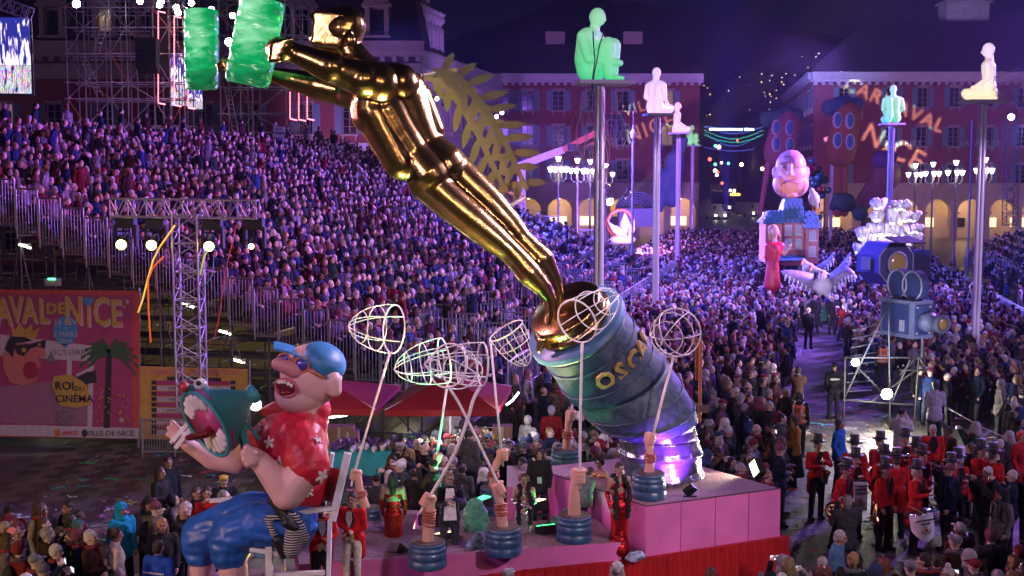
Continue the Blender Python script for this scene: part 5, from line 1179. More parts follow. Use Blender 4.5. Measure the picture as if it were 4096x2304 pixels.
def drumhand(label, cx, yb, zb, rp, htop, hand, polev, wrist, brac, dark=None, fdir=(-1, -.6, 0), Rp=36, mskin=None):
    g = G(cx, yb, zb); Y = g.y; r = pxm(rp, Y); g.z = zb; H = (W(cx, htop, Y)-W(cx, yb, Y)).length
    t = thing('drum_hand', label, 'sculpture', g); b = MB()
    b.lathe([(r*.96, 0), (r*1.0, H*.04), (r*1.0, H*.3), (r*.93, H*.34), (r*.99, H*.38), (r*.99, H*.62), (r*.91, H*.66), (r*.97, H*.70), (r*.95, H*.8), (r*.86, H*.84), (r*.93, H*.9), (r*.93, H*.99), (r*.88, H)], 40, g); b.ob('drum', dark or m_drum, t, True)
    b = MB(); b.lathe([(r*.86, 0), (r*.86, .012), (r*.05, .02)], 30, g+V((0, 0, H))); b.ob('grit_top', m_grit, t)
    top = g+V((0, 0, H)); hc = W(hand[0], hand[1], Y); wr = W(wrist[0], wrist[1], Y); Rr = pxm(Rp, Y)
    b = MB(); base = V((top.x+(wr.x-top.x)*.25, top.y, top.z)); b.capsule(base+V((0, 0, -.02)), wr, Rr*.62, Rr*.48); b.capsule(wr, hc-V(fdir).normalized()*Rr*.4-V((0, 0, .15*Rr)), Rr*.46, Rr*.5); fist(b, hc, polev, fdir, Rr)
    blob('hand', b, .015, mskin or m_flesh, t, 2)
    for k in range(brac):
        c = base.lerp(wr, .62+.1*k); bb = MB(); Mx = frame2((wr-base)+V((random.uniform(-.06, .06), random.uniform(-.06, .06), 0))); bb.tube([c+Mx @ V((Rr*.62*math.cos(a), Rr*.62*math.sin(a), .0)) for a in [2*PI*i/20 for i in range(20)]], .016, 6, closed=True); bb.ob('bangle', m_brac, t, True)
    return t, Y, hc
def net(label, hoop, Rp, tip, dY, Y, pole, pr=.022, nr=6):
    t = thing('wire_net', label, 'net', W(*pole[-1], Y)); hc = W(*hoop, Y); tp = W(*tip, Y+dY); ax = tp-hc; Lx = ax.length; Mx = frame2(ax); Rr = pxm(Rp, Y)
    def circ(c, r, w_, nm): bb = MB(); bb.tube([c+Mx @ V((r*math.cos(a), r*math.sin(a), 0)) for a in [2*PI*i/36 for i in range(36)]], w_, 6, closed=True); bb.ob(nm, m_wire, t, True)
    circ(hc, Rr, .015, 'hoop')
    for s in (.38, .72): circ(hc+ax*s, Rr*(1-s**2.1)**.62, .0095, 'ring')
    for k in range(nr):
        a = 2*PI*(k+.3)/nr; pts = []
        for q in range(11): s = q/10.; r = Rr*(max(0, 1-s**2.1))**.62; pts.append(hc+ax*s+Mx @ V((r*math.cos(a), r*math.sin(a), 0)))
        bb = MB(); bb.tube(pts, .0095, 5); bb.ob('rib', m_wire, t, True)
    P = [W(*q, Y) for q in pole]
    # attach pole top to nearest hoop point
    best = min((hc+Mx @ V((Rr*math.cos(a), Rr*math.sin(a), 0)) for a in [2*PI*i/72 for i in range(72)]), key=lambda v: (v-P[0]).length)
    P[0] = best; bb = MB()
    if len(P) > 2:
        Q = []
        for i in range(len(P)-1):
            a0, b0, c0_, d0 = P[max(i-1, 0)], P[i], P[i+1], P[min(i+2, len(P)-1)]
            for s in range(5): u = s/5.; Q.append(.5*((2*b0)+(c0_-a0)*u+(2*a0-5*b0+4*c0_-d0)*u*u+(3*b0-a0-3*c0_+d0)*u**3))
        P = Q+[P[-1]]
    bb.tube(P, pr, 10); bb.ob('handle', m_wire, t, True)
    return t
def vec(a, c, Y=20): return (W(*c, Y)-W(*a, Y)).normalized()
t, Y1, _ = drumhand('flesh coloured hand on a green lit drum behind the two red tailcoats', 1472, 2135, .985, 56, 2030, (1418, 1898), vec((1408, 1936), (1427, 1859)), (1440, 1960), 4, fdir=(-1, -.4, 0), Rp=33)
net('white wire net on a long straight pole, leftmost, tip pointing left', (1575, 1316), 98, (1393, 1306), -.45, Y1, [(1549, 1404), (1427, 1859), (1405, 1945)])
t, Y2, _ = drumhand('pale hand with stacked bangles on the nearest drum at the front podium edge', 1710, 2264, 1.32, 80, 2166, (1706, 2000), vec((1681, 2050), (1740, 1950)), (1716, 2055), 6, fdir=(-1, -.5, 0), Rp=42)
net('white wire net with tall hoop above the curved pole, rightmost of the three crossing nets', (1930, 1457), 88, (1697, 1457), -.25, Y2, [(1905, 1545), (1893, 1600), (1872, 1674), (1819, 1812), (1729, 1971), (1678, 2055)], .026)
t, Y3, _ = drumhand('flesh hand with bangles on the blue drum beside the crumpled blue bag', 2013, 2215, 1.32, 75, 2108, (1999, 1955), vec((2022, 1995), (1960, 1880)), (2003, 2020), 5, fdir=(1, -.6, 0), Rp=38)
net('round white wire net facing the viewer on the pole crossing behind the curved one', (1793, 1462), 90, (1915, 1500), .75, Y3, [(1812, 1552), (1850, 1640), (2020, 1990)])
t, Y4, _ = drumhand('large flesh hand gripping the tall white pole on a drum before the crouching man', 2297, 2160, 1.32, 74, 2060, (2318, 1905), V((0, 0, 1)), (2297, 1960), 0, fdir=(.9, -.6, 0), Rp=44)
net('big white wire net overlapping the golden base on the tall vertical pole', (2308, 1285), 92, (2467, 1176), .95, Y4, [(2321, 1368), (2321, 1700), (2321, 1955)], .024)
t, Y5, _ = drumhand('green lit hand raised on a green lit drum behind the man in the sequined jacket', 1975, 2052, .985, 60, 1948, (2015, 1820), V((0, 0, 1)), (1975, 1880), 4, fdir=(1, -.5, 0), Rp=34)
net('small white wire net with its hoop tilted, between the crossing nets and the big column', (2025, 1322), 76, (2110, 1463), .12, Y5, [(2012, 1390), (2012, 1865)])
t, Y6, _ = drumhand('flesh hand with bangles on the teal drum at the back of the float', 2263, 1886, 1.6, 62, 1798, (2286, 1663), vec((2281, 1732), (2302, 1541)), (2272, 1720), 4, fdir=(.8, -.6, 0), Rp=30, dark=mat('teal_drum_paint', (.03, .15, .18), .45, var=.4, scale=10, bump=.25))
sp2 = thing('white_pole', 'thin white pole held by the hand on the teal drum at the back', 'pole', W(2281, 1735, Y6)); rod('pole', m_wire, W(2279, 1738, Y6), W(2306, 1500, Y6), .02, sp2)
t, Y7, _ = drumhand('violet lit hand with bangles on the drum standing on the pink podium', 2595, 1990, 1.87, 70, 1890, (2605, 1755), vec((2592, 1820), (2650, 1580)), (2601, 1815), 5, fdir=(.9, -.6, 0), Rp=34)
net('round white wire net facing the viewer, rightmost, on the slanted pole over the pink podium', (2708, 1330), 98, (2652, 1359), -.75, Y7, [(2692, 1425), (2592, 1815)], .024)
t, Y8, _ = drumhand('dark drum with a lowered hand behind the man in the sequined jacket', 1690, 2085, .985, 62, 1992, (1752, 1832), vec((1745, 1840), (1760, 1760)), (1740, 1880), 0, fdir=(.8, -.6, 0), Rp=26)
net('white wire net with its tip pointing far left, leftmost of the three crossing nets', (1777, 1441), 92, (1575, 1478), -.3, Y8, [(1793, 1540), (1745, 1845)])
# ------------------------------------------------------------------ giant cartoon man in a chair with the screaming megaphone
YM = 19.0
m_pinkskin = mat('painted_pink_skin', (.7, .42, .4), .5, var=.16, scale=2.2, bump=.08); m_satr = mat('red_satin', (.5, .015, .035), .42, var=.25, scale=3, bump=.5); m_satb = mat('blue_satin', (.025, .12, .46), .4, var=.3, scale=3, bump=.6)
m_capb = mat('blue_cap_paint', (.04, .2, .42), .5, var=.1); m_teal = mat('teal_megaphone_paint', (.05, .3, .32), .4, var=.12, scale=4); m_tooth = mat('tooth_enamel', (.75, .72, .68), .25); m_gum = mat('purple_gum', (.35, .07, .25), .4); m_tong = mat('red_tongue', (.2, .012, .015), .3, coat=.4)
m_goggle = mat('violet_goggle_glass', (.08, .05, .35), .08, coat=1.); m_orange2 = mat('orange_goggle_frame', (.5, .16, .05), .4); m_dkmouth = mat('dark_mouth', (.12, .012, .03), .4); m_whch = mat('white_chair_paint', (.72, .7, .7), .5)
m_noseb = mat('rosy_nose_paint', (.62, .25, .28), .4)
man = thing('giant_cartoon_man', 'giant caricature man in blue cap, red flowered shirt and blue shorts sitting with open mouth', 'sculpture', W(1000, 2400, YM))
def q_(x, y, dy=0.): return W(x, y, YM+dy)
def pm(n): return pxm(n, YM)
b = MB()
b.sphere(q_(1245, 1500), (pm(126), .43, pm(128)), seg=28, ring=20); b.sphere(q_(1205, 1572), (pm(108), .38, pm(88)), seg=24, ring=16); b.sphere(q_(1215, 1450, -.05), (pm(70), .26, pm(50)))
b.capsule(q_(1330, 1520, -.28), q_(1338, 1560, -.28), pm(38), pm(30)); b.capsule(q_(1250, 1600), q_(1230, 1720), pm(58), pm(66))

b.capsule(q_(1225, 1860, -.5), q_(1150, 1975, -.62), pm(76), pm(66)); b.capsule(q_(1150, 1975, -.62), q_(1045, 1850, -.62), pm(66), pm(42)); b.capsule(q_(1045, 1850, -.62), q_(1005, 1822, -.62), pm(42), pm(38))
b.capsule(q_(1040, 1760, .35), q_(950, 1850, .3), pm(52), pm(48)); b.capsule(q_(950, 1850, .3), q_(850, 1838, .2), pm(48), pm(42)); b.capsule(q_(850, 1838, .2), q_(745, 1775, .1), pm(42), pm(27))
for k, (x, y) in enumerate(((986, 1790), (975, 1812), (978, 1836), (990, 1856))): b.capsule(q_(1015, 1812+k*12, -.78), q_(x, y, -.82), pm(17), pm(15))
b.sphere(q_(712, 1740, .1), (pm(34), .12, pm(38)))
for k, (x, y) in enumerate(((690, 1688), (676, 1712), (672, 1738), (690, 1758))): b.capsule(q_(720, 1722+k*10, .02), q_(x, y, -.04), pm(13), pm(11))
for s, (hx, hy, kx, ky, fx) in ((-1, (820, 2180, 805, 2290, 850)), (1, (925, 2190, 935, 2300, 985))): b.capsule(q_(hx, hy, .3*-s), q_(kx, ky, .3*-s), pm(62), pm(58)); b.capsule(q_(kx, ky, .3*-s), q_(fx, 2480, .3*-s), pm(58), pm(40)); b.capsule(q_(fx, 2490, .3*-s), q_(fx-70, 2500, .3*-s), pm(42), pm(36))
blob('body', b, .02, m_pinkskin, man, 3)
b = MB(); b.capsule(q_(1180, 1480, -.36), q_(1112, 1457, -.46), pm(34), pm(26)); blob('nose', b, .012, m_noseb, man, 3)
# mouth: recessed dark bowl with lips, teeth
def ellip(c, x, y, rx, ry, z=0, k=26): return [c+x*math.cos(a)*rx+y*math.sin(a)*ry for a in [2*PI*i/k for i in range(k)]]
mx = V((.93, -.1, -.25)).normalized(); mn = V((-.55, -.83, .05)).normalized(); my = mn.cross(mx).normalized(); mc = q_(1150, 1550, -.36)
b = MB(); b.tube(ellip(mc+mn*.035, mx, my, pm(44), pm(34)), .022, 8, closed=True); b.ob('lips', mat('lip_pink', (.5, .1, .14), .35), man, True)
b = MB(); b.loft([ellip(mc+mn*.03, mx, my, pm(43), pm(33)), ellip(mc+mn*.035, mx, my, pm(2), pm(2))]); b.ob('mouth_hollow', m_dkmouth, man)
for k in range(5): ball('tooth', m_tooth, mc+mn*.05+mx*pm((k-2)*13)+V((0, 0, pm(24-abs(k-2)*4))), (pm(7), .02, pm(9)), man)
b = MB(); b.sphere(mc+mn*.045-V((0, 0, pm(20))), (pm(26), .05, pm(11))); b.ob('tongue', m_tong, man, True)
for x, y, r in ((1137, 1436, 20), (1207, 1460, 26)):
    c = q_(x, y, -.40); ball('goggle_lens', m_goggle, c, (pm(r), .06, pm(r)), man); bb = MB(); bb.tube(ellip(c+V((0, -.02, 0)), V((1, 0, 0)), V((0, 0, 1)), pm(r+3), pm(r+3)), .018, 8, closed=True); bb.ob('goggle_rim', m_orange2, man, True)
b = MB(); b.tube([q_(1230, 1475, -.42), q_(1275, 1500, -.42), q_(1320, 1525, -.36)], [.03, .025, .02], 8); b.ob('goggle_strap', m_orange2, man, True)
b = MB(); rr = MX.Rotation(R(28), 3, 'Y'); b.sphere(q_(1292, 1446), (pm(98), .44, pm(76)), rr, 30, 18); bm0 = b
m0 = blobmesh('cap_crown', b, .02, m_capb, 2); put(bpy.data.objects.new('cap_crown', m0), man)
b = MB(); rings = []
for i in range(9):
    u = i/8.; rings.append([q_(1302-207*u+14*v_*v_*(1-u), 1498-120*u-26*math.sin(PI*u)-v_*15, -.05+v_*.36*(1-.42*u*u)-.15*u) for v_ in [-1+.2*k for k in range(11)]])
b.add([p for r_ in rings for p in r_]+[p-V((0, 0, .03)) for r_ in rings for p in r_], [(i*11+j, i*11+j+1, i*11+j+12, i*11+j+11) for i in range(8) for j in range(10)]+[(99+i*11+j, 99+i*11+j+11, 99+i*11+j+12, 99+i*11+j+1) for i in range(8) for j in range(10)]+[(i*11, i*11+11, i*11+110, i*11+99) for i in range(8)]+[(i*11+10, i*11+109, i*11+120, i*11+21) for i in range(8)]+[(88+j, 89+j, 188+j, 187+j) for j in range(10)]); b.ob('cap_peak', m_capb, man)
# shirt
b = MB(); b.sphere(q_(1165, 1800), (pm(138), .5, pm(165)), seg=28, ring=20); b.sphere(q_(1195, 1940), (pm(128), .5, pm(120))); b.capsule(q_(1235, 1690), q_(1215, 1740), pm(80), pm(110)); b.capsule(q_(1200, 1760, -.2), q_(1228, 1858, -.48), pm(100), pm(92)); b.capsule(q_(1110, 1740, .2), q_(1035, 1770, .35), pm(90), pm(68)); b.capsule(q_(1255, 1640, .05), q_(1235, 1690, .05), pm(70), pm(76))
shirt = blob('shirt', b, .022, m_satr, man, 3)
for v in shirt.data.vertices: v.co += v.normal*(mnoise.noise(V((v.co.x*3+v.co.z*4, v.co.y*3, v.co.z*3-v.co.x*4)))*.02+mnoise.noise(v.co*10)*.008)
m_petal = mat('white_petal', (.7, .6, .58), .6)
bpy.context.view_layer.update()
def onmesh(o, px, py):      # first surface point seen at a photo pixel, used only to lay prints on the cloth
    Mi = WM[o].inverted(); o0 = Mi @ V((0, 0, EYE)); d = (Mi @ W(px, py, 10)-o0).normalized(); ok, loc, nr, _ = o.ray_cast(o0, d)
    return (WM[o] @ loc, (WM[o].to_3x3() @ nr).normalized()) if ok else None
for x, y, s in ((1078, 1770, 1), (1123, 1850, 1.1), (1286, 1905, 1.2), (1062, 1980, 1), (1235, 1970, .8), (1040, 1712, .8), (1200, 1990, .8), (1270, 1760, .7)):
    h = onmesh(shirt, x, y)
    if h:
        bb = MB(); Mx = frame2(h[1])
        for k in range(5):
            a = 2*PI*k/5+.4; bb.sphere(h[0]+Mx @ V((.055*s*math.cos(a), .055*s*math.sin(a), .012)), (.052*s, .026*s, .012), Mx @ MX.Rotation(a, 3, 'Z'), 10, 6)
        bb.ob('flower_print', m_petal, man, True)
b = MB(); b.capsule(q_(1190, 2080, .12), q_(1000, 2060, .2), pm(96), pm(98)); b.capsule(q_(1000, 2060, .2), q_(815, 2140, .3), pm(98), pm(92)); b.capsule(q_(815, 2140, .3), q_(808, 2195, .3), pm(92), pm(80))
b.capsule(q_(1180, 2090, -.25), q_(1020, 2100, -.3), pm(96), pm(98)); b.capsule(q_(1020, 2100, -.3), q_(930, 2140, -.3), pm(98), pm(94)); b.capsule(q_(930, 2140, -.3), q_(918, 2210, -.3), pm(92), pm(82))
sm = blobmesh('shorts', b, .024, m_satb, 2)
for v in sm.vertices:
    k = mnoise.noise(V((v.co.x*3, v.co.y*3, v.co.z*9)))*.035+mnoise.noise(v.co*9)*.012; v.co += v.normal*k
put(bpy.data.objects.new('shorts', sm), man)
# chair
ch = thing('director_chair', 'oversized white wooden chair with a pink canvas back under the cartoon man', 'chair', q_(1200, 2400, .2))
def plank(name, a, c, w_, m=m_whch, par=ch, d=.06): 
    a, c = V(a), V(c); dd = (c-a); Mx = dd.to_track_quat('Z', 'Y').to_matrix(); return put(bpy.data.objects.new(name, _unit('box', m)), par, MX.Translation((a+c)/2) @ Mx.to_4x4() @ MX.Diagonal((w_, d, dd.length, 1)))
plank('back_post', q_(1392, 1812, -.35), q_(1330, 2080, -.35), .1, d=.11); plank('back_post', q_(1330, 1812, .55), q_(1290, 2060, .55), .1)
plank('arm_rest', q_(1030, 2072, -.5), q_(1345, 2030, -.38), .09); plank('arm_rest', q_(840, 2003, .6), q_(1060, 1985, .6), .08)
plank('leg', q_(1075, 2070, -.5), q_(1080, 2450, -.5), .11, d=.1); plank('leg', q_(1320, 2080, -.4), q_(1310, 2450, -.4), .1); plank('leg', q_(1130, 2100, .5), q_(1135, 2450, .5), .1); plank('rail', q_(1000, 2195, -.5), q_(1130, 2215, -.5), .08); plank('rail', q_(1080, 2300, -.47), q_(1300, 2290, -.4), .08)
b = MB(); b.add([q_(1300, 1865, .5), q_(1378, 1880, -.33), q_(1340, 2010, -.33), q_(1275, 2000, .5)], [(0, 1, 2, 3)]); o = b.ob('canvas_back', mat('pink_canvas', (.6, .25, .22), .8), ch); o.modifiers.new('thick', 'SOLIDIFY').thickness = .02
# striped jacket hung on the arm rest
ms = bpy.data.materials.new('striped_jersey'); n_, p_ = _nodes(ms); wv = n_.nodes.new('ShaderNodeTexWave'); wv.bands_direction = 'Z'; wv.inputs['Scale'].default_value = 8; wv.inputs['Distortion'].default_value = 2; tc = n_.nodes.new('ShaderNodeTexCoord'); n_.links.new(tc.outputs['Object'], wv.inputs[0]); cr = n_.nodes.new('ShaderNodeValToRGB'); cr.color_ramp.interpolation = 'CONSTANT'; cr.color_ramp.elements[0].color = (.02, .02, .025, 1); cr.color_ramp.elements[1].color = (.5, .48, .48, 1); cr.color_ramp.elements[1].position = .6; n_.links.new(wv.outputs[0], cr.inputs[0]); n_.links.new(cr.outputs[0], p_.inputs[0]); p_.inputs['Roughness'].default_value = .85
jk = thing('hanging_jacket', 'black and white striped jersey slung over the arm of the white chair', 'jacket', q_(1150, 2230, -.6)); b = MB()
b.capsule(q_(1185, 2120, -.62), q_(1165, 2195, -.62), pm(42), pm(38)); b.capsule(q_(1170, 2060, -.6), q_(1070, 2075, -.6), pm(16), pm(12)); b.capsule(q_(1070, 2075, -.6), q_(1110, 2170, -.62), pm(15), pm(13)); b.capsule(q_(1185, 2075, -.6), q_(1215, 2150, -.6), pm(18), pm(26)); blob('jersey', b, .014, ms, jk, 3)
b = MB(); b.capsule(q_(1160, 2095, -.7), q_(1085, 2000, -.64), pm(20), pm(16)); b.capsule(q_(1150, 2090, -.72), q_(1180, 2110, -.72), pm(24), pm(20)); b.capsule(q_(1110, 2160, -.66), q_(1135, 2220, -.66), pm(22), pm(18)); blob('black_lining', b, .014, m_blk, jk, 3)
# megaphone with a screaming mouth
mg = thing('giant_megaphone', 'giant teal megaphone with bulging eye, teeth and lolling tongue held by the cartoon man', 'megaphone', q_(900, 1800, -.5))
mc = q_(822, 1697, -.75); ax = (q_(1000, 1585, -.15)-mc).normalized(); Lx = (q_(1000, 1585, -.15)-mc).length; w1 = (q_(914, 1817, -.75)-q_(750, 1584, -.75)).normalized(); w1 = (w1-ax*w1.dot(ax)).normalized(); w2 = ax.cross(w1)
def er(s, r1, r2): return [mc+ax*s+w1*math.cos(a)*r1+w2*math.sin(a)*r2 for a in [2*PI*i/44 for i in range(44)]]
r1, r2 = pm(142), pm(125)
b = MB(); b.loft([er(.0, r1, r2), er(.04, r1*.99, r2*.99), er(.3*Lx, r1*.84, r2*.84), er(.6*Lx, r1*.6, r2*.6), er(.85*Lx, r1*.32, r2*.32), er(Lx, r1*.2, r2*.2), er(Lx*1.03, r1*.27, r2*.27), er(Lx*1.1, r1*.28, r2*.28), er(Lx*1.12, r1*.16, r2*.16)], True, False); o = b.ob('bell', m_teal, mg, True)
b = MB(); b.tube(er(0, r1, r2), .028, 8, closed=True); b.ob('rim', m_teal, mg, True)
b = MB(); b.loft([er(.02, r1*.97, r2*.97), er(.1, r1*.88, r2*.88), er(.22, r1*.6, r2*.6), er(.28, r1*.1, r2*.1)], True, True); b.ob('gullet', mat('raw_pink_mouth', (.45, .06, .2), .4), mg, True)
for up, k0 in ((-1, 'upper'), (1, 'lower')):
    pts = [mc+ax*.08+w1*math.cos(a)*r1*.86*up+w2*math.sin(a)*r2*.8 for a in [R(-62+124*i/12) for i in range(13)]]
    b = MB(); b.tube(pts, pm(21), 10); blob('gum', b, .02, m_gum, mg, 3)
    for i in range(6):
        a = R(-50+100*i/5); p = mc+ax*.02+w1*math.cos(a)*r1*.70*up+w2*math.sin(a)*r2*.74
        dr = (-(w1*up)*.9-w2*math.sin(a)*.25).normalized(); b = MB(); b.capsule(p-dr*pm(18), p+dr*pm(26 if 0 < i < 5 else 12), pm(16), pm(12), 10); b.ob('tooth', m_tooth, mg, True)
b = MB(); b.capsule(mc+ax*.18+w1*.1, mc-ax*.08+w1*.12-w2*.02, pm(20), pm(19)); b.capsule(mc-ax*.08+w1*.12, q_(750, 1752, -.98), pm(18), pm(12)); blob('tongue', b, .016, m_tong, mg, 4)
b = MB(); b.sphere(q_(800, 1560, -.6), (pm(40), .15, pm(28))); b.capsule(q_(780, 1562, -.7), q_(742, 1552, -.8), pm(16), pm(18)); blob('brow', b, .014, m_teal, mg, 3)
ball('nose', mat('red_nose', (.5, .05, .06), .3), q_(736, 1549, -.84), pm(19), mg); ball('eyeball', m_tooth, q_(802, 1537, -.7), (pm(27), pm(27), pm(24)), mg); ball('pupil', m_blk, q_(794, 1533, -.79), (pm(11), pm(7), pm(10)), mg)
plank('handle', q_(960, 1700, -.5), q_(1000, 1850, -.66), .12, m_teal, mg, .08); plank('trigger', q_(985, 1690, -.45), q_(1040, 1760, -.5), .05, m_teal, mg, .04)
cs = thing('clap_sticks', 'pair of white clapper sticks in the raised far hand of the cartoon man', 'clapper', q_(700, 1790, 0)); plank('stick', q_(752, 1692, -.12), q_(684, 1770, -.12), .07, par=cs); plank('stick', q_(768, 1705, -.2), q_(702, 1792, -.2), .07, par=cs); rod('hinge', m_galv, q_(690, 1770, -.25), q_(695, 1780, -.05), .015, cs)
# floodlights fixed to the float
def flood(label, p, tgt, colr, power, ang=70, s=.16):
    p = V(p); d = (V(tgt)-p).normalized(); t = thing('float_floodlight', label, 'floodlight', p); Mx = frame2(d)
    b = MB(); b.box(p, (s*2, s*1.4, s), Mx); b.box(p-V((0, 0, s*1.1)), (s*2.3, s*.5, s*.2)); b.ob('housing', m_blk, t)
    b = MB(); b.box(p+d*(s*.52), (s*1.7, s*1.1, .01), Mx); b.ob('glass', emi('flood_%02d%02d%02d' % tuple(int(q*9) for q in colr), colr, 6), t)
    spot(p+d*(s*.7), tgt, colr, power, ang, .6, s*.5, 'flood_light'); return t
GR = (.05, 1., .25); YE = (1., .62, .12)
gs = W(1900, 800, 22)
flood('green floodlight at the feet of the woman in the red dress seen from behind', W(1597, 2205, 19.9), W(1750, 1800, 21), GR, 90, 80)
flood('green floodlight on the deck behind the silver dress', W(2185, 2120, 20.9), W(2080, 1250, 22), GR, 260, 60)
flood('green floodlight low behind the front drums', W(1930, 2010, 22.3), W(1800, 600, 22), GR, 1600, 45)
flood('warm white floodlight on the right corner of the pink podium', W(2838, 1895, 23.0)+V((.9, 0, .1)), W(2690, 1850, 22.2), (1, .85, .55), 420, 70)
flood('violet floodlight on the pink podium', W(2760, 1960, 21.0), W(2620, 1740, 22.2), (.3, .06, 1.), 1100, 80, .1)
flood('warm floodlight on the deck between the drums aimed at the golden chest', W(1780, 2150, 20.6), W(1600, 500, 22), (1, .7, .3), 2400, 40)
flood('warm floodlight behind the teal drum aimed at the golden legs', W(2150, 2020, 21.6), W(2060, 1000, 22), (1, .7, .3), 1600, 50)
flood('yellow floodlight under the cartoon legs aimed at the paving', V((-4.3, 18.6, 1.6)), V((-5.6, 20.0, 0)), YE, 420, 110, .1)
flood('yellow floodlight on the deck at the feet of the red tailcoats', W(1190, 2300, 20.2)+V((0, 0, 0)), W(1330, 2250, 18.9), YE, 160, 110, .1)

# ================================================================== SEATED FIGURES ON POLES
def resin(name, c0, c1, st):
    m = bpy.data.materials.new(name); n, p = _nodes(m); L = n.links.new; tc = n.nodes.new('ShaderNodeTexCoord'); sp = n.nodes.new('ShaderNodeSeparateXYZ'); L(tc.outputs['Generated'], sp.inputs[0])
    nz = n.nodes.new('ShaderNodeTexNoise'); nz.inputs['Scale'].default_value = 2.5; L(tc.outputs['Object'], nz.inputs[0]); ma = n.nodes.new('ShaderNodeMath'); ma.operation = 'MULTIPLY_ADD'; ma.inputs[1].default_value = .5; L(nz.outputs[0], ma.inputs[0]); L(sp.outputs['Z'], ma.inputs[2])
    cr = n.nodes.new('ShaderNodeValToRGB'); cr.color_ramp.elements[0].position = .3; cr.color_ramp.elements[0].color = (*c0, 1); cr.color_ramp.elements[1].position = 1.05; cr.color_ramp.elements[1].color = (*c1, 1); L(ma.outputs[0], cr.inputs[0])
    lw = n.nodes.new('ShaderNodeLayerWeight'); lw.inputs['Blend'].default_value = .35; mr = n.nodes.new('ShaderNodeMapRange'); mr.inputs[3].default_value = 1.3; mr.inputs[4].default_value = .35; L(lw.outputs['Facing'], mr.inputs[0]); mm = n.nodes.new('ShaderNodeMath'); mm.operation = 'MULTIPLY'; mm.inputs[1].default_value = st; L(mr.outputs[0], mm.inputs[0])  # glow falls off at grazing angles: shading put into the emission
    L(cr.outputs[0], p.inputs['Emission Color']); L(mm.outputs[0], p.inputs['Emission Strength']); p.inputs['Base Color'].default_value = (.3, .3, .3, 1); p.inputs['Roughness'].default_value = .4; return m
m_pole = mat('brushed_steel_pole', (.55, .5, .6), .3, metal=.25, var=.1)
m_plate = mat('white_platform', (.55, .5, .6), .5)
def figA():
    b = MB(); S = lambda x, y, z: V((x, y, z))
    b.sphere(S(.0, 0, .87), (.118, .1, .13), seg=18, ring=12); b.sphere(S(.045, 0, .82), (.068, .055, .068)); b.capsule(S(.105, 0, .86), S(.118, 0, .83), .014, .02, 8); b.capsule(S(-.02, 0, .82), S(-.05, 0, .68), .062, .08)
    for s in (-1, 1):
        b.sphere(S(-.01, s*.085, .865), (.03, .015, .035)); b.capsule(S(-.06, s*.04, .66), S(-.1, s*.17, .62), .075, .075); b.capsule(S(-.1, s*.1, .58), S(-.15, s*.08, .3), .15, .145); b.capsule(S(-.15, s*.08, .3), S(-.1, s*.1, .14), .145, .15)
        b.capsule(S(-.06, s*.11, .12), S(.19, s*.085, .48), .12, .11); b.capsule(S(.2, s*.085, .48), S(.2, s*.085, .1), .11, .075); b.capsule(S(.2, s*.085, .04), S(.34, s*.085, .035), .045, .035)
        b.capsule(S(-.12, s*.21, .6), S(-.02, s*.25, .3), .085, .068); b.capsule(S(-.02, s*.25, .3), S(.32, s*.05, .24), .065, .048); b.sphere(S(.31, -s*.03, .24), (.05, .05, .035))
    return b
def figB():
    b = MB(); S = lambda x, y, z: V((x, y, z))
    b.sphere(S(.0, 0, .875), (.108, .09, .122), seg=18, ring=12); b.sphere(S(.04, 0, .82), (.066, .055, .068)); b.capsule(S(.1, 0, .86), S(.113, 0, .83), .014, .02, 8); b.capsule(S(-.02, 0, .82), S(-.02, 0, .68), .06, .08)
    for s in (-1, 1):
        b.sphere(S(-.01, s*.083, .865), (.03, .015, .035)); b.capsule(S(-.02, s*.04, .66), S(-.02, s*.17, .62), .07, .072); b.capsule(S(-.01, s*.09, .58), S(-.03, s*.07, .3), .115, .1); b.capsule(S(-.03, s*.07, .3), S(-.04, s*.09, .14), .105, .13)
        b.capsule(S(-.02, s*.11, .12), S(.33, s*.14, .12), .105, .085); b.capsule(S(.32, s*.14, .08), S(-.12, s*.1, .05), .07, .05)
        b.capsule(S(-.02, s*.22, .6), S(-.04, s*.26, .36), .064, .052); b.capsule(S(-.04, s*.26, .36), S(.16, s*.16, .24), .05, .036); b.sphere(S(.2, s*.14, .23), (.06, .035, .03))
    return b
mfA = blobmesh('figure_mesh', figA(), .012, m_plate, 5); mfB = blobmesh('figure_mesh', figB(), .012, m_plate, 5)
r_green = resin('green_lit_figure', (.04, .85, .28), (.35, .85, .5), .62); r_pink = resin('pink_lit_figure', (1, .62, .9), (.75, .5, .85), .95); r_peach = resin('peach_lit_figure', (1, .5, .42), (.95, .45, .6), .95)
r_yell = resin('warm_white_lit_figure', (1, .78, .5), (.8, .6, .85), .95); r_g2 = resin('soft_green_lit_figure', (.15, .85, .3), (.4, .8, .5), .7); r_lime = resin('lime_lit_figure', (.2, .9, .1), (.25, .6, .1), .6); r_rose = resin('rose_lit_figure', (1, .25, .4), (1, .35, .6), .9)
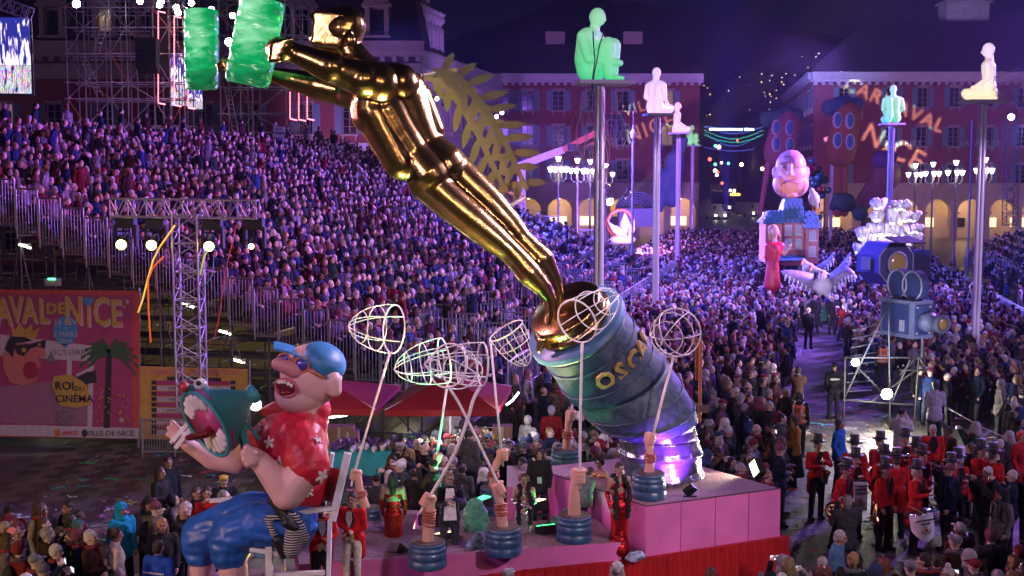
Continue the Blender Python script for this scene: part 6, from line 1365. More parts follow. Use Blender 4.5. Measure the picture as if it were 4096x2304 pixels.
FIGS = [(2399, 34.8, mfA, -28, r_green, 'glowing pale green seated figure hugging its knees on the tallest nearest pole', 1.55, 0), (2628, 54.8, mfB, 45, r_pink, 'glowing pink white kneeling figure on the pole behind the tall green one', 1.1, 0), (2714, 82.8, mfB, 0, r_peach, 'glowing peach kneeling figure on the third pole from the left, facing right', 1.25, 0),
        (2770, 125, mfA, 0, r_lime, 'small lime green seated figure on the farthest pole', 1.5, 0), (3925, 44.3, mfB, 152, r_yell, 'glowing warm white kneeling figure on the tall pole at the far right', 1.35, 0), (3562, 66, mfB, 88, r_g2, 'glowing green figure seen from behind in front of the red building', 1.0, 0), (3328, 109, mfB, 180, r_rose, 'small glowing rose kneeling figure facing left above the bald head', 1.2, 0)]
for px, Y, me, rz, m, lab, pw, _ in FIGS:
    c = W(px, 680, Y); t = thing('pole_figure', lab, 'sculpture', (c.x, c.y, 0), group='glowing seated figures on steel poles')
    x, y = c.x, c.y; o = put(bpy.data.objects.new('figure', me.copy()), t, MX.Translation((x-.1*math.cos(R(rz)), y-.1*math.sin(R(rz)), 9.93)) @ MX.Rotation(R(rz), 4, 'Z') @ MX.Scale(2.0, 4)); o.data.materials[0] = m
    bx('platform', m_plate, (x+(.12 if px == 2399 else 0), y, 9.88), (pw, 1.2, .1), t, rz=.1)
    for a in range(3): rod('pole_tube', m_pole, (x+.07*math.cos(a*2.1+1.2), y+.07*math.sin(a*2.1+1.2), 0), (x+.07*math.cos(a*2.1+1.2), y+.07*math.sin(a*2.1+1.2), 9.85), .085 if Y < 60 else .1, t)
# tangled streamers
def streamers(lab, root, n, Y, spread, drop, seed, cat='streamers'):
    rnd = random.Random(seed); t = thing('paper_streamers', lab, cat, W(root[0], root[1]+drop, Y)); cs = [mat('streamer_violet', (.3, .15, .5), .6), mat('streamer_orange', (.5, .2, .08), .6), mat('streamer_green', (.08, .35, .2), .6), mat('streamer_grey', (.35, .33, .4), .6), mat('streamer_pink', (.5, .15, .3), .6)]
    for i in range(n):
        x, y = root[0]+rnd.uniform(-30, 30), root[1]+rnd.uniform(-10, 20); pts = []; w_ = rnd.uniform(-1, 1); ph = rnd.random()*6
        for k in range(12): s = k/11.; pts.append(W(x+w_*spread*math.sin(s*PI*.8)+spread*.25*math.sin(ph+s*7), y+drop*s*rnd.uniform(.95, 1.05)*(.6+.4*rnd.random() if k == 11 else 1), Y-.25+.1*math.sin(s*5+i)))
        b = MB(); b.tube(pts, .010, 4); b.ob('streamer', cs[i % 5], t, True)
for k in range(3): streamers(['long tangled paper streamers hanging from the left side of the nearest pole figure', 'streamers hanging under the right side of the nearest pole platform', 'thin bunch of streamers down the middle of the nearest pole'][k], [(2350, 350), (2455, 345), (2385, 380)][k], [9, 6, 5][k], 34.4, [55, 50, 25][k], [330, 260, 380][k], k)
tc_ = thing('cable', 'dark cables looped round the neck and chest of the nearest green pole figure', 'cable', W(2372, 350, 34)); 
for pts in ([(2372, 125), (2374, 180), (2380, 240), (2372, 300), (2362, 380)], [(2415, 130), (2398, 180), (2388, 240), (2376, 300), (2366, 380)]): b = MB(); b.tube([W(x, y, 34.8-.62) for x, y in pts], .018, 5); b.ob('cable_run', mat('cable_green', (.02, .12, .1), .5), tc_, True)
t = thing('wire_tangle', 'tangle of violet lit wires blowing right behind the warm white figure', 'wires', W(3970, 380, 44)); rr = random.Random(5)
for i in range(12):
    pts = []; x, y = 3975+rr.uniform(-25, 10), 370+rr.uniform(-60, 30); ex, ey = 4100, 250+rr.uniform(0, 190)
    for k in range(10): s = k/9.; pts.append(W(x+(ex-x)*s*rr.uniform(.85, 1.05), y+(ey-y)*s+rr.uniform(-18, 18), 44+rr.uniform(-.2, .2)))
    b = MB(); b.tube(pts, .012, 4); b.ob('wire', mat('wire_violet', (.35, .3, .5), .5), t, True)
# ================================================================== STREET LANTERNS
m_lant = emi('street_lantern_glass', (1, .86, .72), 7); m_post = mat('painted_lamp_post', (.25, .24, .3), .5, metal=.3)
def lantern_post(px, ytop, Y, n, lab):
    c = W(px, ytop, Y); t = thing('street_lamp', lab, 'street lamp', (c.x, c.y, 0), group='many armed street lamps'); zt = c.z
    b = MB(); b.lathe([(.28, 0), (.22, .5), (.12, .8), (.09, 2), (.085, zt-2.0), (.14, zt-1.9), (.08, zt-1.8), (.07, zt-.45)], 10, (c.x, c.y, 0)); b.ob('post', m_post, t, True)
    def lant(x, y, z):
        b = MB(); b.lathe([(.1, 0), (.23, .34), (.22, .36), (.02, .52)], 6, (x, y, z-.28)); b.ob('lantern', m_lant, t); b = MB(); b.lathe([(.25, 0), (.1, .12), (.03, .2)], 6, (x, y, z+.1)); b.ob('lantern_cap', m_post, t)
    lant(c.x, c.y, zt)
    for k in range(n):
        a = 2*PI*k/n+.35; x, y = c.x+.62*math.cos(a), c.y+.62*math.sin(a); b = MB(); b.tube([(c.x, c.y, zt-1.6), (c.x+.35*math.cos(a), c.y+.35*math.sin(a), zt-1.75), (x, y, zt-1.5), (x, y, zt-1.05)], .04, 6); b.ob('arm', m_post, t, True); lant(x, y, zt-.78)
    plight((c.x, c.y-1.0, zt-.8), (1, .8, .6), 160, .5, 'street_lamp_light')
for px, yt, Y, n, lab in ((2234, 631, 92, 4, 'leftmost lit multi armed street lamp beside the golden palm'), (2310, 639, 98, 3, 'second lit street lamp from the left'), (2361, 644, 104, 4, 'lit street lamp just left of the tallest pole'), (2425, 660, 112, 2, 'lit street lamp partly hidden behind the tallest pole'), (3663, 659, 108, 3, 'leftmost lit street lamp before the right red building'), (3733, 654, 104, 3, 'second lit street lamp before the right red building'), (3825, 647, 98, 3, 'third lit street lamp before the right red building'), (3942, 636, 92, 3, 'lit street lamp behind the far right tall pole')): lantern_post(px, yt, Y, n, lab)
# plain posts and lighting masts on the square
for i, (px, y0, Y) in enumerate(((2533, 500, 75), (2765, 600, 126), (3890, 480, 80))):
    c = W(px, y0, Y); t = thing('lighting_mast', ['grey mast with a round sensor left of the pink figure', 'thin grey mast beneath the farthest figure', 'dark lattice mast with a glaring blue lamp at the right'][i], 'mast', (c.x, c.y, 0)); rod('post', m_post, (c.x, c.y, 0), c, .07, t)
    if i == 0: b = MB(); b.lathe([(.05, 0), (.16, .2), (.16, .5), (.05, .7)], 10, c-V((0, 0, .9))); b.ob('sensor', m_plate, t, True); rod('aerial', m_post, c, c+V((0, 0, .8)), .02, t)
truss('dark lattice tower holding a glaring blue white lamp at the far right', W(4040, 900, 78), W(4045, 470, 78), .7, 18, m_dksteel, up=(0, 1, 0))
stage_lamp(W(4045, 468, 77.3), V((-.5, -1, -.1)), 'glaring blue white lamp on the lattice tower at the far right', .2, emi('lamp_blue', (.35, .4, 1), 60))
spot(W(4045, 468, 77), ST(28, 30, 0), (.25, .3, 1.), 14000, 60, .5, .3, 'blue_beam_lamp')
# lamps with yellow beams left of the avenue
for i, (a, c, ang) in enumerate((((2432, 745), (2640, 520), 5), ((2520, 775), (2790, 560), 7))):
    p = W(*a, 92); q = W(*c, 92)+V((0, 4, 0)); stage_lamp(p, q-p, 'yellow beam lamp on the square, %s' % ['left one near the lit arches', 'right one near the thin mast'][i], .2, m_yl); spot(p+(q-p).normalized()*.1, q, (1, .6, .1), 1500000*(1+i*.5), ang*1.3, .3, .08, 'yellow_beam_lamp')
for i, (x, y) in enumerate(((1747, 395), (1790, 424), (1896, 458), (1986, 466), (2007, 450))): stage_lamp(W(x, y, 96), V((.7, -1, -.3)), 'small blue white lamp on the far stage behind the palm, %s' % ['first', 'second', 'third', 'fourth', 'fifth'][i]+' from left', .16, emi('lamp_blue', (.35, .4, 1), 60))
for i, (x, y, tx, ty) in enumerate(((1790, 424, 2700, 900), (2000, 455, 2500, 300), (1900, 458, 2300, 700))): spot(W(x, y, 95.6), W(tx, ty, [75, 110, 80][i]), [(.2, .15, 1), (.25, .3, 1), (.4, .2, 1)][i], 160000, [16, 26, 22][i], .6, .1, 'stage_beam')
spot(W(2905, 860, 150), W(2905, -900, 152), (.06, .05, 1), 3500000, 17, .8, .2, 'sky_beam')
spot((14, 22, 9), (2.5, 34.8, 5), (.85, .65, 1), 9000, 26, .5, .3, 'pole_wash'); spot((24, 30, 9), (16.5, 44, 5), (.7, .5, 1), 9000, 26, .5, .3, 'pole_wash'); spot((-2, 38, 9), (6.3, 54.8, 5), (.8, .6, 1), 9000, 24, .5, .3, 'pole_wash')
# cherry picker
cr_ = thing('cherry_picker', 'cherry picker with white and orange boom lifting two crew members in a basket', 'crane', W(2075, 900, 88)); m_or = mat('orange_crane_paint', (.55, .12, .04), .5); m_wp = mat('white_crane_paint', (.6, .57, .6), .5)
plank('boom', W(2075, 664, 88), W(2255, 598, 88), .5, m_wp, cr_, .5); plank('boom', W(2250, 600, 88), W(2390, 528, 88), .5, m_or, cr_, .4); plank('boom', W(2290, 596, 88.5), W(2440, 545, 88.5), .3, m_or, cr_, .3); bx('joint', m_blk, W(2290, 590, 87.7), (.7, .7, .5), cr_)
plank('mast', W(2085, 664, 88), W(2085, 900, 88), .6, m_wp, cr_, .6)
bk = W(2462, 550, 87.5); bx('basket_floor', m_blk, bk, (1.3, .9, .15), cr_)
for dx in (-.62, 0, .62):
    for dy in (-.42, .42): rod('basket_post', m_dksteel, bk+V((dx, dy, 0)), bk+V((dx, dy, 1.2)), .03, cr_)
for z in (.4, .8, 1.2):
    for dy in (-.42, .42): rod('basket_rail', m_dksteel, bk+V((-.65, dy, z)), bk+V((.65, dy, z)), .03, cr_)
person('crew member in black with a cap in the crane basket, left one', bk+V((-.3, 0, .1)), .3, 'fold', hair='cap', hc=(.02, .02, .02), coat=(.02, .02, .03)); person('crew member in black in the crane basket, right one', bk+V((.3, 0, .1)), -.3, 'stand', coat=(.03, .03, .04))
# ================================================================== AVENUE: tram, vans, lights, garlands
tr_ = thing('tram', 'dark tram with amber destination display coming down the avenue', 'tram', (39.5, 222, 0)); m_trm = mat('tram_grey', (.08, .08, .09), .3, coat=.4)
b = MB(); b.prism([(-1.35, .4), (1.35, .4), (1.35, 2.6), (1.1, 3.5), (-1.1, 3.5), (-1.35, 2.6)], 18, MX.Translation((39.5, 222, 0))); b.ob('body', m_trm, tr_); bx('windscreen', m_pane, (39.5, 221.95, 2.0), (2.2, .08, 1.5), tr_); bx('destination_display', emi('amber_display', (1, .5, .05), 9), (39.5, 221.9, 3.15), (1.7, .08, .35), tr_)
for s in (-1, 1): ball('headlight', emi('headlight', (1, .85, .6), 30), (39.5+s*.95, 221.9, .9), .16, tr_)
for i, (px, Y, lab, c) in enumerate(((2850, 190, 'white van parked at the mouth of the avenue with a blue sign above', (.4, .4, .42)), (3000, 200, 'pale crew truck parked on the right of the avenue', (.3, .26, .2)), (2925, 300, 'distant car with bright headlights behind the tram', (.1, .1, .1)), (2915, 420, 'far car whose headlights glare farther up the avenue', (.1, .1, .1)))):
    x = W(px, 680, Y).x; t = thing('parked_van' if i < 2 else 'car', lab, 'van' if i < 2 else 'car', (x, Y, 0)); h = 2.3 if i < 2 else 1.4; m_ = mat('vehicle_paint_%d' % i, c, .35, coat=.5)
    b = MB(); b.prism([(-2.4, .35), (2.4, .35), (2.4, h*.55), (2.0, h*.6), (1.5, h), (-2.3, h), (-2.4, h*.6)], 1.8, MX.Translation((x, Y, 0)) @ MX.Rotation(-PI/2 if i > 1 else -.6, 4, 'Z')); b.ob('body', m_, t); bx('windscreen', m_pane, (x+.9, Y-.3, h*.78), (1.2, .1, h*.3), t)
    for s in (-1, 1): ball('headlight', emi('headlight', (1, .85, .6), 30), (x+s*.7+.9, Y-2.5, .7), .15 if i < 2 else .35, t); b = MB(); b.tube([(x+s*.9, Y-.4, .35), (x+s*.9+.2, Y-.35, .35)], .35, 12); b.ob('wheel', m_blk, t)
rr = random.Random(3)
for i in range(26):
    px = rr.uniform(2800, 3060); Y = rr.choice([180, 240, 320, 450, 600]); y = rr.uniform(600, 850) if Y < 300 else rr.uniform(560, 740); c = W(px, y, Y)
    if c.z < .5: c.z = .8
    k = rr.choice([0, 0, 1, 2, 3]); t = thing('avenue_lamp', '%s lamp glowing far down the avenue %s' % (['warm street', 'white street', 'red tail', 'green traffic'][k], ['near its mouth', 'in the middle distance', 'in the far distance'][0 if Y < 200 else 1 if Y < 330 else 2]), 'lamp', (c.x, c.y, 0), group='small lamps along the avenue')
    ball('glow_bulb', [emi('lamp_w1', (1, .6, .3), 14), emi('lamp_w2', (1, .95, .9), 14), emi('lamp_r', (1, .06, .04), 9), emi('lamp_g', (.1, 1, .5), 7)][k], c, .0011*Y*rr.uniform(.7, 1.4), t); rod('post', m_blk, (c.x, c.y+.1, 0), c+V((0, .1, 0)), .06, t)
for i, (y0, sag, col_) in enumerate(((508, 26, (.1, .25, 1)), (522, 34, (.05, .9, .5)), (540, 30, (.05, .9, .45)), (532, 52, (.1, .25, 1)), (590, 14, (.15, .15, 1)), (505, 10, (.3, .3, 1)))):
    Y = 215+i*6; t = thing('light_garland', ['blue', 'green', 'lower green', 'deep sagging blue', 'lowest blue violet', 'topmost blue'][i]+' garland of small bulbs strung across the avenue', 'garland', W(2930, y0+sag, Y)); pts = [W(2820+230*k/12., y0+sag*math.sin(PI*k/12.), Y) for k in range(13)]; b = MB(); b.tube(pts, .03, 4); b.ob('wire', m_blk, t)
    for k in range(34): s = k/33.; ball('bulb', emi('garland_%d' % i, col_, 2.5), W(2820+230*s, y0+sag*math.sin(PI*s)+rr.uniform(-1.5, 1.5), Y), .06, t)
t = thing('light_bar', 'bright blue white light bar across the avenue above the garlands', 'light bar', W(2930, 517, 210))
for a, c in ((2838, 2970), (2978, 3015)): rod('tube', emi('bar_white', (.5, .8, 1), 7), W(a, 517, 210), W(c, 518, 210), .18, t)
# projected lettering on the right facade: a lamp shining through a cut-out plate
def gobo(lab, lamp, wall_pt, lines, dist=1.2, wallY=135., colr=(.9, .95, .6), power=260000):
    lamp = V(lamp); wp = V(wall_pt); d = (wp-lamp); k = dist/d.length; dn = d.normalized(); c = lamp+dn*dist
    t = thing('projector_plate', lab, 'projector', lamp+V((0, 0, -1.2)))
    xw = V((1, 0, 0)); Mx = MX.Translation(c) @ MX((xw, V((0, 0, 1)), V((0, -1, 0)))).transposed().to_4x4()      # plate parallel to the facade
    cu = bpy.data.curves.new('plate', 'CURVE'); cu.dimensions = '2D'; cu.fill_mode = 'BOTH'
    def add(pts): s = cu.splines.new('POLY'); pts = [p for i, p in enumerate(pts) if abs(p[0]-pts[i-1][0])+abs(p[1]-pts[i-1][1]) > 1e-6]; s.points.add(len(pts)-1); s.use_cyclic_u = True; [setattr(s.points[i], 'co', (p[0], p[1], 0, 1)) for i, p in enumerate(pts)]
    add([(-.34, -.34), (.34, -.34), (.34, .34), (-.34, .34)])
    for s, px, py, hh, ro in lines:
        tcv = bpy.data.curves.new('t', 'FONT'); tcv.body = s; tcv.size = 1; tcv.offset = 0; tcv.space_character = 1.12; tcv.resolution_u = 3; tcv.align_x = 'CENTER'; tcv.align_y = 'CENTER'; o = bpy.data.objects.new('t', tcv); TS.collection.objects.link(o); dg = wdg()
        c2 = o.to_curve(dg, apply_modifiers=False); q = W(px, py, wallY); off = V((q.x-wp.x, q.z-wp.z))*k; sz = pxm(hh, wallY)/.72*k
        for sp in c2.splines:
            pts = []; n = len(sp.bezier_points)
            for i in range(n):
                a, b_ = sp.bezier_points[i], sp.bezier_points[(i+1) % n]
                for u in (0, .25, .5, .75): pts.append(a.co*(1-u)**3+a.handle_right*3*u*(1-u)**2+b_.handle_left*3*u*u*(1-u)+b_.co*u**3)
            ca, sa = math.cos(ro), math.sin(ro); add([(off.x+(p.x*ca-p.y*sa)*sz, off.y+(p.x*sa+p.y*ca)*sz) for p in pts])
        o.to_curve_clear(); bpy.data.objects.remove(o)
    ob = bpy.data.objects.new('plate', cu); TS.collection.objects.link(ob); dg = wdg(); me = bpy.data.meshes.new_from_object(ob.evaluated_get(dg)); bpy.data.objects.remove(ob); me.materials.clear(); me.materials.append(m_blk)
    put(bpy.data.objects.new('cut_out_plate', me), t, Mx); rod('post', m_blk, (c.x, c.y, 0), c-V((0, 0, .33)), .04, t)
    ang = 2*math.degrees(math.atan(.33/dist)); spot(lamp, wp, colr, power, ang, .05, .006, 'projector_lamp')
gobo('black cut out projector plate throwing carnival lettering on the right facade', (43, 96, 3.0), W(3560, 500, 135), [('CARNAVAL', 3575, 420, 56, -.42), ('DE', 3418, 470, 30, -.4), ('NICE', 3572, 590, 80, -.5)])
gobo('black cut out projector plate throwing slanted lettering on the middle facade', (9, 118, 4.0), W(2590, 465, 139), [('VILLE', 2570, 425, 44, .3), ('NICE', 2600, 515, 62, .35)], wallY=139., colr=(.85, .9, .7), power=60000)
# ================================================================== FAR FLOATS
def wblob(name, els, Y, m, t, vox=None, sm=3, tgt=None):
    b = MB()
    for e in els:
        if len(e) == 3: b.sphere(W(e[0], e[1], Y), pxm(e[2], Y))
        elif len(e) == 4: b.sphere(W(e[0], e[1], Y), (pxm(e[2], Y), pxm(max(e[2], e[3])*.7, Y), pxm(e[3], Y)))
        else: b.capsule(W(e[0], e[1], Y+(e[6] if len(e) > 6 else 0)), W(e[2], e[3], Y+(e[7] if len(e) > 7 else 0)), pxm(e[4], Y), pxm(e[5], Y))
    return blob(name, b, vox or Y*.0011, m, t, sm, tgt)
YH = 64.
m_face = mat('painted_old_face', (.62, .3, .26), .45, var=.12, scale=2); 
t = thing('giant_bald_head', 'giant jowly bald old man head with downturned mouth above the toy town house float', 'sculpture', W(3162, 800, YH))
b = MB(); H_ = lambda x, y, dy=0.: W(x, y, YH+dy); u = YH/5000
b.sphere(H_(3163, 668), (60*u, .85, 68*u), seg=28, ring=20); b.sphere(H_(3163, 705), (66*u, .92, 74*u), seg=28, ring=20); b.sphere(H_(3163, 735), (71*u, .94, 60*u), seg=28, ring=20); b.sphere(H_(3163, 776, -.42), (30*u, .42, 18*u))
b.capsule(H_(3162, 660, -.80), H_(3158, 694, -1.02), 7*u, 12*u); b.sphere(H_(3148, 699, -.95), 7*u); b.sphere(H_(3169, 699, -.95), 7*u)
for s in (-1, 1): b.sphere(H_(3163+s*66, 690), (10*u, .14, 25*u)); b.capsule(H_(3163+s*14, 648, -.72), H_(3163+s*44, 655, -.62), 6*u, 5*u); b.sphere(H_(3163+s*28, 672, -.68), (15*u, .14, 9*u)); b.capsule(H_(3163+s*20, 688, -.78), H_(3163+s*42, 683, -.68), 5*u, 4*u); b.sphere(H_(3163+s*46, 738, -.52), (22*u, .3, 34*u))
for k in range(3): b.capsule(H_(3135, 622+k*9, -.60+.04*k), H_(3190, 622+k*9, -.60+.04*k), 2.5*u, 2.5*u)
hd = blob('head', b, .04, m_face, t, 3)
b = MB(); b.tube([H_(3130, 738, -.86), H_(3148, 727, -.96), H_(3163, 725, -1.0), H_(3180, 727, -.96), H_(3198, 738, -.86)], [.02, .04, .045, .04, .02], 8); b.ob('lips', mat('dull_lips', (.5, .2, .18), .4), t, True)
b = MB(); b.tube([H_(3122, 742, -.84), H_(3145, 727, -.98), H_(3163, 724, -1.03), H_(3182, 727, -.98), H_(3205, 742, -.84)], .014, 6); b.ob('mouth_line', m_dkmouth, t, True)
for s in (-1, 1): ball('eye', m_tooth, H_(3163+s*28, 668, -.72), (11*u, .08, 6*u), t); ball('pupil', m_blk, H_(3163+s*28+1, 668, -.8), (4*u, .03, 4*u), t)
# toy town
m_twall = mat('toy_town_pink_wall', (.5, .22, .22), .6, var=.2, scale=2); m_shing = mat('teal_shingle', (.05, .17, .2), .5, var=.3, scale=3); m_twin = mat('pale_blue_toy_window', (.35, .55, .62), .4); m_tfr = mat('white_toy_frame', (.65, .6, .6), .5)
t = thing('toy_town_house', 'cluster of pink toy town houses with teal shingle roofs under the giant bald head', 'float', W(3180, 1160, YH))
def tbox(x0, x1, y0, y1, dy=0, dep=1.6, m=m_twall, nm='wall'): a = W(x0, y1, YH+dy); c = W(x1, y0, YH+dy); bx(nm, m, ((a.x+c.x)/2, YH+dy+dep/2, (a.z+c.z)/2), (c.x-a.x, dep, c.z-a.z), t)
def troof(x0, x1, x2, x3, y0, y1, dy=0, dep=1.8, rows=6):
    a, b_, c, d = W(x0, y1, YH+dy), W(x1, y1, YH+dy), W(x2, y0, YH+dy+.5), W(x3, y0, YH+dy+.5); b = MB(); bk_ = V((0, dep, 0)); b.add([a, b_, c, d, a+bk_, b_+bk_, c+V((0, dep-1, 0)), d+V((0, dep-1, 0))], [(0, 1, 2, 3), (4, 7, 6, 5), (0, 3, 7, 4), (1, 5, 6, 2), (3, 2, 6, 7)]); rf = b.ob('roof', m_shing, t)
    nn_ = (b_-a).cross(d-a).normalized(); sh = MB(); sh.box((0, 0, 0), (.19, .05, .24)); me_ = UNIT.setdefault('shg', sh.mesh('shingle_mesh', m_shing)); vz = (d-a).normalized()
    for r_ in range(rows):
        s = (r_+.5)/rows; l = a.lerp(d, s); r2_ = b_.lerp(c, s); n = max(2, int((r2_-l).length/.21))
        for k in range(n): p = l.lerp(r2_, (k+.5+(.25 if r_ % 2 else -.25)*.8)/n); x_ = V((1, 0, 0)); put(bpy.data.objects.new('shingle', me_), rf, MX.Translation(p+nn_*.03) @ MX((x_, nn_, x_.cross(nn_)*1)).transposed().to_4x4() @ MX.Rotation(rr.uniform(-.08, .08), 4, 'Y'))
tbox(3132, 3218, 888, 1062); tbox(3220, 3276, 908, 1055, -.2); tbox(3060, 3130, 888, 1050, .1); troof(3126, 3224, 3206, 3142, 796, 892); troof(3216, 3286, 3262, 3222, 848, 912, -.25); troof(3052, 3134, 3128, 3076, 846, 892, 0); troof(3110, 3215, 3215, 3118, 1024, 1046, -.5, 1, 2)
for x, y in ((3154, 919), (3193, 919), (3154, 975), (3193, 975), (3251, 942), (3249, 1004)):
    dy = -.2 if x > 3220 else 0; c = W(x, y, YH+dy-.03); w_ = put(bpy.data.objects.new('window', _unit('box', m_tfr)), t, MX.Translation(c) @ MX.Diagonal((.34, .05, .5, 1))); bx('pane', m_twin, c-V((0, .03, 0)), (.27, .03, .42), w_)
    for k in (-1, 0, 1): bx('glazing_bar', m_tfr, c+V((0, -.05, k*.11)), (.27, .02, .025), w_)
    bx('glazing_bar', m_tfr, c+V((0, -.052, 0)), (.025, .02, .42), w_); bx('sill', m_tfr, c+V((0, -.06, -.27)), (.42, .1, .06), w_)
fd = thing('float_deck', 'green edged truck platform under the toy town and the big birds', 'float', W(3200, 1190, 62)); bx('deck', m_deck, (W(3200, 1165, 62).x, 63.2, .9), (6.2, 4.5, .2), fd); bx('green_valance', mat('green_valance', (.02, .3, .12), .6), (W(3200, 1165, 62).x, 60.9, .5), (6.2, .06, .75), fd)
# lady in red
t = thing('lady_in_red', 'tall blond figure of a lady in a red dress beside the toy houses', 'sculpture', W(3095, 1150, 62)); YL = 62.
wblob('gown', [(3078, 985, 3120, 985, 20, 20), (3098, 1000, 3092, 1050, 30, 22), (3092, 1050, 3088, 1140, 24, 34), (3075, 985, 3065, 1030, 14, 10)], YL, mat('red_gown_paint', (.45, .02, .03), .4), t); wblob('body', [(3098, 925, 19, 24), (3098, 945, 3098, 975, 9, 11), (3118, 985, 3135, 1020, 9, 7), (3135, 1020, 3160, 985, 7, 5), (3160, 985, 3166, 975, 7, 5), (3074, 1000, 3070, 1040, 8, 6)], YL, m_flesh, t)
wblob('hair', [(3092, 915, 22, 20), (3082, 932, 12, 18), (3112, 932, 3116, 945, 8, 7), (3084, 948, 3078, 960, 9, 6)], YL+.06, mat('blond_paint', (.45, .26, .08), .5), t)
# gull and flock
m_bird = mat('white_bird_paint', (.6, .58, .62), .5, var=.12); m_birdd = mat('grey_wing_paint', (.2, .18, .28), .5, var=.4, scale=4); m_beak = mat('orange_beak', (.55, .18, .03), .4)
t = thing('gull_statue', 'white gull statue with orange legs perched beside the giant bald head', 'sculpture', W(3255, 850, YH)); wblob('body', [(3256, 795, 24, 28), (3246, 762, 12, 13), (3248, 765, 3256, 785, 10, 18), (3262, 800, 3268, 835, 16, 5)], YH, m_bird, t)
for x in (3252, 3262): rod('leg', m_beak, W(x, 820, YH), W(x+1, 850, YH), .04, t)
def bird(lab, hx, hy, bxc, by, br, wings, Y):
    t = thing('bird_statue', lab, 'sculpture', W(bxc, by+br, Y)); wblob('body', [(bxc, by, br, br*.95), (bxc, by-br*.3, hx, hy, br*.5, br*.33), (hx, hy, br*.4, br*.36), (bxc+br*.2, by+br*.5, bxc+br*.9, by+br*1.5, br*.35, br*.12)], Y, m_bird, t)
    for (x0, y0, x1, y1, x2, y2) in wings:
        b = MB(); P = [W(x0, y0, Y), W(x1, y1, Y-.3), W(x2, y2, Y-.5)]; n = 9
        tops = []; bots = []
        for i in range(n):
            s = i/(n-1.); p = P[0]*(1-s)**2+P[1]*2*s*(1-s)+P[2]*s*s; w_ = (.55*(1-s)**.6+.05)*br/32; tops.append(p+V((0, .1, w_*.2))); bots.append(p-V((0, .12, w_)))
        b.add(tops+bots+[q+V((0, .14, 0)) for q in tops+bots], [(i, i+1, n+i+1, n+i) for i in range(n-1)]+[(2*n+i+n, 2*n+i+n+1, 2*n+i+1, 2*n+i) for i in range(n-1)]+[(i+1, i, 2*n+i, 2*n+i+1) for i in range(n-1)]+[(n+i, n+i+1, 3*n+i+1, 3*n+i) for i in range(n-1)]+[(0, n, 3*n, 2*n), (n-1, 3*n-1, 4*n-1, 2*n-1)]); wg = b.ob('wing', m_birdd, t, True)
        for i in range(1, n-1): bb = MB(); q = bots[i]; bb.capsule(q+V((0, .05, .12)), q+V((.02*(x2-x0)*Y/5000, .02, -.14)), .05, .03, 6); bb.ob('feather', m_bird, wg, True)
    b = MB(); b.capsule(W(hx-2, hy+4, Y-.25), W(hx-6, hy+26*br/40, Y-.5), .08, .02, 8); b.ob('beak', m_beak, t, True); ball('eye', m_blk, W(hx-5, hy-3, Y-.22), .05, t)
bird('nearest big bird with speckled round breast and both wings spread, centre of the flock', 3290, 1092, 3290, 1142, 42, [(3255, 1110, 3190, 1085, 3126, 1086), (3325, 1110, 3385, 1040, 3428, 1105)], 59)
bird('upper left bird with an orange beak raised behind the others', 3212, 1042, 3235, 1075, 28, [(3260, 1075, 3300, 1060, 3340, 1010)], 61)
bird('right bird of the flock with one wing raised steeply', 3246, 1068, 3345, 1128, 27, [(3335, 1105, 3380, 1050, 3404, 1012)], 60)
# octagonal stage light prop
YO = 50.; t = thing('giant_spotlight_prop', 'giant octagonal blue spotlight prop with a yellow lens and barn doors', 'sculpture', W(3560, 1230, YO)); c = W(3583, 1055, YO); m_db = mat('dark_blue_prop', (.05, .06, .13), .45, var=.15); m_lb = mat('violet_blue_prop_side', (.09, .1, .4), .5, var=.15); m_edge = mat('grey_worn_edge', (.3, .3, .36), .5)
R8 = 92*YO/5000; fr = [(R8*math.cos(PI/8+PI*k/4), R8*math.sin(PI/8+PI*k/4)) for k in range(8)]; Mo = MX.Translation(c) @ MX.Rotation(R(24), 4, 'Z')
b = MB(); b.prism(fr, 1.35, Mo); b.ob('housing', [m_lb], t); b = MB(); b.prism([(x*.97, z*.97) for x, z in fr], .03, Mo @ MX.Translation((0, -.04, 0))); b.ob('front_plate', m_db, t)
for k in range(8): a, d = fr[k], fr[(k+1) % 8]; rod('edge_trim', m_edge, Mo @ V((a[0], -.04, a[1])), Mo @ V((d[0], -.04, d[1])), .03, t)
b = MB(); b.tube([Mo @ V((.46*math.cos(a), -.1, .46*math.sin(a))) for a in [2*PI*i/30 for i in range(30)]], .06, 8, closed=True); b.ob('lens_ring', m_edge, t, True); b = MB(); b.sphere((0, 0, 0), (.44, .12, .44)); b.v = [Mo @ (v+V((0, -.08, 0))) for v in b.v]; b.ob('lens', mat('yellow_prop_lens', (.42, .3, .07), .2, coat=.8), t, True)
bx('side_panel', m_edge, Mo @ V((-.93, .7, 0)), (.06, .5, .5), t, rz=R(24)); b = MB(); b.box((0, 0, 0), (1.3, .9, .05), MX.Rotation(R(14), 3, 'X')); b.v = [Mo @ (v+V((.05, -.45, .98))) for v in b.v]; b.ob('barn_door', m_blk, t); b = MB(); b.box((0, 0, 0), (1.3, .9, .05), MX.Rotation(R(-20), 3, 'X')); b.v = [Mo @ (v+V((.05, -.4, -1.0))) for v in b.v]; b.ob('barn_door', mat('dark_red_prop', (.14, .02, .03), .5), t); b = MB(); b.box((0, 0, 0), (.05, .8, 1.1), MX.Rotation(R(20), 3, 'Z')); b.v = [Mo @ (v+V((1.05, -.3, 0))) for v in b.v]; b.ob('barn_door', m_db, t)
rod('pole', m_dksteel, c-V((.1, -.5, .9)), c-V((.1, -.5, 3.6)), .07, t)
